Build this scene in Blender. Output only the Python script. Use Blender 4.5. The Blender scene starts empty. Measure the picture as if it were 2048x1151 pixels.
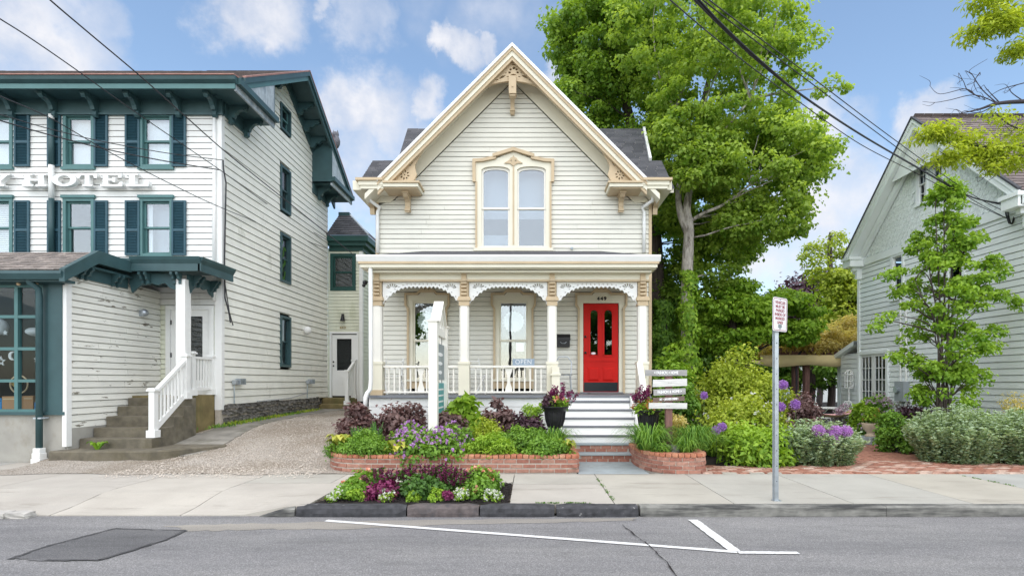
import bpy, bmesh, math, random
import numpy as np
from mathutils import Vector, Matrix
R = math.radians
random.seed(7)
scene = bpy.context.scene
COL = scene.collection

# ---------------------------------------------------------------- camera
F, CX, CY, HC = 1090.0, 1062.0, 762.0, 1.52      # focal length / vanishing point (2048 px wide photo), eye height
cam_d = bpy.data.cameras.new('camera')
cam = bpy.data.objects.new('camera', cam_d); COL.objects.link(cam)
cam.location = (0, 0, HC); cam.rotation_euler = (R(90), 0, 0)
cam_d.sensor_width = 36; cam_d.lens = 36 * F / 2048
cam_d.shift_x = -(CX - 1024) / 2048; cam_d.shift_y = (CY - 575.5) / 2048
cam_d.clip_end = 3000
scene.camera = cam

# ---------------------------------------------------------------- light
SUN_EL, SUN_AZ = 62, 181            # degrees; azimuth clockwise from +Y
w = bpy.data.worlds.new('World'); scene.world = w; w.use_nodes = True
wn, wl_ = w.node_tree.nodes, w.node_tree.links
wn.clear()
def wnode(t, **k):
    n = wn.new(t)
    for a, b in k.items(): setattr(n, a, b)
    return n
sky = wnode('ShaderNodeTexSky', sky_type='NISHITA', sun_disc=False)
sky.sun_elevation = R(SUN_EL); sky.sun_rotation = R(SUN_AZ)
sky.air_density = 1.0; sky.dust_density = 0.8; sky.ozone_density = 2.0
tc = wnode('ShaderNodeTexCoord')
def cdir(x, y):
    v = Vector(((x - CX) / F, 1, (CY - y) / F)); v.normalize(); return v
# cloud bank: a soft field of puffs (direction space) + wide noise clouds everywhere else
nz = wnode('ShaderNodeTexNoise'); nz.inputs['Scale'].default_value = 13; nz.inputs['Detail'].default_value = 9; nz.inputs['Roughness'].default_value = .6
wl_.new(tc.outputs['Generated'], nz.inputs['Vector'])
nsub = wnode('ShaderNodeVectorMath', operation='SUBTRACT'); nsub.inputs[1].default_value = (.5, .5, .5)
wl_.new(nz.outputs['Color'], nsub.inputs[0])
nscl = wnode('ShaderNodeVectorMath', operation='SCALE'); nscl.inputs['Scale'].default_value = .13
wl_.new(nsub.outputs[0], nscl.inputs[0])
nadd = wnode('ShaderNodeVectorMath', operation='ADD')
wl_.new(tc.outputs['Generated'], nadd.inputs[0]); wl_.new(nscl.outputs[0], nadd.inputs[1])
PUFFS = [(30,60,.10,1),(110,100,.08,1),(-60,20,.14,1),(180,40,.05,.6),(470,15,.07,1),(540,30,.06,1),(640,10,.03,.8),(710,45,.055,.55),(755,50,.045,.5),
         (895,80,.035,1),(925,95,.04,1),(965,88,.03,.9),(690,215,.075,1),(750,225,.08,1),(850,205,.045,1),(700,290,.07,.8),(800,270,.06,.7),(730,360,.09,.7),
         (1640,260,.07,.9),(1560,340,.07,.8),(1690,390,.09,.9),(1620,450,.10,1),(1530,500,.09,.9),(1640,540,.11,.9),(1840,230,.045,.9),(1870,215,.04,.7),
         (1110,150,.03,.8),(1140,180,.04,.8),(1960,260,.05,.7)]
acc = None
for (x, y, r, a) in PUFFS:
    d = wnode('ShaderNodeVectorMath', operation='DISTANCE'); d.inputs[1].default_value = cdir(x, y)
    wl_.new(nadd.outputs[0], d.inputs[0])
    m = wnode('ShaderNodeMapRange', interpolation_type='SMOOTHSTEP')
    m.inputs['From Min'].default_value = r; m.inputs['From Max'].default_value = r * .35
    m.inputs['To Max'].default_value = a
    wl_.new(d.outputs['Value'], m.inputs['Value'])
    if acc is None: acc = m.outputs[0]
    else:
        mx = wnode('ShaderNodeMath', operation='MAXIMUM'); wl_.new(acc, mx.inputs[0]); wl_.new(m.outputs[0], mx.inputs[1]); acc = mx.outputs[0]
n2 = wnode('ShaderNodeTexNoise'); n2.inputs['Scale'].default_value = 2.6; n2.inputs['Detail'].default_value = 8
wl_.new(tc.outputs['Generated'], n2.inputs['Vector'])
m2 = wnode('ShaderNodeMapRange', interpolation_type='SMOOTHSTEP'); m2.inputs['From Min'].default_value = .56; m2.inputs['From Max'].default_value = .72; m2.inputs['To Max'].default_value = .8
wl_.new(n2.outputs[0], m2.inputs['Value'])
mx = wnode('ShaderNodeMath', operation='MAXIMUM'); wl_.new(acc, mx.inputs[0]); wl_.new(m2.outputs[0], mx.inputs[1])
# puffs are thinner where the noise is low
nm = wnode('ShaderNodeMapRange'); nm.inputs['From Min'].default_value = .3; nm.inputs['From Max'].default_value = .62; nm.inputs['To Min'].default_value = .45
wl_.new(nz.outputs[0], nm.inputs['Value'])
mul = wnode('ShaderNodeMath', operation='MULTIPLY'); wl_.new(mx.outputs[0], mul.inputs[0]); wl_.new(nm.outputs[0], mul.inputs[1])
ccol = wnode('ShaderNodeMixRGB'); ccol.inputs[1].default_value = (2.6, 2.75, 3.2, 1); ccol.inputs[2].default_value = (3.9, 3.95, 4.2, 1)
wl_.new(nm.outputs[0], ccol.inputs[0])
skymul = wnode('ShaderNodeMixRGB', blend_type='MULTIPLY'); skymul.inputs[0].default_value = 1; skymul.inputs[2].default_value = (1.16, 1.13, 1.04, 1)
wl_.new(sky.outputs[0], skymul.inputs[1])
mixc = wnode('ShaderNodeMixRGB')
wl_.new(mul.outputs[0], mixc.inputs[0]); wl_.new(skymul.outputs[0], mixc.inputs[1]); wl_.new(ccol.outputs[0], mixc.inputs[2])
bg = wnode('ShaderNodeBackground'); bg.inputs['Strength'].default_value = .14
wo = wnode('ShaderNodeOutputWorld')
wl_.new(mixc.outputs[0], bg.inputs['Color']); wl_.new(bg.outputs[0], wo.inputs['Surface'])

sun_d = bpy.data.lights.new('sun', 'SUN'); sun = bpy.data.objects.new('sun', sun_d); COL.objects.link(sun)
sun_d.energy = 2.6; sun_d.angle = R(128); sun_d.color = (1, .93, .82)
sd = Vector((math.sin(R(SUN_AZ)) * math.cos(R(SUN_EL)), math.cos(R(SUN_AZ)) * math.cos(R(SUN_EL)), math.sin(R(SUN_EL))))
sun.rotation_euler = sd.to_track_quat('Z', 'Y').to_euler(); sun.location = sd * 50

vs = scene.view_settings
vs.view_transform = 'Standard'; vs.look = 'None'; vs.gamma = 1; vs.use_curve_mapping = False
vs.exposure = 0.74
scene.render.engine = 'CYCLES'

# ---------------------------------------------------------------- helpers
def PX(x, d): return (x - CX) * d / F
def PZ(y, d): return HC - (y - CY) * d / F
def P(x, y, d): return (PX(x, d), d, PZ(y, d))
def GD(y, z=0.0): return F * (HC - z) / (y - CY)          # distance of a ground point seen at row y
def G(x, y, z=0.0):
    d = GD(y, z); return (PX(x, d), d, z)

def tag(o, label=None, cat=None, group=None, kind=None):
    if label: o['label'] = label
    if cat: o['category'] = cat
    if group: o['group'] = group
    if kind: o['kind'] = kind
    return o
def thing(name, label, cat, loc=(0, 0, 0), group=None):
    o = bpy.data.objects.new(name, None); COL.objects.link(o)
    o.location = loc; o.empty_display_size = .2
    return tag(o, label, cat, group)
def wloc(o):
    v = Vector((0, 0, 0))
    while o is not None: v += o.location; o = o.parent
    return v
def TF(Y0): return lambda a, c, b: (a, Y0 - c, b)          # wall facing the street
def TR(X0): return lambda a, c, b: (X0 + c, a, b)          # wall facing +X
def TL(X0): return lambda a, c, b: (X0 - c, a, b)          # wall facing -X

def link_mesh(name, me, mat, parent=None, loc=None):
    o = bpy.data.objects.new(name, me); COL.objects.link(o)
    if mat: me.materials.append(mat)
    if parent: o.parent = parent
    if loc is not None: o.location = loc
    return o

class MB:
    def __init__(s, T=None):
        s.v = []; s.f = []; s.T = T or (lambda a, c, b: (a, c, b))
    def add(s, vs, fs):
        n = len(s.v); s.v += [s.T(*p) for p in vs]; s.f += [tuple(i + n for i in q) for q in fs]; return s
    def box(s, a0, a1, c0, c1, b0, b1):
        return s.add([(a0,c0,b0),(a1,c0,b0),(a1,c1,b0),(a0,c1,b0),(a0,c0,b1),(a1,c0,b1),(a1,c1,b1),(a0,c1,b1)],
                     [(0,1,2,3),(4,5,6,7),(0,1,5,4),(1,2,6,5),(2,3,7,6),(3,0,4,7)])
    def prism(s, poly, c0, c1):                            # polygon (a,b), extruded outward
        n = len(poly)
        return s.add([(a, c0, b) for a, b in poly] + [(a, c1, b) for a, b in poly],
                     [tuple(range(n)), tuple(range(n, 2*n))] + [(i, (i+1) % n, n + (i+1) % n, n + i) for i in range(n)])
    def prismx(s, poly, a0, a1):                           # polygon (c,b), extruded along a
        n = len(poly)
        return s.add([(a0, c, b) for c, b in poly] + [(a1, c, b) for c, b in poly],
                     [tuple(range(n)), tuple(range(n, 2*n))] + [(i, (i+1) % n, n + (i+1) % n, n + i) for i in range(n)])
    def prismz(s, poly, b0, b1):                           # polygon (a,c), extruded upward
        n = len(poly)
        return s.add([(a, c, b0) for a, c in poly] + [(a, c, b1) for a, c in poly],
                     [tuple(range(n)), tuple(range(n, 2*n))] + [(i, (i+1) % n, n + (i+1) % n, n + i) for i in range(n)])
    def tube(s, pts, r, n=8, flat=1.0):
        pts = [Vector(p) for p in pts]; k = len(pts)
        rs = r if isinstance(r, (list, tuple)) else [r] * k
        vs, fs = [], []
        up = Vector((0, 0, 1)); last = None
        for i, p in enumerate(pts):
            t = (pts[min(i+1, k-1)] - pts[max(i-1, 0)]).normalized()
            if last is None:
                ref = up if abs(t.z) < .95 else Vector((1, 0, 0))
                x = t.cross(ref).normalized()
            else:
                x = (last - t * last.dot(t)).normalized()
            last = x; y = t.cross(x)
            for j in range(n):
                an = 2 * math.pi * (j + .5) / n
                q = p + x * math.cos(an) * rs[i] + y * math.sin(an) * rs[i] * flat
                vs.append(tuple(q))
        for i in range(k - 1):
            for j in range(n):
                fs.append((i*n + j, i*n + (j+1) % n, (i+1)*n + (j+1) % n, (i+1)*n + j))
        fs += [tuple(range(n)), tuple(range((k-1)*n, k*n))]
        return s.add(vs, fs)
    def bar(s, p0, p1, w, h):
        p0, p1 = Vector(p0), Vector(p1); t = (p1 - p0).normalized()
        ref = Vector((0, 0, 1)) if abs(t.z) < .9 else Vector((0, 1, 0))
        x = t.cross(ref).normalized() * w / 2; y = t.cross(x).normalized() * h / 2
        vs = [tuple(p + a * x + b * y) for p in (p0, p1) for a, b in ((-1,-1),(1,-1),(1,1),(-1,1))]
        return s.add(vs, [(0,1,2,3),(4,5,6,7),(0,1,5,4),(1,2,6,5),(2,3,7,6),(3,0,4,7)])
    def lathe(s, prof, cx, cy, n=20):
        vs, fs = [], []
        for r, z in prof:
            for j in range(n):
                an = 2 * math.pi * j / n; vs.append((cx + r * math.cos(an), cy + r * math.sin(an), z))
        k = len(prof)
        for i in range(k - 1):
            for j in range(n): fs.append((i*n + j, i*n + (j+1) % n, (i+1)*n + (j+1) % n, (i+1)*n + j))
        fs += [tuple(range(n)), tuple(range((k-1)*n, k*n))]
        return s.add(vs, fs)
    def ball(s, c, r, n=10, m=7, sz=1.0):
        prof = [(max(1e-4, r * math.sin(math.pi * i / m)), c[2] - r * sz * math.cos(math.pi * i / m)) for i in range(m + 1)]
        return s.lathe(prof, c[0], c[1], n)
    def build(s, name, mat, parent=None, smooth=False, bevel=0):
        me = bpy.data.meshes.new(name)
        L = wloc(parent) if parent else Vector((0, 0, 0))
        me.from_pydata([(x - L.x, y - L.y, z - L.z) for x, y, z in s.v], [], s.f)
        bm = bmesh.new(); bm.from_mesh(me)
        bmesh.ops.recalc_face_normals(bm, faces=bm.faces)
        if bevel:
            bmesh.ops.bevel(bm, geom=list(bm.edges), offset=bevel, segments=1, affect='EDGES', clamp_overlap=True)
        bm.to_mesh(me); bm.free()
        if smooth:
            me.polygons.foreach_set('use_smooth', [True] * len(me.polygons))
        return link_mesh(name, me, mat, parent)

def curve_mesh(cu, name, fn, mat, parent):
    ob = bpy.data.objects.new('tmp', cu)
    me = bpy.data.meshes.new_from_object(ob)
    bpy.data.objects.remove(ob); bpy.data.curves.remove(cu)
    me.name = name; me.materials.clear()
    L = wloc(parent) if parent else Vector((0, 0, 0))
    for v in me.vertices:
        q = fn(v.co.x, v.co.z, v.co.y); v.co = (q[0] - L.x, q[1] - L.y, q[2] - L.z)
    me.update()
    bm = bmesh.new(); bm.from_mesh(me); bmesh.ops.recalc_face_normals(bm, faces=bm.faces); bm.to_mesh(me); bm.free()
    return link_mesh(name, me, mat, parent)
def panel(name, outer, holes, T, c0, c1, mat, parent):
    """sawn board: outline and holes in (a,b), from c0 to c1 in front of the wall frame T"""
    cu = bpy.data.curves.new('tmp', 'CURVE'); cu.dimensions = '2D'; cu.fill_mode = 'BOTH'; cu.extrude = abs(c1 - c0) / 2
    for pl in [outer] + list(holes):
        sp = cu.splines.new('POLY'); sp.points.add(len(pl) - 1)
        for i, (a, b) in enumerate(pl): sp.points[i].co = (a, b, 0, 1)
        sp.use_cyclic_u = True
    mid = (c0 + c1) / 2
    return curve_mesh(cu, name, lambda a, c, b: T(a, mid + c, b), mat, parent)
def text(name, s, size, a, b, T, c, ext, mat, parent, align='CENTER', sx=1.0, bold=0.0, spacing=1.0):
    cu = bpy.data.curves.new('tmp', 'FONT'); cu.body = s; cu.size = size; cu.align_x = align; cu.align_y = 'CENTER'
    cu.extrude = ext; cu.offset = bold; cu.space_character = spacing
    return curve_mesh(cu, name, lambda x, z, y: T(a + x * sx, c + z, b + y), mat, parent)
def circ(cx, cy, rx, ry=None, n=12, rot=0):
    ry = ry or rx
    out = []
    for i in range(n):
        t = 2 * math.pi * i / n; x, y = rx * math.cos(t), ry * math.sin(t)
        out.append((cx + x * math.cos(rot) - y * math.sin(rot), cy + x * math.sin(rot) + y * math.cos(rot)))
    return out

# ---------------------------------------------------------------- materials
def mk(name):
    m = bpy.data.materials.new(name); m.use_nodes = True
    nt = m.node_tree; nt.nodes.clear()
    out = nt.nodes.new('ShaderNodeOutputMaterial'); p = nt.nodes.new('ShaderNodeBsdfPrincipled')
    nt.links.new(p.outputs[0], out.inputs['Surface'])
    return m, nt, p, out
def noise(nt, scale, detail=4, rough=.5, coord='Object', stretch=None, obj_shift=False):
    tcn = nt.nodes.new('ShaderNodeTexCoord'); src = tcn.outputs[coord]
    if stretch:
        mp = nt.nodes.new('ShaderNodeMapping'); mp.inputs['Scale'].default_value = stretch; nt.links.new(src, mp.inputs[0]); src = mp.outputs[0]
    if obj_shift:
        oi = nt.nodes.new('ShaderNodeObjectInfo'); ad = nt.nodes.new('ShaderNodeVectorMath'); ad.operation = 'MULTIPLY_ADD'
        ad.inputs[1].default_value = (37, 17, 91); cx = nt.nodes.new('ShaderNodeCombineXYZ')
        for k in range(3): nt.links.new(oi.outputs['Random'], cx.inputs[k])
        nt.links.new(cx.outputs[0], ad.inputs[0]); nt.links.new(src, ad.inputs[2]); src = ad.outputs[0]
    n = nt.nodes.new('ShaderNodeTexNoise'); n.inputs['Scale'].default_value = scale; n.inputs['Detail'].default_value = detail; n.inputs['Roughness'].default_value = rough
    nt.links.new(src, n.inputs['Vector']); return n
def ramp(nt, fac, stops):
    r = nt.nodes.new('ShaderNodeValToRGB'); e = r.color_ramp.elements
    while len(e) < len(stops): e.new(.5)
    for i, (p_, c) in enumerate(stops):
        e[i].position = p_; e[i].color = (*c, 1) if len(c) == 3 else c
    nt.links.new(fac, r.inputs[0]); return r
def mix(nt, fac, a, b, blend='MIX'):
    n = nt.nodes.new('ShaderNodeMixRGB'); n.blend_type = blend
    for k, v in ((0, fac), (1, a), (2, b)):
        if hasattr(v, 'links') or hasattr(v, 'is_linked'): nt.links.new(v, n.inputs[k])
        elif k == 0: n.inputs[0].default_value = v
        else: n.inputs[k].default_value = (*v, 1)
    return n.outputs[0]
def bump(nt, p, h, strength=.3, dist=.01):
    b = nt.nodes.new('ShaderNodeBump'); b.inputs['Strength'].default_value = strength; b.inputs['Distance'].default_value = dist
    nt.links.new(h, b.inputs['Height']); nt.links.new(b.outputs[0], p.inputs['Normal'])
def sc(c, k): return tuple(max(0, min(1, x * k)) for x in c)

def paint(name, col, rough=.55, var=.06, scale=3.0, stretch=None, grime=None, grime_amt=(.58, .75), gscale=2.0, gstretch=(1, 1, .25), bmp=.0, objvar=.0, metallic=0, spec=.4):
    """paint / plain surface: slight tone variation, optional grime patches and per-piece variation"""
    m, nt, p, out = mk(name)
    n = noise(nt, scale, 5, stretch=stretch)
    c = ramp(nt, n.outputs[0], [(.3, sc(col, 1 - var)), (.7, sc(col, 1 + var))]).outputs[0]
    if objvar:
        oi = nt.nodes.new('ShaderNodeObjectInfo')
        v = ramp(nt, oi.outputs['Random'], [(0, (1 - objvar,) * 3), (1, (1 + 0 * objvar,) * 3)]).outputs[0]
        c = mix(nt, 1.0, c, v, 'MULTIPLY')
    if grime:
        g = noise(nt, gscale, 8, .65, stretch=gstretch)
        gf = ramp(nt, g.outputs[0], [(grime_amt[0], (0, 0, 0)), (grime_amt[1], (1, 1, 1))]).outputs[0]
        c = mix(nt, gf, c, grime)
    nt.links.new(c, p.inputs['Base Color'])
    p.inputs['Roughness'].default_value = rough; p.inputs['Metallic'].default_value = metallic
    p.inputs['Specular IOR Level'].default_value = spec
    if bmp:
        b = noise(nt, 60, 4); bump(nt, p, b.outputs[0], bmp, .004)
    return m
M = {}
M['cream'] = paint('cream_paint', (.725, .71, .63), objvar=.05, var=.03, grime=(.55, .53, .44), grime_amt=(.66, .85))
M['cream_trim'] = paint('cream_trim_paint', (.76, .72, .59), var=.03)
M['tan'] = paint('tan_paint', (.545, .425, .275), var=.06)
M['white'] = paint('white_paint', (.82, .82, .80), var=.025)
M['white_post'] = paint('white_post_paint', (.83, .80, .73), var=.03)
M['hotel_white'] = paint('hotel_white_paint', (.80, .795, .77), objvar=.05, var=.03, grime=(.55, .54, .47), grime_amt=(.62, .8))
M['hotel_side'] = paint('hotel_weathered_paint', (.87, .865, .79), objvar=.07, var=.05, grime=(.36, .36, .27), grime_amt=(.63, .85), gscale=2.6, gstretch=(.6, .6, .5))
M['hotel_peel'] = paint('peeling_paint', (.82, .81, .74), objvar=.08, var=.04, grime=(.22, .2, .16), grime_amt=(.625, .65), gscale=3.2, gstretch=(.6, .9, 3.0))
M['annex'] = paint('annex_paint', (.73, .74, .60), objvar=.06, var=.05, grime=(.42, .44, .26), grime_amt=(.56, .8), gscale=1.5)
M['teal'] = paint('teal_paint', (.040, .088, .096), rough=.45, var=.16, grime=(.10, .17, .17), grime_amt=(.66, .8), gscale=4)
M['teal_light'] = paint('teal_window_paint', (.08, .185, .185), rough=.45, var=.1)
M['teal_dark'] = paint('green_window_paint', (.012, .065, .055), rough=.45, var=.1)
M['shutter'] = paint('shutter_paint', (.028, .085, .115), rough=.5, var=.1)
M['red'] = paint('red_door_paint', (.56, .014, .010), rough=.5, var=.06, spec=.15)
M['black'] = paint('black_metal', (.012, .012, .014), rough=.4)
M['kick'] = paint('kick_plate', (.006, .014, .02), rough=.3)
M['mint'] = paint('pale_house_paint', (.84, .88, .87), objvar=.05, var=.025)
M['mint_trim'] = paint('pale_trim_paint', (.84, .875, .865), var=.02)
M['porch_floor'] = paint('grey_deck_paint', (.19, .20, .22), rough=.5, var=.1)
M['zinc'] = paint('galvanised', (.42, .46, .50), rough=.35, metallic=.7, var=.12, scale=14)
M['wire'] = paint('cable', (.03, .03, .035), rough=.6)
M['wire_pale'] = paint('pale_cable', (.40, .41, .43), rough=.5)
M['concrete'] = paint('old_concrete', (.15, .132, .098), rough=.9, var=.35, scale=5, grime=(.10, .085, .05), grime_amt=(.5, .75), gscale=2.4, gstretch=(1, 1, 1), bmp=.4)
M['concrete_base'] = paint('cement_base', (.36, .345, .31), rough=.9, var=.15, scale=2.2, grime=(.21, .18, .12), grime_amt=(.55, .8), gscale=1.3, gstretch=(1, 1, .8), bmp=.3)
M['mossy'] = paint('mossy_concrete', (.21, .165, .075), rough=.95, var=.3, scale=3, grime=(.10, .11, .04), grime_amt=(.5, .7), gscale=2.5, bmp=.4)
M['silver_board'] = paint('bare_grey_board', (.42, .47, .50), var=.18, scale=9, grime=(.25, .30, .34), grime_amt=(.5, .62), gscale=7)
M['copper'] = paint('copper_edge', (.33, .17, .14), var=.2, scale=8, rough=.6)
M['bluestone'] = paint('bluestone', (.30, .34, .355), rough=.8, var=.1, scale=5, grime=(.22, .22, .2), grime_amt=(.55, .75), gstretch=(1, 1, 1))
M['granite'] = paint('dark_granite', (.045, .045, .05), rough=.75, var=.45, scale=11, grime=(.38, .37, .36), grime_amt=(.64, .72), gscale=9, gstretch=(1, 1, 1), bmp=.9)
M['granite2'] = paint('reddish_granite', (.10, .082, .08), rough=.75, var=.4, scale=11, grime=(.06, .06, .065), grime_amt=(.5, .7), gscale=5, gstretch=(1, 1, 1), bmp=.9)
M['mortar'] = paint('mortar', (.46, .41, .35), rough=.95, var=.1, scale=20)
M['stone'] = paint('field_stone', (.19, .18, .165), rough=.85, var=.35, scale=7, objvar=.45, bmp=.6)
M['urn_black'] = paint('black_iron_urn', (.018, .017, .02), rough=.5, var=.3, scale=12)
M['urn_stone'] = paint('sandstone_urn', (.58, .46, .33), rough=.85, var=.12, scale=9)
M['brown_post'] = paint('weathered_post', (.19, .10, .085), rough=.85, var=.3, scale=6, stretch=(4, 4, .6))
M['grey_board'] = paint('weathered_sign_board', (.36, .35, .345), rough=.85, var=.22, scale=9, stretch=(.5, 4, 6), objvar=.12)
M['pale_board'] = paint('pale_sign_board', (.66, .65, .63), rough=.85, var=.16, scale=9, stretch=(.5, 4, 6), objvar=.1)
M['brown_board'] = paint('brown_sign_board', (.17, .12, .10), rough=.85, var=.25, scale=9, stretch=(.5, 4, 6))
M['lettering'] = paint('white_lettering', (.82, .82, .82), rough=.7)
M['sign_blue'] = paint('blue_grey_sign', (.26, .33, .41), rough=.6)
M['sign_white'] = paint('sign_sheet', (.80, .78, .79), rough=.4)
M['sign_red'] = paint('sign_red_ink', (.30, .04, .05), rough=.5)
M['sign_slate'] = paint('slate_sign', (.25, .29, .30), rough=.5, var=.2)
M['sign_teal'] = paint('teal_sign', (.08, .33, .34), rough=.5, var=.15)
M['gold'] = paint('dull_brass', (.35, .25, .1), rough=.35, metallic=.8)
M['bark_pale'] = paint('pale_bark', (.40, .365, .33), rough=.95, var=.3, scale=9, stretch=(2, 2, .5), grime=(.12, .10, .085), grime_amt=(.5, .65), gscale=9, gstretch=(1, 1, .35), bmp=.8)
M['bark_dark'] = paint('dark_bark', (.085, .065, .06), rough=.95, var=.4, scale=7, stretch=(3, 3, .4), bmp=.9)
M['twig'] = paint('dark_twig', (.05, .042, .05), rough=.9)
M['cardboard'] = paint('cardboard', (.42, .24, .12), rough=.85)
M['blue_box'] = paint('blue_card', (.02, .22, .48), rough=.6)
M['decor'] = paint('white_decor', (.75, .77, .78), rough=.6)
M['dark_room'] = paint('dark_interior', (.012, .012, .012), rough=.9)
M['shade'] = paint('window_shade', (.30, .34, .39), rough=.8)
M['canvas'] = paint('tan_canvas', (.70, .56, .30), rough=.9)
M['pink'] = paint('pink_hammock', (.80, .45, .45), rough=.8)
M['owl'] = paint('grey_plastic_owl', (.13, .13, .15), rough=.6, var=.4, scale=25)
M['meter'] = paint('meter_grey', (.33, .36, .38), rough=.5)
M['mat'] = paint('door_mat', (.16, .15, .145), rough=.95)
M['rock'] = paint('pale_rock', (.42, .40, .37), rough=.9, var=.2, scale=8, bmp=.6)
M['bulb'] = paint('lamp_glass', (.75, .55, .35), rough=.2)
M['red_lamp'] = paint('red_lamp_shade', (.5, .03, .025), rough=.4)

def glass(name, refl, tint=(.9, .93, .94), rough=.015):
    m, nt, p, out = mk(name); nt.nodes.remove(p)
    g = nt.nodes.new('ShaderNodeBsdfGlossy'); g.inputs['Roughness'].default_value = rough; g.inputs['Color'].default_value = (.95, .97, 1, 1)
    t = nt.nodes.new('ShaderNodeBsdfTransparent'); t.inputs['Color'].default_value = (*tint, 1)
    mx_ = nt.nodes.new('ShaderNodeMixShader'); mx_.inputs[0].default_value = refl
    n = noise(nt, 1.3, 2); b = nt.nodes.new('ShaderNodeBump'); b.inputs['Strength'].default_value = .05; b.inputs['Distance'].default_value = .02
    nt.links.new(n.outputs[0], b.inputs['Height']); nt.links.new(b.outputs[0], g.inputs['Normal'])
    nt.links.new(t.outputs[0], mx_.inputs[1]); nt.links.new(g.outputs[0], mx_.inputs[2]); nt.links.new(mx_.outputs[0], out.inputs['Surface'])
    return m
M['glass'] = glass('window_glass', .12)
M['glass_porch'] = glass('porch_glass', .15)
M['glass_dark'] = glass('shop_glass', .02)
M['glass_mid'] = glass('door_glass', .07)

def brickmat(name, c1, c2, c3):
    m, nt, p, out = mk(name)
    oi = nt.nodes.new('ShaderNodeObjectInfo')
    c = ramp(nt, oi.outputs['Random'], [(0, c1), (.5, c2), (1, c3)]).outputs[0]
    n = noise(nt, 14, 6, .65, obj_shift=True)
    k = ramp(nt, n.outputs[0], [(.3, (.62, .6, .6)), (.7, (1.15, 1.12, 1.1))]).outputs[0]
    c = mix(nt, 1, c, k, 'MULTIPLY')
    nt.links.new(c, p.inputs['Base Color']); p.inputs['Roughness'].default_value = .9
    b = noise(nt, 50, 4); bump(nt, p, b.outputs[0], .5, .004)
    return m
M['brick'] = brickmat('wall_brick', (.30, .125, .09), (.40, .185, .135), (.44, .25, .19))
M['brick_cap'] = brickmat('cap_brick', (.42, .15, .085), (.52, .22, .13), (.55, .29, .18))
M['paver'] = brickmat('paver_brick', (.31, .125, .08), (.43, .225, .16), (.60, .47, .39))

def slabmat(name, base, warm):
    m, nt, p, out = mk(name)
    oi = nt.nodes.new('ShaderNodeObjectInfo')
    c = ramp(nt, oi.outputs['Random'], [(0, base), (1, warm)]).outputs[0]
    n = noise(nt, 1.1, 7, .6, obj_shift=True); k = ramp(nt, n.outputs[0], [(.3, (.84, .83, .82)), (.68, (1.04, 1.04, 1.03))]).outputs[0]
    c = mix(nt, 1, c, k, 'MULTIPLY')
    f = noise(nt, 160, 3, .6); k2 = ramp(nt, f.outputs[0], [(.3, (.86, .86, .86)), (.7, (1.08, 1.08, 1.08))]).outputs[0]
    c = mix(nt, 1, c, k2, 'MULTIPLY')
    s = noise(nt, 2.3, 9, .72, stretch=(.35, 1.6, 1), obj_shift=True); sf = ramp(nt, s.outputs[0], [(.56, (0, 0, 0)), (.72, (.6, .6, .6))]).outputs[0]
    c = mix(nt, sf, c, (.22, .195, .16))
    nt.links.new(c, p.inputs['Base Color']); p.inputs['Roughness'].default_value = .9
    bump(nt, p, f.outputs[0], .35, .003)
    return m
M['slab'] = slabmat('sidewalk_concrete', (.40, .40, .375), (.44, .41, .35))
M['slab_warm'] = slabmat('apron_concrete', (.45, .42, .375), (.48, .445, .39))
M['kerb_concrete'] = paint('kerb_concrete', (.23, .225, .205), rough=.9, var=.25, scale=9, grime=(.045, .045, .045), grime_amt=(.42, .60), gscale=2.6, gstretch=(.35, 1, 3.5), bmp=.6)

def asphalt(name, base, spk):
    m, nt, p, out = mk(name)
    a = noise(nt, 95, 3, .7); c = ramp(nt, a.outputs[0], [(.30, sc(base, .62)), (.52, base), (.72, spk)]).outputs[0]
    big = noise(nt, .55, 6, .6, stretch=(.5, 1.6, 1)); k = ramp(nt, big.outputs[0], [(.3, (.86, .86, .88)), (.7, (1.12, 1.12, 1.1))]).outputs[0]
    c = mix(nt, 1, c, k, 'MULTIPLY')
    trk = noise(nt, 1.5, 4, .55, stretch=(.03, 1.0, 1)); k4 = ramp(nt, trk.outputs[0], [(.35, (.90, .90, .905)), (.65, (1.08, 1.075, 1.07))]).outputs[0]
    c = mix(nt, 1, c, k4, 'MULTIPLY')
    mid = noise(nt, 5, 6, .7, stretch=(.25, 1.2, 1)); k3 = ramp(nt, mid.outputs[0], [(.28, (.80, .80, .80)), (.5, (1, 1, 1)), (.78, (1.10, 1.09, 1.07))]).outputs[0]
    c = mix(nt, 1, c, k3, 'MULTIPLY')
    st = noise(nt, 1.6, 9, .75); sf = ramp(nt, st.outputs[0], [(.64, (0, 0, 0)), (.72, (.6, .6, .6))]).outputs[0]
    c = mix(nt, sf, c, sc(base, .55))
    nt.links.new(c, p.inputs['Base Color']); p.inputs['Roughness'].default_value = .9
    bump(nt, p, a.outputs[0], .9, .008)
    return m
M['asphalt'] = asphalt('road_asphalt', (.20, .196, .196), (.42, .41, .41))
M['asphalt_dark'] = asphalt('asphalt_patch', (.125, .123, .125), (.25, .25, .25))
M['tar'] = asphalt('tar_seam', (.075, .074, .076), (.13, .13, .13))
M['asphalt_sand'] = asphalt('sandy_asphalt', (.28, .26, .23), (.42, .385, .34))
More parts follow.
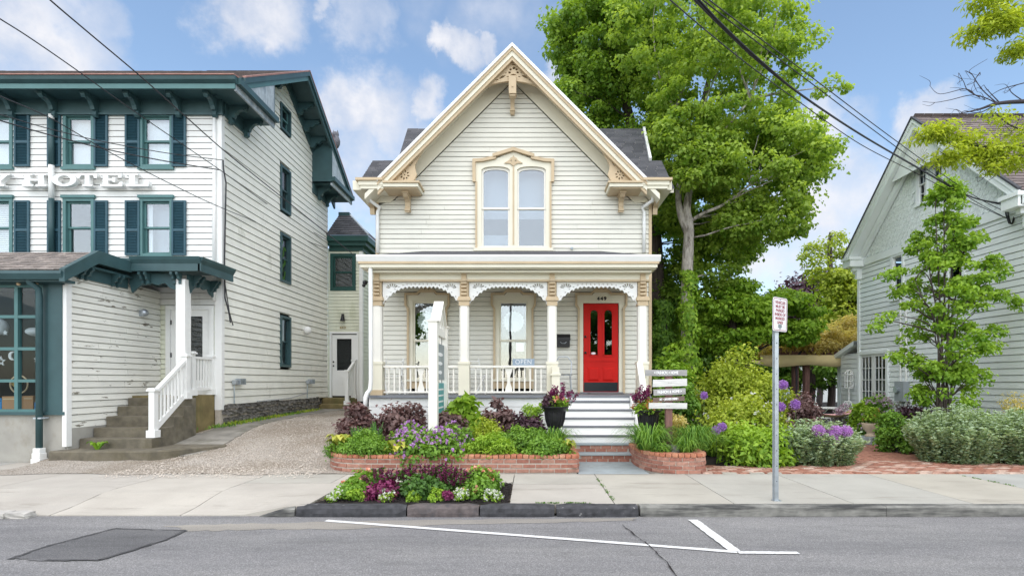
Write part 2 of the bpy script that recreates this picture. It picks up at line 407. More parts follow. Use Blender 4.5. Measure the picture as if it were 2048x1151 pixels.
def gravel(name):
    m, nt, p, out = mk(name)
    t = nt.nodes.new('ShaderNodeTexCoord'); v = nt.nodes.new('ShaderNodeTexVoronoi'); v.inputs['Scale'].default_value = 80
    nt.links.new(t.outputs['Object'], v.inputs['Vector'])
    sep = nt.nodes.new('ShaderNodeSeparateColor'); nt.links.new(v.outputs['Color'], sep.inputs[0])
    c = ramp(nt, sep.outputs[0], [(0, (.20, .165, .135)), (.35, (.40, .345, .285)), (.7, (.52, .465, .40)), (1, (.68, .63, .57))]).outputs[0]
    big = noise(nt, .8, 5); k = ramp(nt, big.outputs[0], [(.35, (.72, .68, .62)), (.6, (1, 1, 1))]).outputs[0]
    c = mix(nt, 1, c, k, 'MULTIPLY'); nt.links.new(c, p.inputs['Base Color']); p.inputs['Roughness'].default_value = .95
    inv = nt.nodes.new('ShaderNodeMath'); inv.operation = 'SUBTRACT'; inv.inputs[0].default_value = 1; nt.links.new(v.outputs['Distance'], inv.inputs[1])
    bump(nt, p, inv.outputs[0], .9, .02)
    return m
M['gravel'] = gravel('driveway_gravel')
M['pebble'] = paint('pebble', (.50, .44, .375), rough=.9, var=.35, scale=14)
M['soil'] = paint('soil', (.07, .055, .04), rough=1, var=.4, scale=12, bmp=.8)
M['mulch'] = paint('bark_mulch', (.022, .017, .016), rough=1, var=.6, scale=30, grime=(.06, .045, .04), grime_amt=(.58, .7), gscale=45, gstretch=(1, 1, 1), bmp=1)
M['lawn'] = paint('lawn', (.10, .23, .03), rough=.9, var=.35, scale=25, bmp=1)
M['ground'] = paint('earth', (.09, .10, .05), rough=1, var=.3, scale=.6)
M['path'] = paint('stained_walk', (.25, .235, .205), rough=.95, var=.25, scale=3, grime=(.12, .115, .08), grime_amt=(.5, .7), gscale=1.6, gstretch=(1, 1, 1), bmp=.3)
M['line'] = paint('road_marking', (.68, .68, .67), rough=.75, var=.10, scale=20, grime=(.26, .26, .26), grime_amt=(.60, .68), gscale=26, gstretch=(1, 1, 1))
def shingle(name, a, b):
    m, nt, p, out = mk(name)
    at = nt.nodes.new('ShaderNodeAttribute'); at.attribute_name = 'tone'
    c = ramp(nt, at.outputs['Fac'], [(0, a), (1, b)]).outputs[0]
    n = noise(nt, 25, 5); k = ramp(nt, n.outputs[0], [(.3, (.75, .75, .75)), (.7, (1.15, 1.15, 1.15))]).outputs[0]
    c = mix(nt, 1, c, k, 'MULTIPLY'); nt.links.new(c, p.inputs['Base Color']); p.inputs['Roughness'].default_value = .9
    return m
M['shingle'] = shingle('slate_shingle', (.05, .052, .06), (.095, .095, .105))
M['shingle_brown'] = shingle('brown_shingle', (.12, .095, .09), (.21, .17, .16))
M['shingle_wood'] = shingle('wood_shingle', (.19, .165, .15), (.34, .29, .26))
M['scale'] = shingle('fish_scale', (.80, .845, .835), (.85, .89, .88))

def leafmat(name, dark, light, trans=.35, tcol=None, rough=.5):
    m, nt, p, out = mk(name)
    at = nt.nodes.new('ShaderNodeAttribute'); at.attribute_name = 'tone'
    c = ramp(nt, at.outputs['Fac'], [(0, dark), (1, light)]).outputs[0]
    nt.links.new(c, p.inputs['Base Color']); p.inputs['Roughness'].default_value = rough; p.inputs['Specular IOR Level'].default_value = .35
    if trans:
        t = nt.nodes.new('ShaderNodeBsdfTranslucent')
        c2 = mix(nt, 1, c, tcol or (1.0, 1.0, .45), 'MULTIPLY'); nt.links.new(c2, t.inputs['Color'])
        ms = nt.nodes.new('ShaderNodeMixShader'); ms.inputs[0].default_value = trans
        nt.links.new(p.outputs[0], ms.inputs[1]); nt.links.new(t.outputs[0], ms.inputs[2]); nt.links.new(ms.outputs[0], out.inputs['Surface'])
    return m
L = {}
L['maple'] = leafmat('maple_leaf', (.14, .28, .03), (.60, .76, .15), 0.55)
L['maple_deep'] = leafmat('deep_maple_leaf', (.08, .20, .022), (.44, .62, .10), 0.50)
L['locust'] = leafmat('locust_leaf', (.32, .44, .03), (.70, .78, .09), 0.50)
L['green'] = leafmat('green_leaf', (.06, .17, .02), (.28, .48, .065), 0.35)
L['bright'] = leafmat('bright_leaf', (.12, .28, .02), (.44, .64, .07), 0.40)
L['lime'] = leafmat('lime_leaf', (.22, .33, .02), (.58, .66, .09), 0.40)
L['dark'] = leafmat('dark_leaf', (.028, .085, .018), (.12, .25, .045), .3)
L['grey'] = leafmat('grey_green_leaf', (.20, .31, .17), (.54, .66, .44), 0.30)
L['purple'] = leafmat('purple_leaf', (.075, .042, .042), (.30, .19, .175), 0.25, (1, .6, .6))
L['plum'] = leafmat('plum_leaf', (.03, .016, .024), (.125, .065, .085), .2, (1, .6, .7))
L['gold'] = leafmat('golden_leaf', (.58, .46, .12), (.92, .80, .38), 0.50)
L['yellow'] = leafmat('yellow_hosta_leaf', (.25, .32, .03), (.70, .66, .14), .35)
L['grass'] = leafmat('grass_blade', (.05, .16, .02), (.27, .46, .07), .35)
L['iris'] = leafmat('iris_blade', (.05, .15, .04), (.17, .33, .10), .3)
L['silver'] = leafmat('silver_leaf', (.32, .38, .34), (.66, .70, .66), .2)
L['violet'] = leafmat('violet_petal', (.42, .18, .50), (.72, .46, .78), .3, (1, .7, 1))
L['magenta'] = leafmat('wine_petal', (.10, .010, .05), (.30, .05, .15), .25, (1, .5, .8))
L['allium'] = leafmat('allium_petal', (.30, .12, .46), (.55, .32, .70), .2, (1, .7, 1))
L['peach'] = leafmat('peach_petal', (.75, .25, .17), (.90, .52, .38), .3, (1, .8, .7))
L['orange'] = leafmat('orange_petal', (.55, .20, .05), (.75, .42, .16), .3, (1, .8, .5))
L['whitep'] = leafmat('white_petal', (.62, .64, .55), (.85, .85, .80), .3, (1, 1, 1))
L['lilac'] = leafmat('lilac_petal', (.38, .28, .34), (.60, .48, .54), .3, (1, .8, 1))
L['stem'] = leafmat('plant_stem', (.06, .10, .03), (.12, .18, .05), .1)
# ---------------------------------------------------------------- builders
def set_tone(me, vals):
    at = me.attributes.new('tone', 'FLOAT', 'FACE'); at.data.foreach_set('value', np.asarray(vals, dtype=np.float32))
def clap(th, T, b0, b1, pitch, span, openings, mat, thick=.014, name='clapboard', wall='wall', gap=.012):
    """lapped boards, one object each; span(b) -> (aL, aR) of the wall at height b; openings are cut out"""
    k = int(math.ceil((b1 - b0) / pitch - 1e-6)); sheath = MB(T)
    wme = bpy.data.meshes.new(wall); part = link_mesh(wall, wme, mat, th)
    for i in range(k):
        lo = b0 + i * pitch; hi = min(lo + pitch, b1)
        A, B = span(lo), span(hi)
        if A is None: continue
        if B is None: B = ((A[0] + A[1]) / 2,) * 2
        mid = (lo + hi) / 2
        cuts = sorted((o[0], o[1]) for o in openings if o[2] < mid < o[3])
        segs = []; cur = (A[0], B[0])
        for (c0, c1) in cuts:
            if c1 <= cur[0]: continue
            if c0 > cur[0] + .02: segs.append((cur[0], c0, cur[1], c0))
            cur = (c1, c1)
        if A[1] > cur[0] + .02: segs.append((cur[0], A[1], min(cur[1], B[1]), B[1]))
        cut = []
        for (p, q, r, s_) in segs:
            if q - p > 2.4 and random.random() < .55:
                x = p + (q - p) * random.uniform(.25, .75); cut += [(p, x - .002, r, x - .002), (x + .002, q, x + .002, s_)] if r < x < s_ else [(p, q, r, s_)]
            else: cut.append((p, q, r, s_))
        for (p, q, r, s_) in cut:
            sag = random.uniform(-.003, .003)
            m = MB(T); t0 = thick * random.uniform(.85, 1.15); lo2 = lo + gap; fr = gap / max(1e-3, hi - lo)
            p2, q2 = p + (r - p) * fr, q + (s_ - q) * fr
            m.add([(p2,-.012,lo2+sag),(q2,-.012,lo2-sag),(q2,t0,lo2-sag),(p2,t0,lo2+sag),(r,-.012,hi),(s_,-.012,hi),(s_,.003,hi),(r,.003,hi)],
                  [(0,1,2,3),(4,5,6,7),(0,1,5,4),(1,2,6,5),(2,3,7,6),(3,0,4,7)])
            m.build(name, mat, part)
            sheath.add([(p,-.035,lo),(q,-.035,lo),(s_,-.035,hi),(r,-.035,hi)], [(0,1,2,3)])
    Lw = wloc(part); wme.from_pydata([(x - Lw.x, y - Lw.y, z - Lw.z) for x, y, z in sheath.v], [], sheath.f); wme.update()
    return part
def framebars(T, a0, a1, b0, b1, w, c0, c1):
    m = MB(T)
    m.box(a0, a0 + w, c0, c1, b0, b1); m.box(a1 - w, a1, c0, c1, b0, b1)
    m.box(a0 + w, a1 - w, c0, c1 - .002, b1 - w, b1); m.box(a0 + w, a1 - w, c0, c1 - .002, b0, b0 + w)
    return m
def window(th, T, a0, a1, b0, b1, mf, ms, mg, trim=.09, rail=.5, sash=.045, proud=.035, sill=None, head=0, name='window', label=None, muntin=None, shade=None, mshade=None):
    """double-hung window as a part with sub-parts"""
    m = framebars(T, a0, a1, b0, b1, trim, -.09, proud)
    if head: m.box(a0 - .03, a1 + .03, -.01, proud + .03, b1, b1 + head)
    w_ = m.build(name, mf, th)
    if label: w_['label'] = label
    i0, i1, j0, j1 = a0 + trim, a1 - trim, b0 + trim, b1 - trim
    mid = j0 + (j1 - j0) * rail
    for (lo, hi, c) in ((j0, mid + sash * .4, -.075), (mid - sash * .4, j1, -.045)):
        s_ = framebars(T, i0, i1, lo, hi, sash, c - .02, c + .02)
        if muntin:
            nx, ny = muntin
            for k in range(1, nx): x = i0 + (i1 - i0) * k / nx; s_.box(x - .009, x + .009, c - .012, c + .012, lo + sash, hi - sash)
            for k in range(1, ny): z = lo + (hi - lo) * k / ny; s_.box(i0 + sash, i1 - sash, c - .011, c + .011, z - .009, z + .009)
        s_.build('sash', ms, w_)
        MB(T).box(i0 + sash, i1 - sash, c - .004, c + .002, lo + sash, hi - sash).build('pane', mg, w_)
    if sill: MB(T).box(a0 - .03, a1 + .03, -.05, proud + sill, b0 - .05, b0 + .004).build('sill', mf, w_)
    if shade: MB(T).box(i0, i1, -.16, -.15, j1 - (j1 - j0) * shade, j1).build('roller_shade', mshade or M['shade'], w_)
    return w_
def shingles(name, O, U, V, poly, course, tab, mat, parent, thick=.012, stuff=True):
    """tabs laid in courses up the slope V from O; poly in (s,t)"""
    O, U, V = Vector(O), Vector(U).normalized(), Vector(V).normalized(); N = U.cross(V).normalized()
    if N.z < 0: N = -N
    ts = [p[1] for p in poly]; t = min(ts); vs, fs, tone = [], [], []
    row = 0
    def span(tt):
        xs = []
        for i in range(len(poly)):
            (s0, t0), (s1, t1) = poly[i], poly[(i+1) % len(poly)]
            if (t0 <= tt < t1) or (t1 <= tt < t0): xs.append(s0 + (s1 - s0) * (tt - t0) / (t1 - t0))
        return (min(xs), max(xs)) if len(xs) >= 2 else None
    while t < max(ts) - .01:
        sp = span(min(t + course * .5, max(ts) - 1e-4))
        if sp:
            x = sp[0] - (tab * .5 if row % 2 else 0)
            while x < sp[1]:
                wd = tab * random.uniform(.8, 1.2); p, q = max(x, sp[0]), min(x + wd - .006, sp[1])
                if q > p + .01:
                    e = random.uniform(-.008, .008); n = len(vs); h = thick * random.uniform(.8, 1.4)
                    for (ss, tt, hh) in ((p,t+e,h),(q,t+e,h),(q,t+course+.02,.002),(p,t+course+.02,.002),(p,t+e,-.004),(q,t+e,-.004)):
                        vs.append(O + U*ss + V*tt + N*hh)
                    fs += [(n,n+1,n+2,n+3),(n+4,n+5,n+1,n),(n+4,n,n+3),(n+5,n+2,n+1)]; tone += [random.random()] * 4
                x += wd
        t += course; row += 1
    me = bpy.data.meshes.new(name); Lc = wloc(parent) if parent else Vector((0,0,0))
    me.from_pydata([tuple(v - Lc) for v in vs], [], fs); set_tone(me, tone)
    o = link_mesh(name, me, mat, parent)
    if stuff: o['kind'] = 'stuff'
    return o
def rough_mesh(name, sx, sy, sz, seg, amp, seed=0, rnd=.25):
    """a rounded, uneven block centred on its base"""
    rg = random.Random(seed); bm = bmesh.new(); bmesh.ops.create_cube(bm, size=1)
    bmesh.ops.subdivide_edges(bm, edges=bm.edges, cuts=seg, use_grid_fill=True)
    for v in bm.verts:
        c = v.co.copy(); n = c.normalized() * .62; c = c.lerp(n, rnd * (abs(c.x) + abs(c.y) + abs(c.z)) / 1.5)
        c = Vector((c.x * sx, c.y * sy, (c.z + .5) * sz))
        v.co = c + Vector((rg.uniform(-1, 1), rg.uniform(-1, 1), rg.uniform(-1, 1))) * amp
    me = bpy.data.meshes.new(name); bm.to_mesh(me); bm.free(); return me
def place(name, me, loc, rz=0, parent=None, scale=None, mat=None):
    if mat is not None and len(me.materials) == 0: me.materials.append(mat)
    o = bpy.data.objects.new(name, me); COL.objects.link(o)
    if parent: o.parent = parent; o.location = Vector(loc) - wloc(parent)
    else: o.location = loc
    o.rotation_euler = (0, 0, rz)
    if scale: o.scale = scale
    return o
def copy_tree(o, parent=None, label=None):
    c = o.copy(); COL.objects.link(c)
    if parent: c.parent = parent
    if label: c['label'] = label
    for ch in list(o.children): copy_tree(ch, c)
    return c
def smooth_path(pts, k=10):
    out = []; n = len(pts); V = [Vector(p) for p in pts]
    for i in range(n - 1):
        p0, p1, p2, p3 = V[max(i-1, 0)], V[i], V[i+1], V[min(i+2, n-1)]
        for j in range(k):
            t = j / k
            out.append(.5 * ((2*p1) + (p2-p0)*t + (2*p0-5*p1+4*p2-p3)*t*t + (3*p1-p0-3*p2+p3)*t**3))
    out.append(V[-1]); return out

# ---------------------------------------------------------------- the setting: ground, road, pavement
def struct(o): o['kind'] = 'structure'; return o
struct(MB().add([(-900,-900,-.4),(900,-900,-.4),(900,900,-.4),(-900,900,-.4)], [(0,1,2,3)]).build('ground', M['ground']))
ZR = -.13
struct(MB().add([(-120,-25,ZR),(120,-25,ZR),(120,6.72,ZR),(-120,6.72,ZR)], [(0,1,2,3)]).build('road', M['asphalt']))
road = bpy.data.objects['road']
def roadpatch(name, pts, z, mat, jag=0, n=9):
    P3 = [Vector(G(x, y, ZR)) for x, y in pts]; out = []
    for i in range(len(P3)):
        a, b = P3[i], P3[(i+1) % len(P3)]
        for k in range(n):
            q = a.lerp(b, k / n)
            if jag: q = q + Vector((random.uniform(-1, 1), random.uniform(-1, 1), 0)) * jag
            out.append((q.x, q.y, ZR + z))
    return MB().add(out, [tuple(range(len(out)))]).build(name, mat, road)
roadpatch('sand_drift', [(330,1050),(520,1046),(760,1040),(1010,1037),(1270,1036),(1270,1041),(900,1048),(700,1057),(520,1058),(380,1062)], .003, M['asphalt_sand'], .03)
roadpatch('tar_patch', [(20,1118),(95,1092),(230,1057),(372,1061),(330,1080),(200,1120),(90,1121)], .006, M['asphalt_dark'], .035)
def seam(pts, w0, z):
    V = [Vector(G(x, y, ZR)) for x, y in pts]; m = MB()
    for i in range(len(V) - 1):
        n = 10; t = (V[i+1] - V[i]).normalized(); sd_ = Vector((-t.y, t.x, 0)); a_, b_ = [], []
        for k in range(n + 1):
            q = V[i].lerp(V[i+1], k / n); a_.append(tuple(q + sd_ * w0 * random.uniform(.2, 1.1) + Vector((0,0,z)))); b_.append(tuple(q - sd_ * w0 * random.uniform(.2, 1.1) + Vector((0,0,z))))
        m.add(a_ + b_, [(k, k+1, n+2+k, n+1+k) for k in range(n)])
    return m.build('tar_seam', M['tar'], road)
seam([(20,1118),(95,1092),(230,1057)], .03, .0095); seam([(372,1061),(330,1080),(200,1120),(90,1121)], .03, .0095); seam([(230,1057),(372,1061)], .02, .0095)
def roadline(name, pts, wpx, z=.008):
    # strip of constant real width on the road
    V = [Vector(G(x, y, ZR)) for x, y in pts]; m = MB(); n = 26
    for i in range(len(V) - 1):
        t = (V[i+1] - V[i]).normalized(); s = Vector((-t.y, t.x, 0)) * wpx / 2
        top, bot = [], []
        for k in range(n + 1):
            q = V[i].lerp(V[i+1], k / n); j1, j2 = random.uniform(.9, 1.06), random.uniform(.9, 1.06)
            top.append(tuple(q + s * j1 + Vector((0,0,z)))); bot.append(tuple(q - s * j2 + Vector((0,0,z))))
        b = len(top); m.add(top + bot, [(k, k+1, b+k+1, b+k) for k in range(b - 1)])
    return m.build(name, M['line'], road)
roadline('marking_line', [(652,1041),(1474,1104)], .075)
roadline('marking_line', [(1476,1105),(1597,1106)], .075, .0085)
roadline('marking_line', [(1386,1040),(1470,1103)], .115, .0115)
cr = MB(); pts = [(1245,1050),(1262,1063),(1280,1078),(1290,1084),(1298,1091),(1312,1104),(1325,1118),(1338,1132),(1352,1152),(1375,1190)]
for i in range(len(pts) - 1):
    a, b = Vector(G(*pts[i], ZR)), Vector(G(*pts[i+1], ZR)); mid = a.lerp(b, .5) + Vector((random.uniform(-.02,.02), 0, 0))
    for p, q in ((a, mid), (mid, b)):
        w1, w2 = random.uniform(.002, .009), random.uniform(.002, .009)
        cr.add([(p.x-w1,p.y,ZR+.0125),(p.x+w1,p.y,ZR+.0125),(q.x+w2,q.y,ZR+.0125),(q.x-w2,q.y,ZR+.0125)], [(0,1,2,3)])
cr.build('crack', M['mulch'], road)

def dropz(X, d):
    k = max(0, min(1, (-2.95 - X) / .6)); s = max(0, min(1, (7.75 - d) / 1.05)); return -.118 * k * (s * s * (3 - 2 * s))
sw = struct(MB().box(-60, 60, 6.85, 8.97, -.3, -.135).build('sidewalk', M['soil']))
def slab(a0, a1, d0, d1, mat, nx=None, ny=8, skew=0):
    nx = nx or max(2, int((a1 - a0) * 4)); g = .006
    vs, fs = [], []
    for j in range(ny + 1):
        for i in range(nx + 1):
            X = a0 + g + (a1 - a0 - 2*g) * i / nx; d = d0 + g + (d1 - d0 - 2*g) * j / ny
            vs.append((X + skew * (d - d0), d, dropz(X, d) + random.uniform(-.0008, .0008)))
    k = nx + 1
    fs = [(j*k+i, j*k+i+1, (j+1)*k+i+1, (j+1)*k+i) for j in range(ny) for i in range(nx)]
    n = len(vs); rim = [i for i in range(k)] + [j*k+nx for j in range(1, ny+1)] + [ny*k+i for i in range(nx-1, -1, -1)] + [j*k for j in range(ny-1, 0, -1)]
    vs += [(vs[i][0], vs[i][1], vs[i][2] - .12) for i in rim]
    fs += [(rim[q], rim[(q+1) % len(rim)], n + (q+1) % len(rim), n + q) for q in range(len(rim))]
    return MB().add(vs, fs).build('paving_slab', mat, sw)
KD = 6.78
for k in range(0, 8): slab(1.04 + 1.49*k, 1.04 + 1.49*(k+1), KD, 8.955, M['slab'])
slab(-.27, 1.04, 8.09, 8.955, M['slab']); slab(-.27, 1.04, KD, 8.08, M['slab_warm'])
slab(-1.85, -.27, 8.17, 8.955, M['slab']); slab(-3.0, -1.85, 8.17, 8.955, M['slab_warm'])
slab(-4.3, -3.0, 8.17, 8.955, M['slab']); slab(-4.3, -2.75, 6.68, 8.16, M['slab_warm'])
slab(-5.9, -4.3, 6.68, 8.955, M['slab_warm']); slab(-7.7, -5.9, 6.68, 9.6, M['slab_warm']); slab(-9.6, -7.7, 6.68, 10.2, M['slab_warm']); slab(-11.4, -9.6, 6.68, 10.2, M['slab']); slab(-13.2, -11.4, 6.68, 10.2, M['slab_warm'])
struct(MB().add([(-2.75,6.7,-.02),(-.27,6.7,-.02),(-.27,8.17,-.02),(-2.75,8.17,-.02)], [(0,1,2,3)]).build('street_bed_soil', M['soil']))

# kerb: granite stones, then cast concrete, dropping away at the driveway
kerb = struct(MB().box(-2.9, 1.30, 6.70, 6.80, -.4, -.16).build('kerb', M['mortar']))
def kerbstone(x0, x1, mat, seed, amp=.007, y0=6.635, y1=6.80, z0=-.2, z1=.0, taper=None):
    rg = random.Random(seed); nx = max(4, int((x1 - x0) * 9)); prof = [(y0,z0),(y0-.006,-.09),(y0+.004,z1-.03),(y0+.03,z1+.002),(y1-.02,z1+.004),(y1,z1-.01),(y1,z0)]
    vs, fs = [], []; k = len(prof)
    for i in range(nx + 1):
        X = x0 + (x1 - x0) * i / nx
        ed = .018 if i in (0, nx) else 0
        for (y, z) in prof:
            zz = z
            if taper and z > -.13: zz = z + (-.125 - z) * .96 * taper * (1 - i / nx)
            vs.append((X + rg.uniform(-.004, .004), y + rg.uniform(-amp, amp) + (ed if y < 6.72 else -ed), zz + rg.uniform(-amp, amp) * .6 - (ed * .6 if z > -.1 else 0)))
    fs = [(i*k+j, i*k+(j+1) % k, (i+1)*k+(j+1) % k, (i+1)*k+j) for i in range(nx) for j in range(k)]
    fs += [tuple(range(k)), tuple(range(nx*k, nx*k+k))]
    return MB().add(vs, fs).build('kerb_stone', mat, kerb)
kx = lambda x: PX(x, 6.64)
kerbstone(kx(515), kx(588), M['kerb_concrete'], 1, taper=1.0)
kerbstone(kx(591), kx(811), M['granite'], 2); kerbstone(kx(814), kx(957), M['granite2'], 3); kerbstone(kx(960), kx(1109), M['granite'], 4); kerbstone(kx(1113), kx(1277), M['granite'], 5, .013)
for k in range(4):
    a = kx(1281) + k * 3.0
    MB().prismx([(6.655,-.3),(6.64,-.02),(6.655,.0),(6.772,.0),(6.772,-.3)], a, a + 2.994).build('kerb_segment', M['kerb_concrete'], kerb)
# flush stones at the far left gutter
for i, (x, wd) in enumerate(((5, 40), (48, 34))):
    place('gutter_stone', rough_mesh('gutter_stone', .26, .16, .10, 2, .012, 20 + i), (PX(x, 6.66), 6.62, -.16), 0, None, None, M['rock'])
for o, l in zip([o for o in bpy.data.objects if o.name.startswith('gutter_stone')], ('grey loose stone in the gutter at the far left edge', 'flat grey stone in the gutter, second from the left edge')):
    tag(o, l, 'stone', 'loose gutter stones')

# driveway
def gz(d): return float(np.interp(d, [8.9, 9.6, 10.5, 12, 13, 20, 40], [0, .02, .12, .36, .47, .58, .7]))
vs, fs = [], []; NX, NY = 60, 110
for j in range(NY + 1):
    d = 8.93 + (26 - 8.93) * (j / NY) ** 1.3
    for i in range(NX + 1):
        X = -9.0 + (6.1) * i / NX
        bumpy = .012 * math.sin(X * 5 + d * 1.3) * math.sin(d * 2.1) + random.uniform(-.004, .004)
        front = 0
        vs.append((X, d + (.10 * math.sin(X * 3.1) if j == 0 else 0), gz(d) + .006 + bumpy * min(1, (d - 8.9) * 2)))
k = NX + 1
struct(MB().add(vs, [(j*k+i, j*k+i+1, (j+1)*k+i+1, (j+1)*k+i) for j in range(NY) for i in range(NX)]).build('driveway', M['gravel'], smooth=True))
# loose pebbles, spilling onto the pavement
def pebbles(n):
    rg = np.random.default_rng(3); vs, fs = [], []
    for i in range(n):
        d = 8.35 + 7.4 * rg.random() ** 1.9; lo = -6.7 if d > 9.9 else -6.9 + (d - 8.8) * .1
        X = lo + (-3.45 - lo) * rg.random()
        if d < 8.95 and rg.random() > ((d - 8.35) / .6) ** 2.2: continue
        r = .005 + .009 * rg.random(); z = max(gz(d), 0) + .012; n0 = len(vs); an = rg.random() * 6.28
        for (a, b, c) in ((1,0,0),(0,1,0),(-1,0,0),(0,-1,0),(0,0,.8),(0,0,-.8)):
            xx, yy = a * math.cos(an) * 1.3 - b * math.sin(an), a * math.sin(an) * 1.3 + b * math.cos(an)
            vs.append((X + xx*r, d + yy*r, z + c*r))
        fs += [(n0,n0+1,n0+4),(n0+1,n0+2,n0+4),(n0+2,n0+3,n0+4),(n0+3,n0,n0+4)]
    o = MB().add(vs, fs).build('loose_gravel', M['pebble'])
    tag(o, 'pale loose gravel scattered over the driveway', 'gravel', kind='stuff')
pebbles(12000)
# worn concrete walk along the hotel
wp = smooth_path([(-6.55,10.3,0),(-6.3,10.9,0),(-6.35,12,0),(-6.55,14,0),(-6.6,17,0),(-6.0,19.4,0)], 8)
vs, fs = [], []
for i, p in enumerate(wp):
    z = gz(p.y) + .022; vs += [(-7.27 if p.y > 11.9 else -7.6, p.y, z), (p.x + random.uniform(-.03,.03), p.y, z), (p.x + .02, p.y, z - .06)]
for i in range(len(wp) - 1): fs += [(3*i,3*i+1,3*i+4,3*i+3),(3*i+1,3*i+2,3*i+5,3*i+4)]
struct(MB().add(vs, fs).build('footpath', M['path']))

# gardens behind the pavement, lawn, brick paths
struct(MB().add([(2.6,8.96,-.02),(40,8.96,-.02),(40,60,-.02),(2.6,60,-.02)], [(0,1,2,3)]).build('garden_soil', M['mulch']))
struct(MB().add([(-60,12.9,-.03),(-7.5,12.9,-.03),(-7.5,60,.45),(-60,60,-.03)], [(0,1,2,3)]).build('yard_soil', M['soil']))
struct(MB().add([(-7.5,20,.5),(6,20,.1),(6,90,.1),(-7.5,90,.5)], [(0,1,2,3)]).build('back_yard', M['lawn']))
lw = [G(1655,871), G(1760,871), (9.8,15.5,0), (10.2,17.6,0), (8.2,17.6,0)]
struct(MB().add([(x, y, .012) for x, y, z in lw], [tuple(range(len(lw)))]).build('lawn', M['lawn']))
path_poly = [G(1410,948.0)[:2], G(1410,931)[:2], G(1590,933)[:2], G(1700,908)[:2], (7.1,13.6), (8.15,13.6), G(1790,896)[:2], G(1850,918)[:2], G(2000,926)[:2], (13.5,9.9), (13.5,8.97)]
path_poly = [(x, max(y, 8.97)) for x, y in path_poly]
bp = struct(MB().add([(x, y, -.004) for x, y in path_poly], [tuple(range(len(path_poly)))]).build('brick_path', M['mortar']))
def inpoly(x, y, poly):
    c = False; n = len(poly)
    for i in range(n):
        (x0, y0), (x1, y1) = poly[i], poly[i-1]
        if (y0 > y) != (y1 > y) and x < (x1 - x0) * (y - y0) / (y1 - y0) + x0: c = not c
    return c
pv = []; row = 0; d = 9.03
while d < 13.7:
    X = 2.9 + (.105 if row % 2 else 0)
    while X < 13.4:
        if inpoly(X, d, path_poly): pv.append((X, d))
        X += .212
    d += .108; row += 1
pave_me = rough_mesh('paver', .20, .098, .05, 1, .003, 5, .06); pave_me.materials.append(M['paver'])
rest = MB()
vis = [p for p in pv if abs((p[0] / p[1]) * F + CX - 1024) < 1060]
for i, (X, d) in enumerate(vis):
    dz = random.uniform(-.006, .004); rz = random.uniform(-.04, .04)
    if i < 300: place('paver', pave_me, (X, d, -.035 + dz), rz, bp)
    else: rest.box(X - .1, X + .1, d - .049, d + .049, -.03, .014 + dz)
if rest.v:
    o = rest.build('paver_field', M['paver'], bp); o['kind'] = 'stuff'
# white edging slips between path and pavement
for x in (1445, 1500, 1535):
    MB().box(PX(x, 8.98), PX(x + 28, 8.98), 8.965, 9.03, -.02, .017).build('paver', M['slab'], bp)

# ---------------------------------------------------------------- brick planters and entrance steps
def brick_wall(name, label, path, courses, z0, zcap, closed_back, soil_poly, soil_z):
    th = thing(name, label, 'planter', (path[0][0], path[0][1], 0))
    sp = smooth_path([(x, y, 0) for x, y in path], 12)
    cum = [0]
    for i in range(1, len(sp)): cum.append(cum[-1] + (sp[i] - sp[i-1]).length)
    def at(s):
        s = max(0, min(cum[-1] - 1e-5, s)); i = max(0, int(np.searchsorted(cum, s)) - 1); i = min(i, len(sp) - 2)
        t = (s - cum[i]) / max(1e-6, cum[i+1] - cum[i]); return sp[i].lerp(sp[i+1], t), (sp[i+1] - sp[i]).normalized()
    # mortar core
    m = MB(); vs, fs = [], []; n = 0
    K = max(24, int(cum[-1] / .06))
    for i in range(K + 1):
        p, t = at(cum[-1] * i / K); nn = Vector((t.y, -t.x, 0))
        if nn.y > 0 and False: nn = -nn
        a, b = p - nn * .004, p - nn * .10
        vs += [(a.x, a.y, z0 - .05), (a.x, a.y, zcap), (b.x, b.y, zcap), (b.x, b.y, z0 - .05)]
    fs = [(4*i+j, 4*i+(j+1) % 4, 4*i+4+(j+1) % 4, 4*i+4+j) for i in range(K) for j in range(4)] + [(0,1,2,3), (4*K, 4*K+1, 4*K+2, 4*K+3)]
    m.add(vs, fs).build('mortar_core', M['mortar'], th)
    bme = [rough_mesh('brick', .198, .095, .058, 1, .0022, 40 + i, .05) for i in range(3)]
    half = rough_mesh('brick', .095, .095, .058, 1, .002, 50, .05)
    cap = [rough_mesh('cap_brick', .092, .20, .062, 2, .003, 60 + i, .22) for i in range(3)]
    for q in bme + [half]: q.materials.append(M['brick'])
    for q in cap: q.materials.append(M['brick_cap'])
    hz = (zcap - z0) / courses
    for c in range(courses):
        s = .0 if c % 2 else -.105
        while s < cum[-1]:
            s0, s1 = max(0, s), min(cum[-1], s + .2)
            if s1 - s0 > .05:
                p, t = at((s0 + s1) / 2); nn = Vector((t.y, -t.x, 0))
                q = p - nn * (.045 + random.uniform(-.002, .002))
                full = s1 - s0 > .15
                place('brick', random.choice(bme) if full else half, (q.x, q.y, z0 + hz * c + .006), math.atan2(t.y, t.x), th, None if full else ((s1 - s0) / .1, 1, 1))
            s += .21
    s = .05
    while s < cum[-1]:
        p, t = at(s); nn = Vector((t.y, -t.x, 0)); q = p - nn * .085
        place('cap_brick', random.choice(cap), (q.x, q.y, zcap + random.uniform(-.002, .003)), math.atan2(t.y, t.x), th)
        s += .101
    MB().prismz(soil_poly, z0, soil_z).build('soil', M['soil'], th)
    return th
lp = [(-3.72,11.4),(-3.66,10.4),(-3.55,9.65),(-3.25,9.2),(-2.7,9.06),(-1.0,9.05),(.2,9.05),(.70,9.07),(.80,9.2),(.80,9.7),(.80,10.35)]
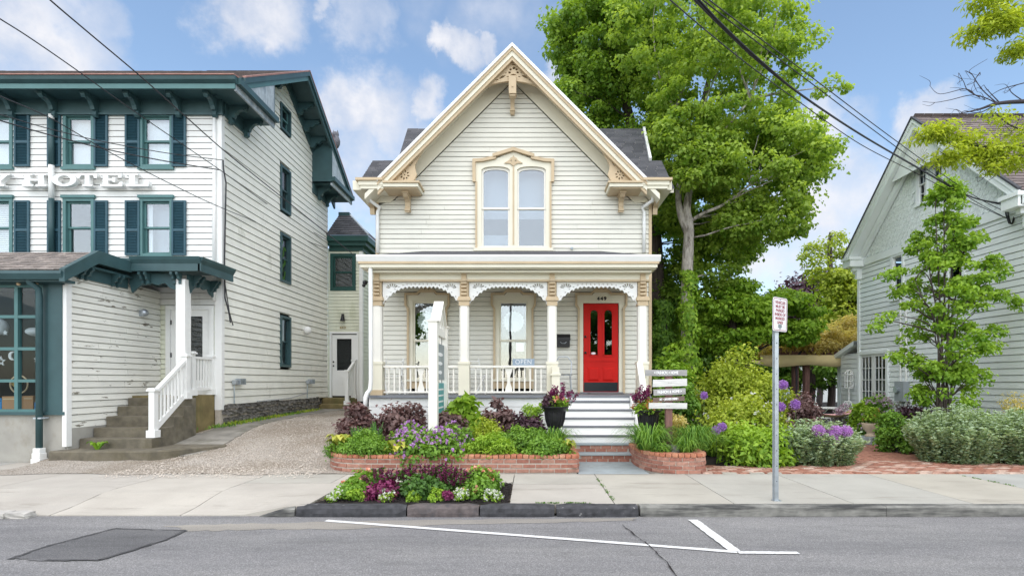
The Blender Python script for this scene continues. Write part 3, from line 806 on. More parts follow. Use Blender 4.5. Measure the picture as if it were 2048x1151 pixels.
brick_wall('brick_planter', 'long red brick planter with rounded end, left of the entrance steps', lp, 3, 0.0, .235, False,
           [(-3.6,11.7),(-3.6,10.4),(-3.42,9.75),(-3.1,9.3),(-2.7,9.15),(.65,9.15),(.70,9.4),(.70,11.7)], .25)
rp = [(1.90,10.5),(1.88,9.85),(1.94,9.4),(2.1,9.08),(2.35,8.955),(2.65,8.945),(2.84,9.0),(2.93,9.2),(2.94,9.6),(2.94,10.3)]
brick_wall('brick_planter', 'small rounded red brick planter under the plank sign, right of the steps', rp, 4, 0.0, .27, False,
           [(2.0,11.7),(2.0,9.85),(2.05,9.45),(2.2,9.18),(2.4,9.07),(2.65,9.06),(2.8,9.15),(2.84,9.6),(2.84,11.7)], .27)
struct(MB().add([(.78,8.93,.004),(1.95,8.93,.004),(1.9,10.33,.006),(.80,10.33,.006)], [(0,1,2,3)]).build('entrance_flagstone', M['bluestone']))
# brick and bluestone steps
st = thing('entrance_steps', 'two brick steps with bluestone treads below the white porch stair', 'steps', (1.35, 10.3, 0))
bme = rough_mesh('brick', .19, .09, .058, 1, .002, 70, .05); bme.materials.append(M['brick'])
for (y0, y1, z0, z1) in ((10.28, 10.75, 0.0, .135), (10.05 - .02 + .0, 10.6, .0, .0),):
    pass
lv = [(10.27, .0, .16), (10.52, .16, .325)]
for i, (yy, za, zb) in enumerate(lv):
    MB().box(.82, 1.90, yy + .015, yy + .8, za - .02, zb - .035).build('riser', M['mortar'], st)
    for c in range(2):
        x = .84 - (.1 if c else 0)
        while x < 1.86:
            if x + .1 > .86: place('brick', bme, (x + .1, yy + .048, za + .002 + c * .062), 0, st)
            x += .205
    MB().box(.81, 1.905, yy - .025, yy + (.27 if i == 0 else .62), zb - .035, zb).build('tread', M['bluestone'], st, bevel=.006)
# ---------------------------------------------------------------- the cream house
DW = 13.4; DC = 11.95; ZF = 1.22
house = thing('victorian_house', 'cream clapboard house with steep gable, tan trim, front porch and red door', 'house', (-.42, DW, 0))
T = TF(DW)
wx = lambda x: PX(x, DW); wz = lambda y: PZ(y, DW)
AL, AR, AC = wx(752), wx(1303), PX(1025, DW)
ZAP = 8.86
def span(b):
    if b < 5.87: return (AL + .06, AR - .06)
    h = ZAP - b
    return (max(AL, AC - h), min(AR, AC + h)) if h > .03 else None
# window / door openings on the front wall
OP = []
W2 = (wx(953), wx(1101), wz(497), wz(306)); OP.append((W2[0], W2[1], W2[2], wz(322)))
PW = [(wx(817), wx(893), ZF + .02, wz(588)), (wx(989), wx(1065), ZF + .02, wz(588))]; DR = (wx(1157), wx(1248), ZF, wz(588))
OP += PW + [DR]
clap(house, T, ZF, ZAP, .1185, span, OP, M['cream'])
# body: side walls, back wall, foundation, floors so the rooms are dark
b = MB(); XL, XR = AL + .005, AR - .005
b.add([(XL,DW+.02,.2),(XL,22,.2),(XL,22,6.2),(XL,DW+.02,6.2)], [(0,1,2,3)]); b.add([(XR,DW+.02,.2),(XR,22,.2),(XR,22,6.2),(XR,DW+.02,6.2)], [(0,1,2,3)])
b.add([(XL,22,0),(XR,22,0),(XR,22,6.2),(AC,22,9.3),(XL,22,6.2)], [(0,1,2,3,4)])
b.build('side_wall', M['cream'], house)
r = MB(); r.box(XL+.02, XR-.02, DW+.05, 21.9, ZF-.05, ZF); r.box(XL+.02, XR-.02, DW+.05, 21.9, 4.45, 4.5); r.box(XL+.02, XR-.02, 17.5, 17.55, ZF, 7.6)
r.build('interior', M['dark_room'], house)
# corner boards
for a0, a1 in ((AL, AL + .07), (AR - .07, AR)): MB(T).box(a0, a1, -.05, .03, ZF, 5.9).build('corner_board', M['tan'], house)
# frieze boards along the rakes
ZRF = 9.42; DRK = 12.85; CR = DW - DRK
ac = PX(1024.5, DRK)
fz = MB(T)
for s in (-1, 1):
    e = AL if s < 0 else AR
    h = abs(e - AC)
    fz.prism([(AC, ZAP + .03), (AC + s * 2.99, ZAP - 2.96), (e, ZAP - 2.96), (e, ZAP - h + .42), (AC, ZAP + .44)], .0, .03)
fz.build('frieze', M['cream_trim'], house)
# roof: front gable, then the cross gable behind it
roof = MB()
for s in (-1, 1):
    L0 = 3.15 + .33
    roof.add([(ac, DRK, ZRF), (ac, 17.2, ZRF), (ac + s*L0, 17.2, ZRF - L0), (ac + s*L0, DRK, ZRF - L0), (ac, DRK, ZRF-.13), (ac, 17.2, ZRF-.13), (ac + s*L0, 17.2, ZRF-L0-.13), (ac + s*L0, DRK, ZRF-L0-.13)],
             [(0,1,2,3),(4,5,6,7),(0,3,7,4),(3,2,6,7),(1,2,6,5)])
roof.build('roof_deck', M['cream_trim'], house)
for s in (-1, 1):
    shingles('roof', (ac, DRK + .02, ZRF), (0, 1, 0), (s, 0, -1), [(0, 0), (4.2, 0), (4.2, 4.9), (0, 4.9)], .14, .3, M['shingle'], house)
zr2, dr2 = 9.38, 17.0
cg = MB()
xl0, xr0, xl1, xr1 = -3.85, 3.5, -4.55, 3.72
cg.add([(xl0,dr2,zr2),(xr0,dr2,zr2),(xr0-.17,15.33,zr2-1.67),(xl0+.1,15.33,zr2-1.67),(xl0,dr2,zr2-.12),(xr0,dr2,zr2-.12),(xr0-.17,15.33,zr2-1.79),(xl0+.1,15.33,zr2-1.79)], [(0,1,2,3),(4,5,6,7),(0,3,7,4),(1,2,6,5)])
cg.add([(xl1+.1,15.33,zr2-1.67),(xr1-.05,15.33,zr2-1.67),(xr1,14.2,zr2-2.8),(xl1,14.2,zr2-2.8),(xl1,14.2,zr2-2.95),(xr1,14.2,zr2-2.95),(xr1-.05,15.33,zr2-1.82),(xl1+.1,15.33,zr2-1.82)], [(0,1,2,3),(2,3,4,5),(0,3,4,7),(1,2,5,6),(4,5,6,7)])
cg.add([(xl0,dr2,zr2),(xr0,dr2,zr2),(xr1,21.5,zr2-4.5),(xl1,21.5,zr2-4.5)], [(0,1,2,3)])
cg.add([(xr0-.3,dr2,zr2-.1),(xr0-.3,14.4,zr2-2.8),(xr0-.3,20.6,zr2-3.7),(xr0-.3,17,3)], [(0,1,3,2)])
cg.build('cross_gable', M['cream_trim'], house)
V2 = Vector((0, -1, -1))
shingles('roof', (0, dr2, zr2), (1, 0, 0), V2, [(xl0, 0), (xr0, 0), (xr0 - .17, 2.36), (xl0 + .1, 2.36)], .14, .3, M['shingle'], house)
shingles('roof', (0, 15.33, zr2 - 1.67), (1, 0, 0), V2, [(xl1 + .1, 0), (xr1 - .05, 0), (xr1, 1.6), (xl1, 1.6)], .14, .3, M['shingle'], house)
wr = MB(); wr.bar((xr0 + .02, dr2, zr2 + .0), (xr0 - .15, 15.3, zr2 - 1.66), .07, .14); wr.build('rake_trim', M['white'], house)
# side eaves (boxed gutters) of the front gable
for s in (-1, 1):
    e = ac + s * 3.48
    MB().box(min(e, e + s*.3), max(e, e + s*.3), DRK + .06, 14.4, 6.05, 6.27).build('eave_gutter', M['cream_trim'], house)
# rake mouldings
LR = 3.17
for (o0, o1, c0, c1, mt, nm) in ((-.035, .05, CR - .04, CR + .09, M['white'], 'drip_edge'), (.05, .13, CR - .05, CR + .065, M['tan'], 'crown_moulding'),
                                 (.13, .25, CR - .06, CR + .035, M['cream_trim'], 'rake_board'), (.25, .34, CR - .07, CR + .012, M['tan'], 'bed_moulding')):
    for s in (-1, 1):
        MB(T).prism([(ac, ZRF - o0), (ac + s*LR, ZRF - o0 - LR), (ac + s*LR, ZRF - o1 - LR), (ac, ZRF - o1)], c0, c1).build(nm, mt, house)
# cornice returns with brackets
for s, x_out, x_in, x_mid in ((-1, 713, 840, 767), (1, 1343, 1215, 1285)):
    q = lambda x: PX(x, DRK)
    def bx(x0, x1, c0, c1, y0, y1, nm, mt):
        a0, a1 = sorted((q(x0), q(x1))); MB(T).box(a0, a1, c0, c1, PZ(y1, DRK), PZ(y0, DRK)).build(nm, mt, house)
    bx(x_out, x_mid, -.4, CR + .10, 357.5, 362.5, 'cornice_moulding', M['tan'])
    bx(x_out + s * -5, x_mid, -.4, CR + .05, 362.5, 371, 'cornice', M['cream_trim'])
    bx(x_out + s * -8, x_mid, -.4, CR + .02, 371, 377.5, 'cornice', M['cream_trim'])
    bx(x_mid, x_in, .0, CR + .10, 364, 367.5, 'cornice_moulding', M['tan'])
    bx(x_mid, x_in + s * 3, .0, CR + .06, 367.5, 374.5, 'cornice', M['cream_trim'])
    bx(x_mid, x_in + s * 6, .0, CR + .01, 374.5, 377, 'cornice_moulding', M['tan'])
    m = MB(T); a0, a1 = sorted((PX(x_out + s * -32, DW), PX(x_out + s * -70, DW)))
    m.prism([(a0, wz(393)), (a1, wz(393)), (a1 if s > 0 else a1 + .12, wz(384)), (a1 + .15 if s < 0 else a1, wz(380)), (a0 if s < 0 else a0 - .15, wz(380)), (a0 if s < 0 else a0 - .12, wz(384))], .03, .10)
    m.build('bed_moulding', M['tan'], house)
    bc = q(807 if s < 0 else 1248)
    br = MB(T); zt, zb = PZ(377, DRK), PZ(418, 13.2)
    br.prismx([(.03, zt), (.40, zt), (.40, zt-.07), (.34, zt-.12), (.22, zt-.13), (.15, zt-.20), (.14, zt-.30), (.17, zt-.37), (.16, zt-.44), (.10, zb+.02), (.03, zb)], bc - .055, bc + .055)
    br.box(bc - .075, bc + .075, .03, .43, zt - .05, zt + .002); br.box(bc - .065, bc + .065, .03, .19, zt - .40, zt - .36)
    br.build('bracket', M['tan'], house)
    # outer bracket seen under the eave
    e = AL if s < 0 else AR
    MB().prismx([(13.45, 6.05), (13.45, 5.62), (13.35, 5.6), (13.32, 5.75), (13.2, 5.8), (13.05, 5.95), (13.05, 6.05)], e + s*.02, e + s*.13).build('bracket', M['tan'], house)
    # downspout from eave to porch roof
    ex = wx(757) if s < 0 else wx(1287)
    gx = PX(740 if s < 0 else 1305, 13.1)
    MB().tube([(gx, 13.1, 5.98), (gx, 13.1, 5.86), (ex - s*.05, 13.3, 5.76), (ex, 13.33, 5.66), (ex, 13.33, 5.4), (ex, 13.33, 4.66)], .042, 8).build('downspout', M['white'], house, smooth=True)
# pierced gable ornament
pq = lambda x, y, d=12.9: (PX(x, d), PZ(y, d))
half = [(1024.5,114),(985,152),(938,197),(948,186),(959,180),(972,172),(984.5,166),(1001,162.3),(1016,160.5),(1024.5,160.5)]
outl = [pq(x, y) for x, y in half] + [pq(2049 - x, y) for x, y in reversed(half[1:-1])]
pc = lambda x, y: pq(940 + x / 7.19, 80 + y / 7.19)
def hole(x, y, rx, ry, rot=0): a, b_ = pc(x, y); k = 12.9 / F / 7.19; return circ(a, b_, rx * k, ry * k, 10, rot)
holes = [hole(568,455,20,15), hole(583,412,18,17), hole(632,390,24,20), hole(668,410,18,17), hole(684,455,19,15), hole(625,497,44,22), hole(624,342,22,7),
         [pc(360,565),(pc(400,548)),(pc(408,558)),(pc(372,575))], [pc(412,545), pc(450,505), pc(515,492), pc(480,525), pc(440,545)],
         [pc(888,560), pc(850,543), pc(842,553), pc(876,570)], [pc(836,540), pc(800,502), pc(735,490), pc(770,522), pc(808,540)],
         hole(512,460,18,6,.6), hole(740,458,18,6,-.6), hole(542,515,20,6,.2), hole(708,515,20,6,-.2)]
panel('gable_ornament', outl, holes, T, CR - .16, CR - .09, M['tan'], house)
kp = MB(T); kp.box(*[PX(x, 12.9) for x in (1017.5, 1032.5)], CR - .22, CR - .02, PZ(188, 12.9), PZ(152, 12.9)); kp.box(*[PX(x, 12.9) for x in (1019, 1031)], CR - .2, CR - .05, PZ(191.5, 12.9), PZ(188, 12.9))
kp.build('pendant', M['tan'], house, bevel=.006)
kb = MB(T); x0, x1 = PX(1021, 13.3), PX(1029, 13.3); zt, zb = PZ(190, 13.2), PZ(228, 13.3)
kb.prismx([(.02, zt + .2), (.35, zt + .2), (.3, zt), (.16, zt - .08), (.12, zb + .14), (.15, zb + .07), (.10, zb), (.02, zb)], x0, x1); kb.box(x0 - .01, x1 + .01, .02, .17, zb + .06, zb + .09)
kb.build('bracket', M['tan'], house)
MB(T).tube([(PX(1025,12.9), CR - .02, PZ(174,12.9)), (PX(1025,12.9), CR, PZ(174,12.9))], .018, 10).build('boss', M['tan'], house)
# pierced corner panels at the rake ends
for s in (-1, 1):
    mx_ = (lambda x: x) if s < 0 else (lambda x: 2049 - x)
    ol = [(779,363.5),(818,363.5),(828,358),(833,347),(829.5,336),(829,328),(836,314),(846,297),(843,295)]
    ol = [pq(mx_(x), y) for x, y in ol]
    hs = []
    fx, fy = mx_(808.5), 348.5
    for k in range(8):
        an = k * math.pi / 4 + .2; a, b_ = pq(fx + 7.4 * math.cos(an), fy + 7.4 * math.sin(an)); hs.append(circ(a, b_, .030, .019, 8, -an))
    hs.append(circ(*pq(fx, fy), .016, n=8)); hs.append(circ(*pq(mx_(788.5), 361), .035, .015, 8)); hs.append(circ(*pq(mx_(821), 327), .06, .02, 8, .9 if s < 0 else -.9 + math.pi))
    panel('corner_panel', ol, hs, T, CR - .16, CR - .09, M['tan'], house)

# ---- upper double window
casing = [(951.5,499),(951.5,363),(950,360),(950,326),(990,320),(1027,305),(1064,320),(1103,326),(1103,360),(1102,363),(1102,499)]
def arch(x0, x1, y0, y1, rise, n=12):
    return [(x0, y1), (x0, y0 + rise)] + [(x0 + (x1 - x0) * i / n, y0 + rise - rise * math.sqrt(1 - (2 * i / n - 1) ** 2)) for i in range(1, n)] + [(x1, y0 + rise), (x1, y1)]
dw = lambda pts, d=DW: [(PX(x, d), PZ(y, d)) for x, y in pts]
h1, h2 = arch(963, 1020, 334, 494, 7), arch(1034, 1092, 334, 494, 7)
uw = panel('double_window', dw(casing), [dw(h1), dw(h2)], T, -.06, .05, M['cream_trim'], house)
for (x0, x1) in ((963, 1020), (1034, 1092)):
    for (y0, y1, rise, c) in ((334, 418, 7, -.03), (415, 494, 0, -.05)):
        o_ = arch(x0, x1, y0, y1, rise) if rise else [(x0,y1),(x0,y0),(x1,y0),(x1,y1)]
        i_ = arch(x0+4, x1-4, y0+5, y1-3.5, rise - .5) if rise else [(x0+4,y1-3),(x0+4,y0+4),(x1-4,y0+4),(x1-4,y1-3)]
        panel('sash', dw(o_), [dw(i_)], T, c - .02, c + .02, M['white_post'], uw)
        MB(T).prism(dw(i_), c - .008, c - .002).build('pane', M['glass'], uw)
    MB(T).box(wx(x0), wx(x1), -.35, -.34, wz(430), wz(330)).build('roller_shade', M['shade'], uw)
MB(T).box(wx(963), wx(1020), -.4, -.39, wz(494), wz(462)).build('curtain', M['shade'], uw)
MB(T).box(wx(948), wx(1106), .03, .09, wz(503), wz(497)).build('sill', M['cream_trim'], uw)
def moulding(name, pts, wd, c0, c1, mat, parent, d=DW):
    m = MB(T); q = dw(pts, d); n = len(q)
    for i in range(n - 1):
        a, b_ = Vector(q[i]), Vector(q[i+1]); t = (b_ - a).normalized(); nn = Vector((-t.y, t.x)) * wd / 2; e = t * wd * .3
        m.prism([tuple(a - e + nn), tuple(b_ + e + nn), tuple(b_ + e - nn), tuple(a - e - nn)], c0, c1 - .0015 * (i % 2))
    return m.build(name, mat, parent)
moulding('hood', [(949,364),(948.5,323.5),(966,322.5),(990,317.5)], .075, .04, .11, M['tan'], uw)
moulding('hood', [(988,313.5),(1027,301.5),(1066,313.5)], .075, .04, .13, M['tan'], uw)
moulding('hood', [(1064,317.5),(1088,322.5),(1105.5,323.5),(1105,364)], .075, .04, .11, M['tan'], uw)
for x in (953, 1101): moulding('casing_bead', [(x, 366), (x, 503)], .045, .02, .075, M['tan'], uw)
moulding('mullion', [(1027, 336), (1027, 489)], .03, .045, .07, M['tan'], uw)
orn = [(1027,312),(1029,317),(1033,318),(1035,322),(1043,327),(1045,328.5),(1034,329),(1029,333),(1027,334.5)]
orn = orn + [(2054 - x, y) for x, y in reversed(orn[1:-1])]
panel('ornament', dw(orn), [circ(wx(1022.5), wz(324), .02, n=8), circ(wx(1031.5), wz(324), .02, n=8)], T, .05, .08, M['tan'], uw)

# ---- porch windows and door surround
def surround(part, cx, y0, ybot, glass_half, hw):
    x0, x1 = cx - hw, cx + hw
    pts = [(x0+3, ybot),(x0+3, 618),(x0-2, 610),(x0-2, 588),(cx-20, 588),(cx-14, 582),(cx+14, 582),(cx+20, 588),(x1+2, 588),(x1+2, 610),(x1-3, 618),(x1-3, ybot)]
    moulding('outer_moulding', pts, .05, .03, .085, M['tan'], part)
    cr_ = [(cx-17,585),(cx-14,579),(cx-10,578),(cx-8,573.5),(cx+8,573.5),(cx+10,578),(cx+14,579),(cx+17,585)]
    panel('crest', dw(cr_), [circ(wx(cx-4), wz(579), .022, .015, 8, .4), circ(wx(cx+4), wz(579), .022, .015, 8, -.4)], T, .03, .095, M['tan'], part)
for wi, cx in enumerate((855, 1027)):
    cas = [(cx-38,776),(cx-38,618),(cx-42,610),(cx-42,590),(cx-18,590),(cx-12,584),(cx+12,584),(cx+18,590),(cx+42,590),(cx+42,610),(cx+38,618),(cx+38,776)]
    pw = panel('porch_window', dw(cas), [dw([(cx-29,758),(cx-29,602),(cx+29,602),(cx+29,758)])], T, -.05, .035, M['cream_trim'], house)
    surround(pw, cx, 588, 776, 25, 41)
    for (y0, y1, c) in ((602, 682, -.02), (679, 758, -.045)):
        panel('sash', dw([(cx-29,y1),(cx-29,y0),(cx+29,y0),(cx+29,y1)]), [dw([(cx-25,y1-3.5),(cx-25,y0+4),(cx+25,y0+4),(cx+25,y1-3.5)])], T, c - .02, c + .02, M['cream_trim'], pw)
        MB(T).prism(dw([(cx-25,y1-3.5),(cx-25,y0+4),(cx+25,y0+4),(cx+25,y1-3.5)]), c - .008, c - .002).build('pane', M['glass_porch'], pw)
    MB(T).box(wx(cx-36), wx(cx+36), .03, .06, wz(776), wz(762)).build('apron_panel', M['tan'], pw)
    MB(T).box(wx(cx-42), wx(cx+42), .02, .1, wz(762), wz(758)).build('sill', M['cream_trim'], pw)
    # paper rosette hung behind the upper pane
    ros = thing('paper_rosette', ('large white paper rosette hanging in the left porch window', 'large white paper rosette hanging in the middle porch window, above the OPEN sign')[wi], 'decoration', (wx(cx), DW + .12, wz(642)), 'paper rosettes in the porch windows')
    k = 40; pl = [(wx(cx) + (.24 + .035 * (i % 2)) * math.cos(2*math.pi*i/k), wz(642) + (.24 + .035 * (i % 2)) * math.sin(2*math.pi*i/k)) for i in range(k)]
    MB(T).prism(pl, -.085, -.07).build('back_disc', M['decor'], ros)
    for rr, nn in ((.20, 14), (.12, 10)):
        for i in range(nn):
            an = 2*math.pi*i/nn; a, b_ = wx(cx) + rr * math.cos(an), wz(642) + rr * math.sin(an)
            MB(T).prism(circ(a, b_, .055, .035, 8, an), -.07, -.055 + random.uniform(-.008, .006)).build('petal', M['decor'], ros)
o = MB(T).box(wx(1032), wx(1048), -.10, -.095, wz(702), wz(684)).build('paper_notice', M['lettering']); tag(o, 'white paper notice taped inside the middle porch window', 'notice')
# door
dr = panel('door_surround', dw([(1157,786),(1157,618),(1154,610),(1154,590),(1184,590),(1190,584),(1215,584),(1221,590),(1250,590),(1250,610),(1247,618),(1247,786)]),
           [dw([(1166,786.5),(1166,606),(1237.5,606),(1237.5,786.5)])], T, -.06, .035, M['cream_trim'], house)
surround(dr, 1202, 588, 784, 30, 48)
text('house_number', '449', .115, wx(1203), wz(597.5), T, .04, .008, M['black'], dr, sx=1.15, bold=.004, spacing=1.25)
ga1, ga2 = arch(1179, 1197, 618, 711, 9), arch(1207, 1225.5, 618, 711, 9)
door = panel('front_door', dw([(1167,783),(1167,607),(1236.5,607),(1236.5,783)]), [dw(ga1), dw(ga2)], T, -.045, .0, M['red'], house)
door['label'] = 'red front door with two arched panes and dark kick plate'
for g in (ga1, ga2):
    MB(T).prism(dw(g), -.03, -.026).build('pane', M['glass_mid'], door)
    c_ = [Vector(p) for p in dw(g)]; m = MB(T)
    for i in range(len(c_)):
        a, b_ = c_[i], c_[(i+1) % len(c_)]; t = (b_ - a).normalized(); nn = Vector((-t.y, t.x)) * .02; m.prism([tuple(a+nn), tuple(b_+nn), tuple(b_-nn), tuple(a-nn)], -.002, .018)
    m.build('pane_moulding', M['red'], door)
for x0, x1 in ((1175, 1199), (1205, 1229)):
    MB(T).add([(wx(x0),.001,wz(761)),(wx(x1),.001,wz(761)),(wx(x1),.001,wz(734)),(wx(x0),.001,wz(734)),(wx(x0+4),.022,wz(758)),(wx(x1-4),.022,wz(758)),(wx(x1-4),.022,wz(737)),(wx(x0+4),.022,wz(737))], [(4,5,6,7),(0,1,5,4),(1,2,6,5),(2,3,7,6),(3,0,4,7)]).build('raised_panel', M['red'], door)
MB(T).box(wx(1172), wx(1232), .0, .016, wz(722), wz(718)).build('lock_rail', M['red'], door)
MB(T).box(wx(1168), wx(1235.5), .001, .007, wz(782), wz(764)).build('kick_plate', M['kick'], door)
MB(T).ball((wx(1170.5), .05, wz(705)), .032).build('knob', M['black'], door, smooth=True); MB(T).ball((wx(1170.5), .02, wz(673)), .03).build('deadbolt', M['black'], door, smooth=True)
MB(T).prism(circ(wx(1187), wz(706), .07, .04, 14), -.025, -.022).build('sticker', M['sign_red'], door); MB(T).prism(circ(wx(1187), wz(706), .055, .028, 14), -.0215, -.020).build('sticker_face', M['sign_white'], door)
MB(T).box(wx(1160), wx(1244), -.05, .14, ZF + .004, ZF + .04).build('threshold', M['porch_floor'], house)
o = thing('mailbox', 'black metal mailbox on the porch wall left of the red door', 'mailbox', (wx(1126), DW - .1, wz(694)))
m = MB(T); m.prismx([(.022,wz(694)),(.13,wz(694)),(.14,wz(676)),(.10,wz(671)),(.022,wz(669))], wx(1113), wx(1139)); m.build('body', M['black'], o)
MB(T).prismx([(.13,wz(681)),(.15,wz(681)),(.15,wz(675)),(.10,wz(669.5)),(.02,wz(667.5)),(.02,wz(669))], wx(1112), wx(1140)).build('lid', M['black'], o)
MB(T).tube([(wx(1120),.14,wz(684)),(wx(1123),.155,wz(687)),(wx(1129),.155,wz(687)),(wx(1132),.14,wz(684))], .006, 6).build('hasp', M['zinc'], o)
o = MB().box(PX(1176,13.1), PX(1243,13.1), 12.72, 13.2, ZF + .004, ZF + .022).build('door_mat', M['mat']); tag(o, 'dark grey mat on the porch floor at the red door', 'mat')
# small vent cap on the siding
MB(T).box(wx(1141), wx(1146), .02, .06, wz(499), wz(495)).build('vent_cap', M['silver_board'], house)

# ---------------------------------------------------------------- porch (belongs to the house)
cxp = lambda x, d=DC: PX(x, d)
TC = TF(DC)
px0, px1 = PX(741, DC), PX(1298, DC)
fl = MB(); k = 34
for i in range(k):
    a = px0 + (px1 - px0) * i / k; fl.box(a + .002, a + (px1 - px0) / k - .002, 11.78, DW - .03, ZF - .03, ZF + random.uniform(-.001, .001))
fl.build('porch_floor', M['porch_floor'], house)
MB().box(px0 - .02, px1 + .02, 11.76, 11.80, ZF - .06, ZF - .028).build('floor_nosing', M['porch_floor'], house)
sk = MB()
for i in range(5): sk.box(px0, px1, 11.83, 11.86, .22 + i * .188, .40 + i * .188)
sk.build('porch_skirt', M['white'], house)
MB().box(px0, px0 + .03, 11.86, DW, .2, ZF - .06).build('porch_skirt', M['white'], house)
MB().box(px0, px1, 11.7, DW - .02, 3.86, 3.9).build('porch_ceiling', M['cream_trim'], house)
# entablature
ey = lambda y: PZ(y, 11.9)
MB().box(px0 + .02, px1 - .02, 11.87, 12.03, ey(560), ey(534)).build('entablature', M['cream_trim'], house)
MB().box(px0, px1, 11.84, 12.05, ey(563), ey(559.5)).build('architrave_strip', M['tan'], house)
for xx in (px0 + .02, px1 - .16): MB().box(xx, xx + .14, 12.05, DW - .02, ey(560), ey(534)).build('entablature', M['cream_trim'], house)
# roof edge mouldings
RL, RR = PX(712, 11.5), PX(1322, 11.5); ry = lambda y: PZ(y, 11.5)
MB().box(RL + .12, RR - .12, 11.62, DW, ry(535), ry(531)).build('porch_soffit', M['cream_trim'], house)
MB().box(RL + .06, RR - .06, 11.56, 11.66, ry(533), ry(526)).build('fascia', M['cream_trim'], house)
MB().box(RL + .03, RR - .03, 11.53, 11.7, ry(526), ry(521.5)).build('bed_moulding', M['tan'], house)
g = MB(); g.prismx([(11.50, ry(509)), (11.49, ry(512)), (11.53, ry(521.5)), (11.66, ry(521.5)), (11.66, ry(509))], RL, RR); g.build('gutter', M['white'], house)
for s, e in ((-1, RL), (1, RR)):
    MB().box(min(e, e - s*.16), max(e, e - s*.16), 11.664, DW - .03, ry(521.5), ry(509)).build('gutter', M['white'], house)
    MB().box(min(e - s*.05, e - s*.17), max(e - s*.05, e - s*.17), 11.72, DW - .03, ry(533), ry(521.5)).build('fascia', M['cream_trim'], house)
zr0 = ry(509) - .01; zw = wz(502.5)
pr = MB(); a0, a1 = wx(847), wx(1200)
pr.add([(RL+.05,11.56,zr0),(RR-.05,11.56,zr0),(a1,DW-.03,zw),(a0,DW-.03,zw)], [(0,1,2,3)])
pr.add([(RL+.05,11.56,zr0),(a0,DW-.03,zw),(RL+.05,DW-.03,zr0)], [(0,1,2)]); pr.add([(RR-.05,11.56,zr0),(a1,DW-.03,zw),(RR-.05,DW-.03,zr0)], [(0,1,2)])
o = pr.build('porch_roof', M['shingle'], house); set_tone(o.data, [.6] * len(o.data.polygons))
# columns
zc = lambda y: PZ(y, DC)
def column(i, x):
    X = cxp(x); w0, w1 = .118, .10
    base = MB(); base.box(X - w0, X + w0, DC - w0, DC + w0, ZF, zc(726)); base.box(X - w0 - .015, X + w0 + .015, DC - w0 - .015, DC + w0 + .015, zc(728), zc(723)); 
    col = base.build('column', M['cream_trim'], house)
    ch = .035
    oc = lambda r: [(X-r+ch,DC-r),(X+r-ch,DC-r),(X+r,DC-r+ch),(X+r,DC+r-ch),(X+r-ch,DC+r),(X-r+ch,DC+r),(X-r,DC+r-ch),(X-r,DC-r+ch)]
    MB().prismz(oc(w1), zc(723), zc(606)).build('shaft', M['white_post'], col)
    c2 = MB(); c2.box(X-.112,X+.112,DC-.112,DC+.112, zc(612), zc(602)); c2.box(X-.14,X+.14,DC-.14,DC+.14, zc(602), zc(598)); c2.box(X-.125,X+.125,DC-.125,DC+.125, zc(598), zc(594)); c2.build('capital', M['tan'], col)
    u = MB(); u.box(X-.095,X+.095,DC-.06,DC+.10, zc(594), zc(563.2))
    for k in range(4):
        z0 = zc(592 - k * 7.3); u.prismx([(DC-.06, z0), (DC-.135, z0+.012), (DC-.135, z0+.05), (DC-.06, z0+.066)], X - .06, X + .06)
    u.prismx([(DC-.155, zc(531)), (DC-.155, zc(536)), (DC-.13, zc(540)), (DC-.11, zc(552)), (DC-.14, zc(559)), (DC-.14, zc(564)), (DC-.06, zc(564)), (DC-.06, zc(531))], X - .055, X + .055)
    u.box(X-.075, X+.075, DC-.25, DC-.06, zc(536), zc(531)); u.box(X-.065, X+.065, DC-.20, DC-.06, zc(540), zc(536))
    u.build('bracket', M['tan'], col)
    if i in (0, 3): MB().box(X-.13,X+.13,DC-.13,DC+.13, ZF, zc(779)).build('plinth', M['tan'], col)
    return col
CXS = [756, 929, 1104, 1284]
for i, x in enumerate(CXS): column(i, x)
# sawn spandrels
for i in range(3):
    xa, xb = CXS[i] + 9.5, CXS[i+1] - 9.5; N = 120; wd = xb - xa
    top = 563.3
    def low(u):   # lower outline in px rows, scalloped
        t = abs(2 * u - 1); arc = 572.5 + 34 * max(0, (t - .30) / .70) ** 2.1
        sc_ = abs(math.sin(math.pi * u * 19)); return arc + 4.2 * (1 - sc_ ** .8)
    outl = [(xa, top)] + [(xa + wd * k / N, low(k / N)) for k in range(N + 1)] + [(xb, top)]
    hs = []
    for k in range(1, 19):
        u = k / 19; t = abs(2*u - 1); y = 569.2 + 34 * max(0, (t - .30) / .70) ** 2.1 - 1.0
        if t < .93: hs.append(circ(PX(xa + wd * u, 11.93), PZ(y, 11.93), .0135, n=7))
    for s, xc in ((1, xa + 1.5), (-1, xb - 1.5)):
        fx, fy = xc + s * 17, 577
        for an in (200, 225, 250, 275, 300, 325) if s > 0 else (340, 315, 290, 265, 240, 215):
            a_ = math.radians(an); L1, L2 = 4.5, (13 if an not in (200, 340) else 12)
            p1 = (fx + L1 * math.cos(a_), fy + L1 * math.sin(a_) * .8); p2 = (fx + L2 * math.cos(a_), fy + L2 * math.sin(a_) * .8)
            if p2[1] < 565.3: p2 = (p2[0], 565.3)
            t = Vector((p2[0]-p1[0], p2[1]-p1[1])).normalized(); nn = Vector((-t.y, t.x))
            hs.append(dw([(p1[0]+nn.x*.5, p1[1]+nn.y*.5), (p2[0]+nn.x*1.5, p2[1]+nn.y*1.5), (p2[0]-nn.x*1.5, p2[1]-nn.y*1.5), (p1[0]-nn.x*.5, p1[1]-nn.y*.5)], 11.93))
    panel('spandrel', dw(outl, 11.93), hs, TC, -.015, .02, M['white'], house)
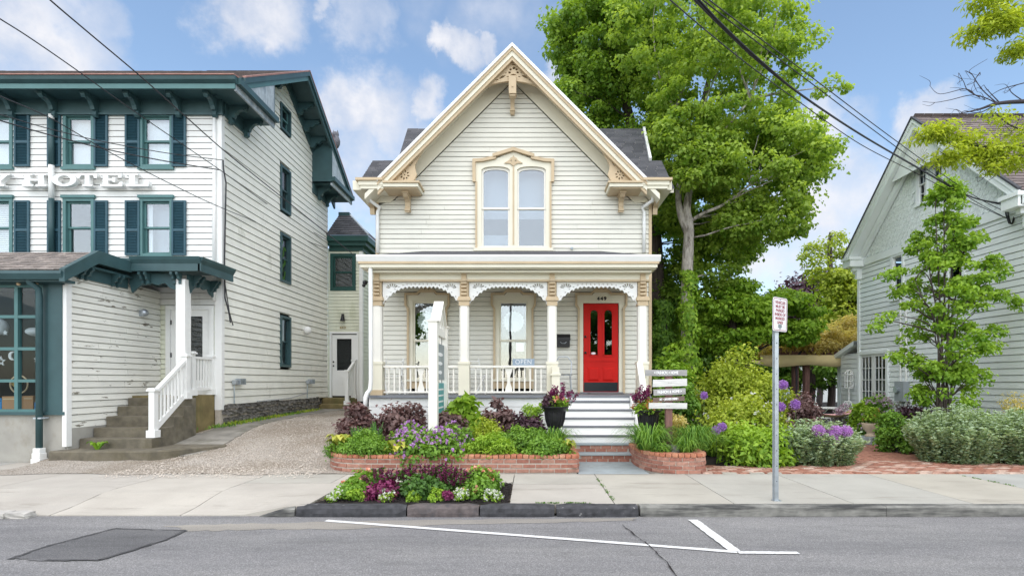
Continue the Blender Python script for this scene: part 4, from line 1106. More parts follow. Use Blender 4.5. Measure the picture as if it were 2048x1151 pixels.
# railings
def railing(xa, xb, fancy):
    a0, a1 = cxp(xa), cxp(xb); z0, z1 = ZF + .045, zc(734.5)
    rl = MB().box(a0, a1, DC - .05, DC + .05, z1, z1 + .045).build('railing', M['white_post'], house)
    MB().box(a0, a1, DC - .03, DC + .03, z0, z0 + .04).build('bottom_rail', M['white_post'], rl)
    n = int(round((xb - xa) / 11.0)); zb0, zb1 = z0 + .04, z1
    for k in range(1, n):
        x = a0 + (a1 - a0) * k / n
        if any(abs(x - cxp(f)) < .06 for f in fancy): continue
        MB().box(x - .016, x + .016, DC - .016, DC + .016, zb0, zb1).build('baluster', M['white_post'], rl)
    for f in fancy:
        X = cxp(f); h = zb1 - zb0; pr_ = [(.075,0),(.075,.10),(.055,.22),(.036,.32),(.03,.5),(.036,.68),(.058,.78),(.078,.9),(.078,1)]
        pl = [(X - w_, zb0 + h * t) for w_, t in pr_] + [(X + w_, zb0 + h * t) for w_, t in reversed(pr_)]
        MB(TC).prism(pl, -.014, .014).build('splat_baluster', M['white_post'], rl)
railing(767.5, 918, [842]); railing(940.5, 1093, [1017.5])
# stair newels and side rails
for x, y0, nm in ((1111, 733, 'newel'), (1284, 735, 'newel')):
    m = MB(); X = PX(x, 11.72); m.box(X-.085, X+.085, 11.63, 11.80, ZF-.1, PZ(y0+17, 11.7)); m.box(X-.11, X+.11, 11.605, 11.825, PZ(y0+17, 11.7), PZ(y0+13.5, 11.7)); m.box(X-.08, X+.08, 11.635, 11.795, PZ(y0+13.5, 11.7), PZ(y0, 11.7))
    m.build(nm, M['cream_trim'], house)
m = MB(); X = PX(1272, 11.3); m.prismx([(11.62,ZF+.62),(11.62,.95),(10.9,.5),(10.7,.5),(10.7,.62)], X + .12, X + .16); m.prismx([(11.62,ZF+.70),(11.62,ZF+.62),(10.7,.62),(10.7,.70)], X + .08, X + .20)
m.build('stair_rail', M['white_post'], house)
# wooden porch stair
sx0, sx1 = .62, 2.12
nos = [(10.62,.485),(10.89,.643),(11.16,.789),(11.43,.944),(11.68,1.11)]
prevz = .325
stair = MB().box(sx0, sx1, 11.74, 11.78, 1.0, ZF - .06).build('porch_stair', M['white'], house)
for d_, z_ in nos:
    MB().box(sx0, sx1, d_ + .035, d_ + .055, prevz, z_ - .028).build('riser', M['white'], stair)
    MB().box(sx0 - .02, sx1 + .02, d_, d_ + .30, z_ - .028, z_).build('tread', M['porch_floor'] if d_ > 11.6 else M['white'], stair)
    if d_ <= 11.6: MB().box(sx0 - .02, sx1 + .02, d_ - .012, d_ + .004, z_ - .026, z_ - .004).build('nosing', M['porch_floor'], stair)
    MB().box(sx0, sx1, d_ + .020, d_ + .034, z_ - .055, z_ - .03).build('scotia', M['porch_floor'], stair)
    prevz = z_
for s_, X in ((0, sx0 - .05), (1, sx1 + .01)):
    MB().prismx([(10.62,.30),(10.62,.50),(11.75,1.2),(11.75,.30)], X, X + .04).build('stringer', M['white'], stair)
# porch gutter downspout, left end
X = PX(741, 11.62)
MB().tube([(X-.02, 11.62, ry(522)), (X, 11.62, ry(532)), (X+.01, 11.62, PZ(760,11.62)), (X, 11.60, PZ(778,11.6)), (X-.05, 11.54, PZ(786,11.6)), (X-.07, 11.5, PZ(794,11.55)), (X-.07, 11.48, PZ(818,11.5))], .045, 8).build('porch_downspout', M['white'], house, smooth=True)
# little black floodlight at the left wall
o = thing('floodlight', 'small black floodlight on the side of the house at the left porch corner', 'lamp', (PX(731, 12.2), 12.2, PZ(566, 12.2)))
MB().ball((PX(730,12.2), 12.2, PZ(565,12.2)), .055).build('lamp_head', M['black'], o, smooth=True); MB().ball((PX(733,12.3), 12.1, PZ(572,12.2)), .04).build('lamp_head', M['black'], o, smooth=True)
MB().tube([(PX(730,12.2), 12.2, PZ(565,12.2)), (px0 + .05, 12.2, PZ(560,12.2))], .012, 6).build('arm', M['black'], o)

# ---------------------------------------------------------------- things on the porch
sg = thing('open_sign', 'blue grey OPEN sign standing on the porch railing', 'sign', (PX(1047, 11.9), 11.93, zc(734.5) + .045))
so = TF(11.93); a0, a1 = PX(1025, 11.93), PX(1069, 11.93)
MB(so).box(a0, a1, -.012, .012, zc(734.5) + .046, PZ(717, 11.93)).build('board', M['sign_blue'], sg)
text('lettering', 'OPEN', .135, (a0 + a1) / 2, (zc(734.5) + .046 + PZ(717, 11.93)) / 2, so, .013, .003, M['lettering'], sg, sx=.98, bold=-.001, spacing=1.1)
def folding_chair(x, y, rot, label, mat):
    c = thing('porch_chair', label, 'chair', (x, y, ZF), 'chairs on the porch')
    c_, s_ = math.cos(rot), math.sin(rot); q = lambda a, d, z: (x + a*c_ - d*s_, y + a*s_ + d*c_, ZF + z)
    for a in (-.2, .2):
        MB().bar(q(a, .22, 0), q(a, -.12, .82), .03, .03).build('back_leg', mat, c); MB().bar(q(a, -.24, 0), q(a, .2, .45), .03, .03).build('front_leg', mat, c)
    for k in range(5): MB().bar(q(-.2, -.2 + k*.1, .43), q(.2, -.2 + k*.1, .43), .075, .016).build('seat_slat', mat, c)
    for k in range(3): MB().bar(q(-.2, -.03 - k*.035, .58 + k*.09), q(.2, -.03 - k*.035, .58 + k*.09), .07, .016).build('back_slat', mat, c)
    return c
folding_chair(PX(785, 12.5), 12.6, .5, 'white slatted folding chair at the left end of the porch', M['white'])
folding_chair(PX(945, 12.5), 12.65, -.4, 'white slatted folding chair behind the second porch column', M['white'])
wc = thing('wire_chair', 'thin grey wire chair beside the red door under the mailbox', 'chair', (PX(1127, 12.6), 12.6, ZF))
x_, y_ = PX(1128, 12.6), 12.6
for a, b_ in ((-.17,-.17),(.17,-.17),(-.17,.17),(.17,.17)): MB().tube([(x_+a, y_+b_, ZF), (x_+a*.85, y_+b_*.85, ZF+.45)], .01, 6).build('leg', M['zinc'], wc)
MB().tube([(x_+.19*math.cos(t*.3925), y_+.19*math.sin(t*.3925), ZF+.45) for t in range(17)], .01, 6).build('seat_ring', M['zinc'], wc)
MB().lathe([(.005,ZF+.445),(.18,ZF+.445),(.18,ZF+.452),(.005,ZF+.452)], x_, y_, 16).build('seat', M['shade'], wc)
MB().tube([(x_-.17, y_+.12, ZF+.45), (x_-.19, y_+.2, ZF+.75), (x_-.1, y_+.22, ZF+.88), (x_+.1, y_+.22, ZF+.88), (x_+.19, y_+.2, ZF+.75), (x_+.17, y_+.12, ZF+.45)], .011, 6).build('back_hoop', M['zinc'], wc)
# ---------------------------------------------------------------- the hotel
HF, HB, HX = 12.8, 19.5, -7.28            # front plane, back plane, side plane
hotel = thing('hotel_building', 'three storey white clapboard hotel with dark teal cornice, shutters and canopy', 'building', (-12, HF, 0))
TH = TF(HF); hx = lambda x: PX(x, HF); hz = lambda y: PZ(y, HF)
HL = -17.0
# window columns on the front (photo columns, then one more out of frame)
cols = [(-62, 27), (128, 190), (281, 347)]
rows = [(228, 336), (397, 513)]
fo = []
for ci, (x0, x1) in enumerate(cols):
    for (y0, y1) in rows: fo.append((hx(x0), hx(x1), hz(y1), hz(y0)))
door_o = (hx(333), hx(429), 1.0, hz(611))
pw_ = clap(hotel, TH, 3.3, 7.80, .141, lambda b: (HL, HX - .1), fo, M['hotel_white'], gap=.014, wall='front_wall')
pw2 = clap(hotel, TH, 1.0, 3.3, .115, lambda b: (-8.72, HX - .13), [door_o], M['annex'], wall='entry_wall')
MB().add([(HL,HF+.01,0),(-8.7,HF+.01,0),(-8.7,HF+.01,3.4),(HL,HF+.01,3.4)], [(0,1,2,3)]).build('lower_wall', M['hotel_white'], hotel)
MB(TH).box(HX - .13, HX + .03, -.08, .035, .85, 7.82).build('corner_board', M['white'], hotel)
MB(TR(HX)).box(HF - .034, HF + .09, -.02, .034, .85, 7.82).build('corner_board', M['white'], hotel)
MB(TH).tube([(hx(432), .07, 7.75), (hx(432), .07, 3.4)], .04, 8).build('downspout', M['white'], hotel, smooth=True)
# side wall with gable
ZE, ZRG, DRG = 8.29, 10.69, 16.15
slope = (ZRG - ZE) / (DRG - 12.19)
def hspan(b):
    top = ZRG - .22
    hw = (top - b) / slope
    if hw <= .02: return None
    return (max(HF + .09, DRG - hw), min(HB, DRG + hw))
so_ = [(15.78,16.45,hz_b,hz_t) for hz_b, hz_t in ((8.86,9.62),(6.50,7.82),(4.42,5.85),(1.94,3.44))]
clap(hotel, TR(HX), .95, 10.45, .183, hspan, so_, M['hotel_side'], thick=.018, gap=.019, wall='side_wall')
labs = ['small square attic window in the hotel gable', 'third floor window of the hotel side wall', 'second floor window of the hotel side wall with leaf decal', 'ground floor window of the hotel side wall with curtain']
for (a0, a1, b0, b1), lb in zip(so_, labs):
    wn_ = window(hotel, TR(HX), a0, a1, b0, b1, M['teal'], M['teal_light'] if b0 > 8 else M['teal'], M['glass'], trim=.07, proud=.05, sash=.04, label=lb, shade=(.0 if b0 > 8 else None), mshade=M['shade'])
    if b0 < 3:
        m = MB(TR(HX)); m.add([(a0+.1,-.14,b1-.12),(a1-.2,-.14,b1-.12),(a1-.25,-.16,b0+.5),(a1-.1,-.15,b0+.1),(a0+.15,-.15,b0+.1)], [(0,1,2,3,4)]); m.build('curtain', M['decor'], wn_)
    if 4 < b0 < 5:
        for k in range(9):
            m = MB(TR(HX)); t = b0 + .15 + k * .125; c_ = (a0 + a1) / 2 + .1 * math.sin(k * 2.1); m.prism(circ(c_, t, .11, .05, 8, k * 1.3), -.04 - .002 * (k % 3), -.036 - .002 * (k % 3)); m.build('leaf_decal', L['green'], wn_)
# body: back, far side, floors
b = MB(); b.add([(HX,HB,0),(HL,HB,0),(HL,HB,8),(HX,HB,8)], [(0,1,2,3)]); b.add([(HL,HF,0),(HL,HB,0),(HL,HB,8),(HL,DRG,10.4),(HL,HF,8)], [(0,1,2,3,4)]); b.build('back_wall', M['hotel_side'], hotel)
b = MB()
for z in (1.15, 3.75, 5.95, 8.1): b.box(HL + .05, HX - .12, HF + .15, HB - .1, z, z + .04)
b.box(HL + .05, HX - .12, 15.2, 15.25, .9, 8.1); b.build('interior', M['dark_room'], hotel)
# roof
EY, BY, OX = 12.19, 20.11, -6.6
rf = MB()
for (y0, y1) in ((EY, DRG), (BY, DRG)):
    rf.add([(HL-.6,y0,ZE),(OX,y0,ZE),(OX,y1,ZRG),(HL-.6,y1,ZRG),(HL-.6,y0,ZE-.1),(OX,y0,ZE-.1),(OX,y1,ZRG-.1),(HL-.6,y1,ZRG-.1)], [(0,1,2,3),(4,5,6,7),(1,2,6,5),(0,1,5,4)])
rf.build('roof_deck', M['teal'], hotel)
sl = math.hypot(DRG - EY, ZRG - ZE)
shingles('roof', (HL - .6, EY, ZE), (1, 0, 0), (0, DRG - EY, ZRG - ZE), [(0, 0), (OX - HL + .6, 0), (OX - HL + .6, sl), (0, sl)], .16, .28, M['shingle_brown'], hotel, .02)
shingles('roof', (OX, BY, ZE), (-1, 0, 0), (0, DRG - BY, ZRG - ZE), [(0, 0), (3, 0), (3, sl), (0, sl)], .16, .3, M['shingle_brown'], hotel, .02)
# front cornice: soffit, fascia, frieze, brackets
MB().box(HL - .5, OX - .06, EY + .02, HF, 8.10, 8.16).build('soffit', M['teal'], hotel)
MB().prismx([(EY - .10, ZE + .02), (EY - .08, ZE - .06), (EY + .02, ZE - .13), (EY + .02, ZE + .02)], HL - .6, OX + .02).build('crown_moulding', M['teal'], hotel)
MB().box(HL - .6, OX - .02, EY - .01, EY + .03, 8.06, ZE - .125).build('fascia', M['teal_light'], hotel)
MB().prismx([(EY - .12, ZE + .02), (EY - .12, ZE + .045), (EY + .1, ZE + .09), (EY + .1, ZE + .05)], HL - .6, OX + .02).build('eave_flashing', M['copper'], hotel)
MB(TH).box(HL, HX + .06, 0, .06, 7.78, 8.10).build('frieze', M['teal'], hotel)
MB(TH).box(HL, HX + .08, 0, .09, 7.74, 7.78).build('frieze_strip', M['teal'], hotel)
def hbracket(T_, a, w_=.05, reach=.48, drop=.44, zt=8.10):
    m = MB(T_)
    m.prismx([(.06, zt), (reach, zt), (reach, zt-.10), (reach-.04, zt-.14), (reach-.09, zt-.10), (reach*.62, zt-.13), (reach*.45, zt-.22), (reach*.40, zt-.30), (reach*.30, zt-.28), (.16, zt-drop+.04), (.12, zt-drop), (.06, zt-drop)], a - w_, a + w_)
    m.box(a - w_ - .012, a + w_ + .012, reach - .09, reach + .015, zt - .06, zt - .001)
    return m.build('bracket', M['teal'], hotel)
for x in (-60, 22, 106, 188, 271, 353, 425): hbracket(TH, hx(x + 10))
# cornice returns on the side
def box_return(y0, y1, nm='return'):
    MB().box(HX, OX - .065, HF + .002 if y0 < 13 else y0, y1, 8.10, 8.15).build('return_soffit', M['teal'], hotel)
    MB().box(OX - .055, OX - .01, y0, y1, 8.03, 8.17).build('return_fascia', M['silver_board'], hotel)
    MB().prismz([(OX-.01,y0),(OX+.10,y0-.02),(OX+.10,y1+.02),(OX-.01,y1)], 8.17, ZE + .02).build('return_crown', M['teal'], hotel)
box_return(EY + .03, 14.05); box_return(18.1, BY - .03)
MB(TR(HX)).box(HF + .06, 14.0, 0, .06, 7.78, 8.10).build('frieze', M['teal'], hotel); MB(TR(HX)).box(18.1, HB, 0, .06, 7.78, 8.10).build('frieze', M['teal'], hotel)
for a in (13.05, 13.75, 18.5, 19.2): hbracket(TR(HX), a)
zrk = lambda y: (ZE + slope * (y - EY) if y < DRG else ZE + slope * (BY - y))
for (y0, y1, mt) in ((EY + .35, 14.05, M['silver_board']), (18.1, BY - .3, M['silver_board'])):
    MB().add([(OX - .012, y0, ZE + .02), (OX - .012, y1, ZE + .02), (OX - .012, y1, zrk(y1) - .03), (OX - .012, y0, max(ZE + .03, zrk(y0) - .03))], [(0,1,2,3)]).build('return_side', mt, hotel)
MB().add([(HX, 18.1, 8.1), (OX, 18.1, 8.1), (OX, 18.1, zrk(18.1) - .08), (HX, 18.1, zrk(18.1) - .08)], [(0,1,2,3)]).build('return_end', M['teal'], hotel)
MB().add([(HX, 14.05, 8.1), (OX, 14.05, 8.1), (OX, 14.05, zrk(14.05) - .08), (HX, 14.05, zrk(14.05) - .08)], [(0,1,2,3)]).build('return_end', M['teal'], hotel)
# rake mouldings and brackets
for (y0, y1) in ((12.5, DRG), (BY, DRG)):
    m = MB(); z0, z1 = zrk(y0), ZRG
    for (o0, o1, e0, e1, mt, nm) in ((-.04, .0, -.02, .06, M['copper'], 'rake_flashing'), (0, .13, -.03, .05, M['teal'], 'rake_crown'), (.13, .27, -.06, .0, M['teal_light'] if y0 < 14 else M['teal'], 'rake_fascia')):
        MB().add([(OX+e, y, z - o) for e in (e0, e1) for (y, z, o) in ((y0,z0,o0),(y1,z1,o0),(y1,z1,o1),(y0,z0,o1))], [(0,1,2,3),(4,5,6,7),(0,1,5,4),(1,2,6,5),(2,3,7,6),(3,0,4,7)]).build(nm, mt, hotel)
    # frieze along the rake on the wall
    MB(TR(HX)).prism([(y0, z0 - .10), (y1, z1 - .10), (y1, z1 - .42), (y0, z0 - .42)], .0, .06).build('rake_frieze', M['teal'], hotel)
for y in (14.7, 15.5, 16.9, 17.4, 17.9) :
    zz = zrk(y) - .11
    m = MB(); m.add([(HX + c, y + e, zz + b_) for e in (-.05, .05) for (c, b_) in ((.06,0),(.55,0),(.55,-.10),(.42,-.12),(.32,-.22),(.24,-.20),(.16,-.34),(.06,-.34))],
                    [tuple(range(8)), tuple(range(8,16))] + [(i,(i+1)%8,8+(i+1)%8,8+i) for i in range(8)]); m.build('bracket', M['teal'], hotel)
# roof owl
ow = thing('owl_decoy', 'grey plastic owl decoy on a pole above the hotel back eave', 'decoy', P(671, 360, 19.6))
MB().tube([P(674, 362, 19.6), P(672, 296, 19.6)], .022, 6).build('pole', M['zinc'], ow)
x_, y_, z_ = P(671, 296, 19.6)
MB().lathe([(.02,z_),(.10,z_+.02),(.155,z_+.14),(.165,z_+.26),(.13,z_+.38),(.10,z_+.41),(.12,z_+.46),(.115,z_+.53),(.05,z_+.58),(.01,z_+.585)], x_, y_, 14).build('body', M['owl'], ow, smooth=True)
for s in (-1, 1): MB().lathe([(.04,z_+.53),(.005,z_+.65)], x_ + s*.075, y_, 6).build('ear_tuft', M['owl'], ow)
MB().prismx([(-.19+y_, z_+.4),(-.05+y_, z_+.1),(y_+.02, z_+.1),(y_+.1,z_-.12),(y_+.05,z_-.12)], x_-.05, x_+.05).build('tail', M['owl'], ow)
# front windows with shutters
def shutter(a0, a1, b0, b1):
    m = framebars(TH, a0, a1, b0, b1, .042, .02, .06); mid = b0 + (b1 - b0) * .46; m.box(a0 + .042, a1 - .042, .02, .059, mid - .03, mid + .03)
    m.box(a0 + .03, a1 - .03, .021, .027, b0 + .03, b1 - .03)
    s_ = m.build('shutter', M['shutter'], hotel)
    sl_ = MB(TH)
    for (lo, hi) in ((b0 + .042, mid - .03), (mid + .03, b1 - .042)):
        z = lo
        while z < hi - .02:
            sl_.add([(a0+.042,.025,z+.03),(a1-.042,.025,z+.03),(a1-.042,.052,z),(a0+.042,.052,z),(a0+.042,.022,z+.025),(a1-.042,.022,z+.025)], [(0,1,2,3),(2,3,4,5)]); z += .036
    o = sl_.build('slats', M['shutter'], s_); o['kind'] = 'stuff'
rown = ('third', 'second')
coln = ('leftmost', 'middle', 'right')
for ri, (y0, y1) in enumerate(rows):
    for ci, (x0, x1) in enumerate(cols):
        wd = window(hotel, TH, hx(x0), hx(x1), hz(y1), hz(y0), M['teal_light'], M['teal_light'], M['glass'], trim=.07, proud=.04, sash=.045, sill=.03, head=.07 if ri else 0,
                    label=f'{coln[ci]} {rown[ri]} floor window of the hotel front', shade=(1.0 if ri == 0 else None), mshade=M['decor'])
        if ri == 1 and ci == 0:
            bl = MB(TH)
            for k in range(26): bl.box(hx(x0) + .08, hx(x1) - .08, -.16, -.13, hz(y1) + .1 + k * .045, hz(y1) + .13 + k * .045)
            o = bl.build('blind', M['decor'], wd); o['kind'] = 'stuff'
        if ri == 1 and ci == 2: MB(TH).box(hx(x0) + .1, hx(x0) + .2, -.14, -.12, hz(y1) + .1, hz(y0) - .1).build('curtain', M['decor'], wd)
        if ri == 1 and ci == 2: MB(TH).box(hx(x0) + .1, hx(x1) - .1, -.3, -.29, hz(y1) + .1, hz(y0) - .1).build('roller_shade', M['shade'], wd)
    yy0, yy1 = (y0 + 0, y1 - 2) if ri == 0 else (y0 + 5, y1 - 2)
    for (a, b_) in ((32, 62), (98, 124), (191, 218), (253, 282), (346, 374)): shutter(hx(a), hx(b_), hz(yy1), hz(yy0))
# letters Y HOTEL: cut-out slab-serif capitals on the wall
def rect(x0, x1, y0, y1): return [(x0,y0),(x1,y0),(x1,y1),(x0,y1)]
GL = {
 'H': [(0,0),(.44,0),(.44,.16),(.34,.16),(.34,.42),(.66,.42),(.66,.16),(.56,.16),(.56,0),(1,0),(1,.16),(.9,.16),(.9,.84),(1,.84),(1,1),(.56,1),(.56,.84),(.66,.84),(.66,.58),(.34,.58),(.34,.84),(.44,.84),(.44,1),(0,1),(0,.84),(.1,.84),(.1,.16),(0,.16)],
 'T': [(.26,0),(.74,0),(.74,.16),(.62,.16),(.62,.84),(.8,.84),(.88,.62),(1,.62),(1,1),(0,1),(0,.62),(.12,.62),(.2,.84),(.38,.84),(.38,.16),(.26,.16)],
 'E': [(0,0),(1,0),(1,.36),(.88,.36),(.8,.16),(.36,.16),(.36,.43),(.55,.43),(.55,.34),(.68,.34),(.68,.68),(.55,.68),(.55,.59),(.36,.59),(.36,.84),(.78,.84),(.86,.66),(.97,.66),(.97,1),(0,1),(0,.84),(.12,.84),(.12,.16),(0,.16)],
 'L': [(0,0),(1,0),(1,.42),(.87,.42),(.78,.16),(.4,.16),(.4,.84),(.54,.84),(.54,1),(0,1),(0,.84),(.14,.84),(.14,.16),(0,.16)],
 'Y': [(.26,0),(.76,0),(.76,.16),(.64,.16),(.64,.42),(.92,.84),(1,.84),(1,1),(.6,1),(.6,.84),(.68,.84),(.52,.58),(.36,.84),(.44,.84),(.44,1),(0,1),(0,.84),(.1,.84),(.38,.42),(.38,.16),(.26,.16)],
}
hs = thing('hotel_sign', 'raised white letters Y HOTEL across the hotel front between the window rows', 'sign', (hx(150), HF - .05, hz(378)))
for ch, x0, x1 in (('Y', -14, 34), ('H', 58, 106), ('O', 117, 165), ('T', 167, 206), ('E', 212, 256), ('L', 263, 308)):
    b0, b1 = hz(378), hz(352)
    if ch == 'O':
        cx_, cy_ = (hx(x0) + hx(x1)) / 2, (b0 + b1) / 2; rx, ry_ = (hx(x1) - hx(x0)) / 2, (b1 - b0) / 2
        panel('letter', circ(cx_, cy_, rx, ry_, 28), [circ(cx_, cy_, rx * .52, ry_ * .66, 20)], TH, .07, .18, M['white'], hs)
    else:
        pl = [(hx(x0) + u * (hx(x1) - hx(x0)), b0 + v * (b1 - b0)) for u, v in GL[ch]]
        panel('letter', pl, [], TH, .07, .18, M['white'], hs)
# facade downspout (teal over the trim, white over the wall)
X = hx(111)
for (y0, y1, mt) in ((212, 234, M['teal']), (234, 243, M['white']), (243, 334, M['teal']), (334, 400, M['white']), (400, 505, M['teal'])):
    MB(TH).tube([(X, .11, hz(y0)), (X, .11, hz(y1))], .06, 8).build('rain_pipe', mt, hotel, smooth=True)
MB(TH).tube([(X, .5, 8.12), (X, .4, 8.05), (X, .14, 7.98), (X, .11, 7.9)], .06, 8).build('rain_pipe', M['teal'], hotel, smooth=True)

# ---- shop bay in front of the hotel
BF, BX = 10.2, -8.70
bay_z1 = 3.56
TB = TF(BF); bxx = lambda x: PX(x, BF); bz = lambda y: PZ(y, BF)
clap(hotel, TR(BX), .62, 3.62, .128, lambda b: (BF + .09, HF - .02), [], M['hotel_peel'], thick=.018, gap=.016, wall='bay_side_wall')
MB(TR(BX)).box(BF - .03, BF + .09, -.05, .03, .30, 3.6).build('bay_corner_board', M['white'], hotel)
MB().box(HL, BX - .03, BF + .02, BF + .3, -.2, bz(827)).build('bay_base', M['concrete_base'], hotel); MB().box(BX - .3, BX + .012, BF + .03, HF, -.2, .64).build('bay_base', M['concrete_base'], hotel)
MB(TB).box(HL, bxx(132), -.1, .05, bz(829), bz(823)).build('shop_sill', M['teal'], hotel)
MB(TB).box(bxx(88), bxx(134) - .03, -.1, .02, bz(823), bz(540)).build('pilaster', M['teal'], hotel)
MB(TB).box(bxx(100), bxx(128), .02, .05, bz(823), bz(556)).build('pilaster_face', M['teal'], hotel)
MB(TB).box(HL, bxx(132), -.1, .03, bz(570), bz(538)).build('shop_header', M['teal'], hotel)
# shop window: frame with muntins and panes
sw_ = framebars(TB, bxx(-170), bxx(88), bz(823), bz(569), .05, -.06, .02)
vx = [-125, -50, 33, 86]; hy = [633, 697, 761]
for x in (-125, -50, 33): sw_.box(bxx(x - 2.5), bxx(x + 2.5) + .02, -.06, .022, bz(821), bz(571))
for y in hy: sw_.box(bxx(-168), bxx(86), -.05, .018, bz(y + 3), bz(y - 3))
shopw = sw_.build('shop_window', M['teal_light'], hotel)
xs = [-168, -125, -50, 33, 85]; ys = [571] + hy + [821]
for i in range(4):
    for j in range(4): MB(TB).box(bxx(xs[i]) + .02, bxx(xs[i+1]) - .02, -.03, -.026, bz(ys[j+1]) + .02, bz(ys[j]) - .02).build('pane', M['glass_dark'], shopw)
m = MB(); m.box(HL + .1, BX - .06, 12.0, 12.04, .6, 3.5); m.box(HL + .1, BX - .06, BF + .1, 12.0, .66, .70); m.box(BX - .10, BX - .06, BF + .12, 12, .7, 3.5); m.build('shop_interior', M['dark_room'], hotel)
# bay roof: shingled slope and flat behind, teal fascia
ez = PZ(541, 9.9); pk = (10.75, 4.02)
rb = MB(); OXb = -8.5
rb.add([(HL,9.9,ez),(OXb,9.9,ez),(OXb,pk[0],pk[1]),(HL,pk[0],pk[1]),(HL,9.9,ez-.06),(OXb,9.9,ez-.06),(OXb,pk[0],pk[1]-.06),(HL,pk[0],pk[1]-.06)], [(0,1,2,3),(4,5,6,7),(0,1,5,4),(1,2,6,5)])
rb.box(HL, OXb, pk[0], HF, pk[1] - .08, pk[1]); rb.build('bay_roof_deck', M['teal'], hotel)
sb = math.hypot(pk[0] - 9.9, pk[1] - ez)
shingles('bay_roof', (HL, 9.87, ez + .01), (1, 0, 0), (0, pk[0] - 9.9, pk[1] - ez), [(0, 0), (OXb - HL + .02, 0), (OXb - HL + .02, sb), (0, sb)], .13, .16, M['shingle_wood'], hotel, .018)
MB().prismx([(9.83,ez-.01),(9.82,ez-.06),(9.87,ez-.16),(9.93,ez-.16),(9.93,ez-.01)], HL, OXb + .02).build('bay_gutter', M['teal'], hotel)
MB().box(HL, OXb - .03, 9.93, BF, ez - .19, ez - .14).build('bay_soffit', M['teal'], hotel)
# raking fascia on the bay side
ft = MB(); pts2 = [(9.86, ez + .03), (pk[0], pk[1] + .05), (11.50, pk[1] + .03)]
ft.add([(OXb + e, y, z) for e in (-.04, .06) for (y, z) in ((9.86,ez+.03),(pk[0]-.1,pk[1]+.05),(11.52,pk[1]+.03),(11.52,pk[1]-.20),(pk[0]-.1,pk[1]-.20),(9.86,ez-.2))], [tuple(range(6)), tuple(range(6,12))] + [(i,(i+1)%6,6+(i+1)%6,6+i) for i in range(6)])
ft.build('bay_fascia', M['teal'], hotel)
MB().box(BX, OXb - .03, 10.25, HF, 3.72, 3.76).build('bay_soffit', M['teal'], hotel)
MB(TR(BX)).box(BF + .05, 11.7, .026, .05, 3.50, 3.74).build('bay_frieze', M['teal'], hotel)
def sbracket(T_, a, c0, zt):
    MB(T_).prismx([(c0,zt),(c0+.16,zt),(c0+.16,zt-.05),(c0+.11,zt-.09),(c0+.10,zt-.14),(c0+.05,zt-.17),(c0+.05,zt-.23),(c0,zt-.25)], a - .025, a + .025).build('bracket', M['teal'], hotel)
for a in (10.45, 10.58, 11.25, 11.38): sbracket(TR(BX), a, .05, 3.72)
# entrance canopy
CY0, CXR = 11.48, -6.97; ct, cb = PZ(513, CY0), PZ(541, CY0)
c_ = MB(); c_.box(OXb - .2, CXR - .02, CY0 + .03, HF, ct - .14, ct - .02); c_.build('canopy_roof', M['teal'], hotel)
MB().prismx([(CY0-.05,ct),(CY0-.03,ct-.06),(CY0+.02,ct-.14),(CY0+.02,cb),(CY0+.06,cb),(CY0+.06,ct)], OXb + .06, CXR).build('canopy_fascia', M['teal'], hotel)
MB().add([(CXR + e, y, z) for y in (CY0 + .02, HF) for (e, z) in ((.05,ct),(.03,ct-.06),(-.02,ct-.14),(-.02,cb),(-.06,cb),(-.06,ct))], [tuple(range(6)), tuple(range(6,12))] + [(i,(i+1)%6,6+(i+1)%6,6+i) for i in range(6)]).build('canopy_fascia', M['teal'], hotel)
# beam with scalloped lower edge (front and side)
bt, bb = cb - .02, PZ(568, 11.72)
sc_pts = lambda a0, a1: [(a0, bt), (a1, bt), (a1, bb)] + [(a1 + (a0 - a1) * u, bb - .20 * max(0, abs(2*u-1) - .45) / .55 + .02 * math.sin(u * 25)) for u in np.linspace(0, 1, 22)[1:-1]] + [(a0, bb)]
MB(TF(11.75)).prism([(p[0], p[1]) for p in sc_pts(-8.62, -7.55)], 0, .05).build('canopy_valance', M['teal'], hotel)
MB(TR(-7.44)).prism([(p[0], p[1]) for p in sc_pts(11.78, HF - .03)], 0, .05).build('canopy_valance', M['teal'], hotel)
for a in (-8.30, -8.18, -7.62, -7.5): sbracket(TF(11.68), a, .0, cb - .01)
for a in (11.95, 12.1, 12.6, 12.7): sbracket(TR(-7.39), a, .0, cb - .01)
p_ = MB(); p_.box(-7.60, -7.40, 11.66, 11.86, 1.30, bb + .1); p_.build('canopy_post', M['white'], hotel)
MB().box(-7.66, -7.34, 11.60, 11.92, 1.21, 1.34).build('post_base', M['white'], hotel)
# entry door
TDo = TH
ed = framebars(TH, hx(333), hx(429), 1.2, hz(611), .10, -.05, .04).build('entry_door_frame', M['white'], hotel)
dd = panel('entry_door', [(hx(342),1.22),(hx(420),1.22),(hx(420),hz(619)),(hx(342),hz(619))], [[(hx(357),1.55),(hx(405),1.55),(hx(405),hz(632)),(hx(357),hz(632))]], TH, -.03, .0, M['white'], hotel)
MB(TH).box(hx(357), hx(405), -.02, -.015, 1.55, hz(632)).build('pane', M['glass_mid'], dd)
for y in (640, 705): MB(TH).box(hx(341.5), hx(343.5), .0, .02, hz(y + 9), hz(y)).build('hinge', M['black'], dd)
# wall lamp on the bay wall
o = thing('wall_lamp', 'small grey wall lamp on the peeling bay wall beside the hotel entrance', 'lamp', (BX, 12.1, 3.0))
MB().ball((BX + .1, 12.12, PZ(625, 12.12)), .085).build('shade', M['zinc'], o, smooth=True); MB().box(BX + .02, BX + .09, 12.07, 12.17, PZ(632, 12.12), PZ(620, 12.12)).build('back_plate', M['zinc'], o)
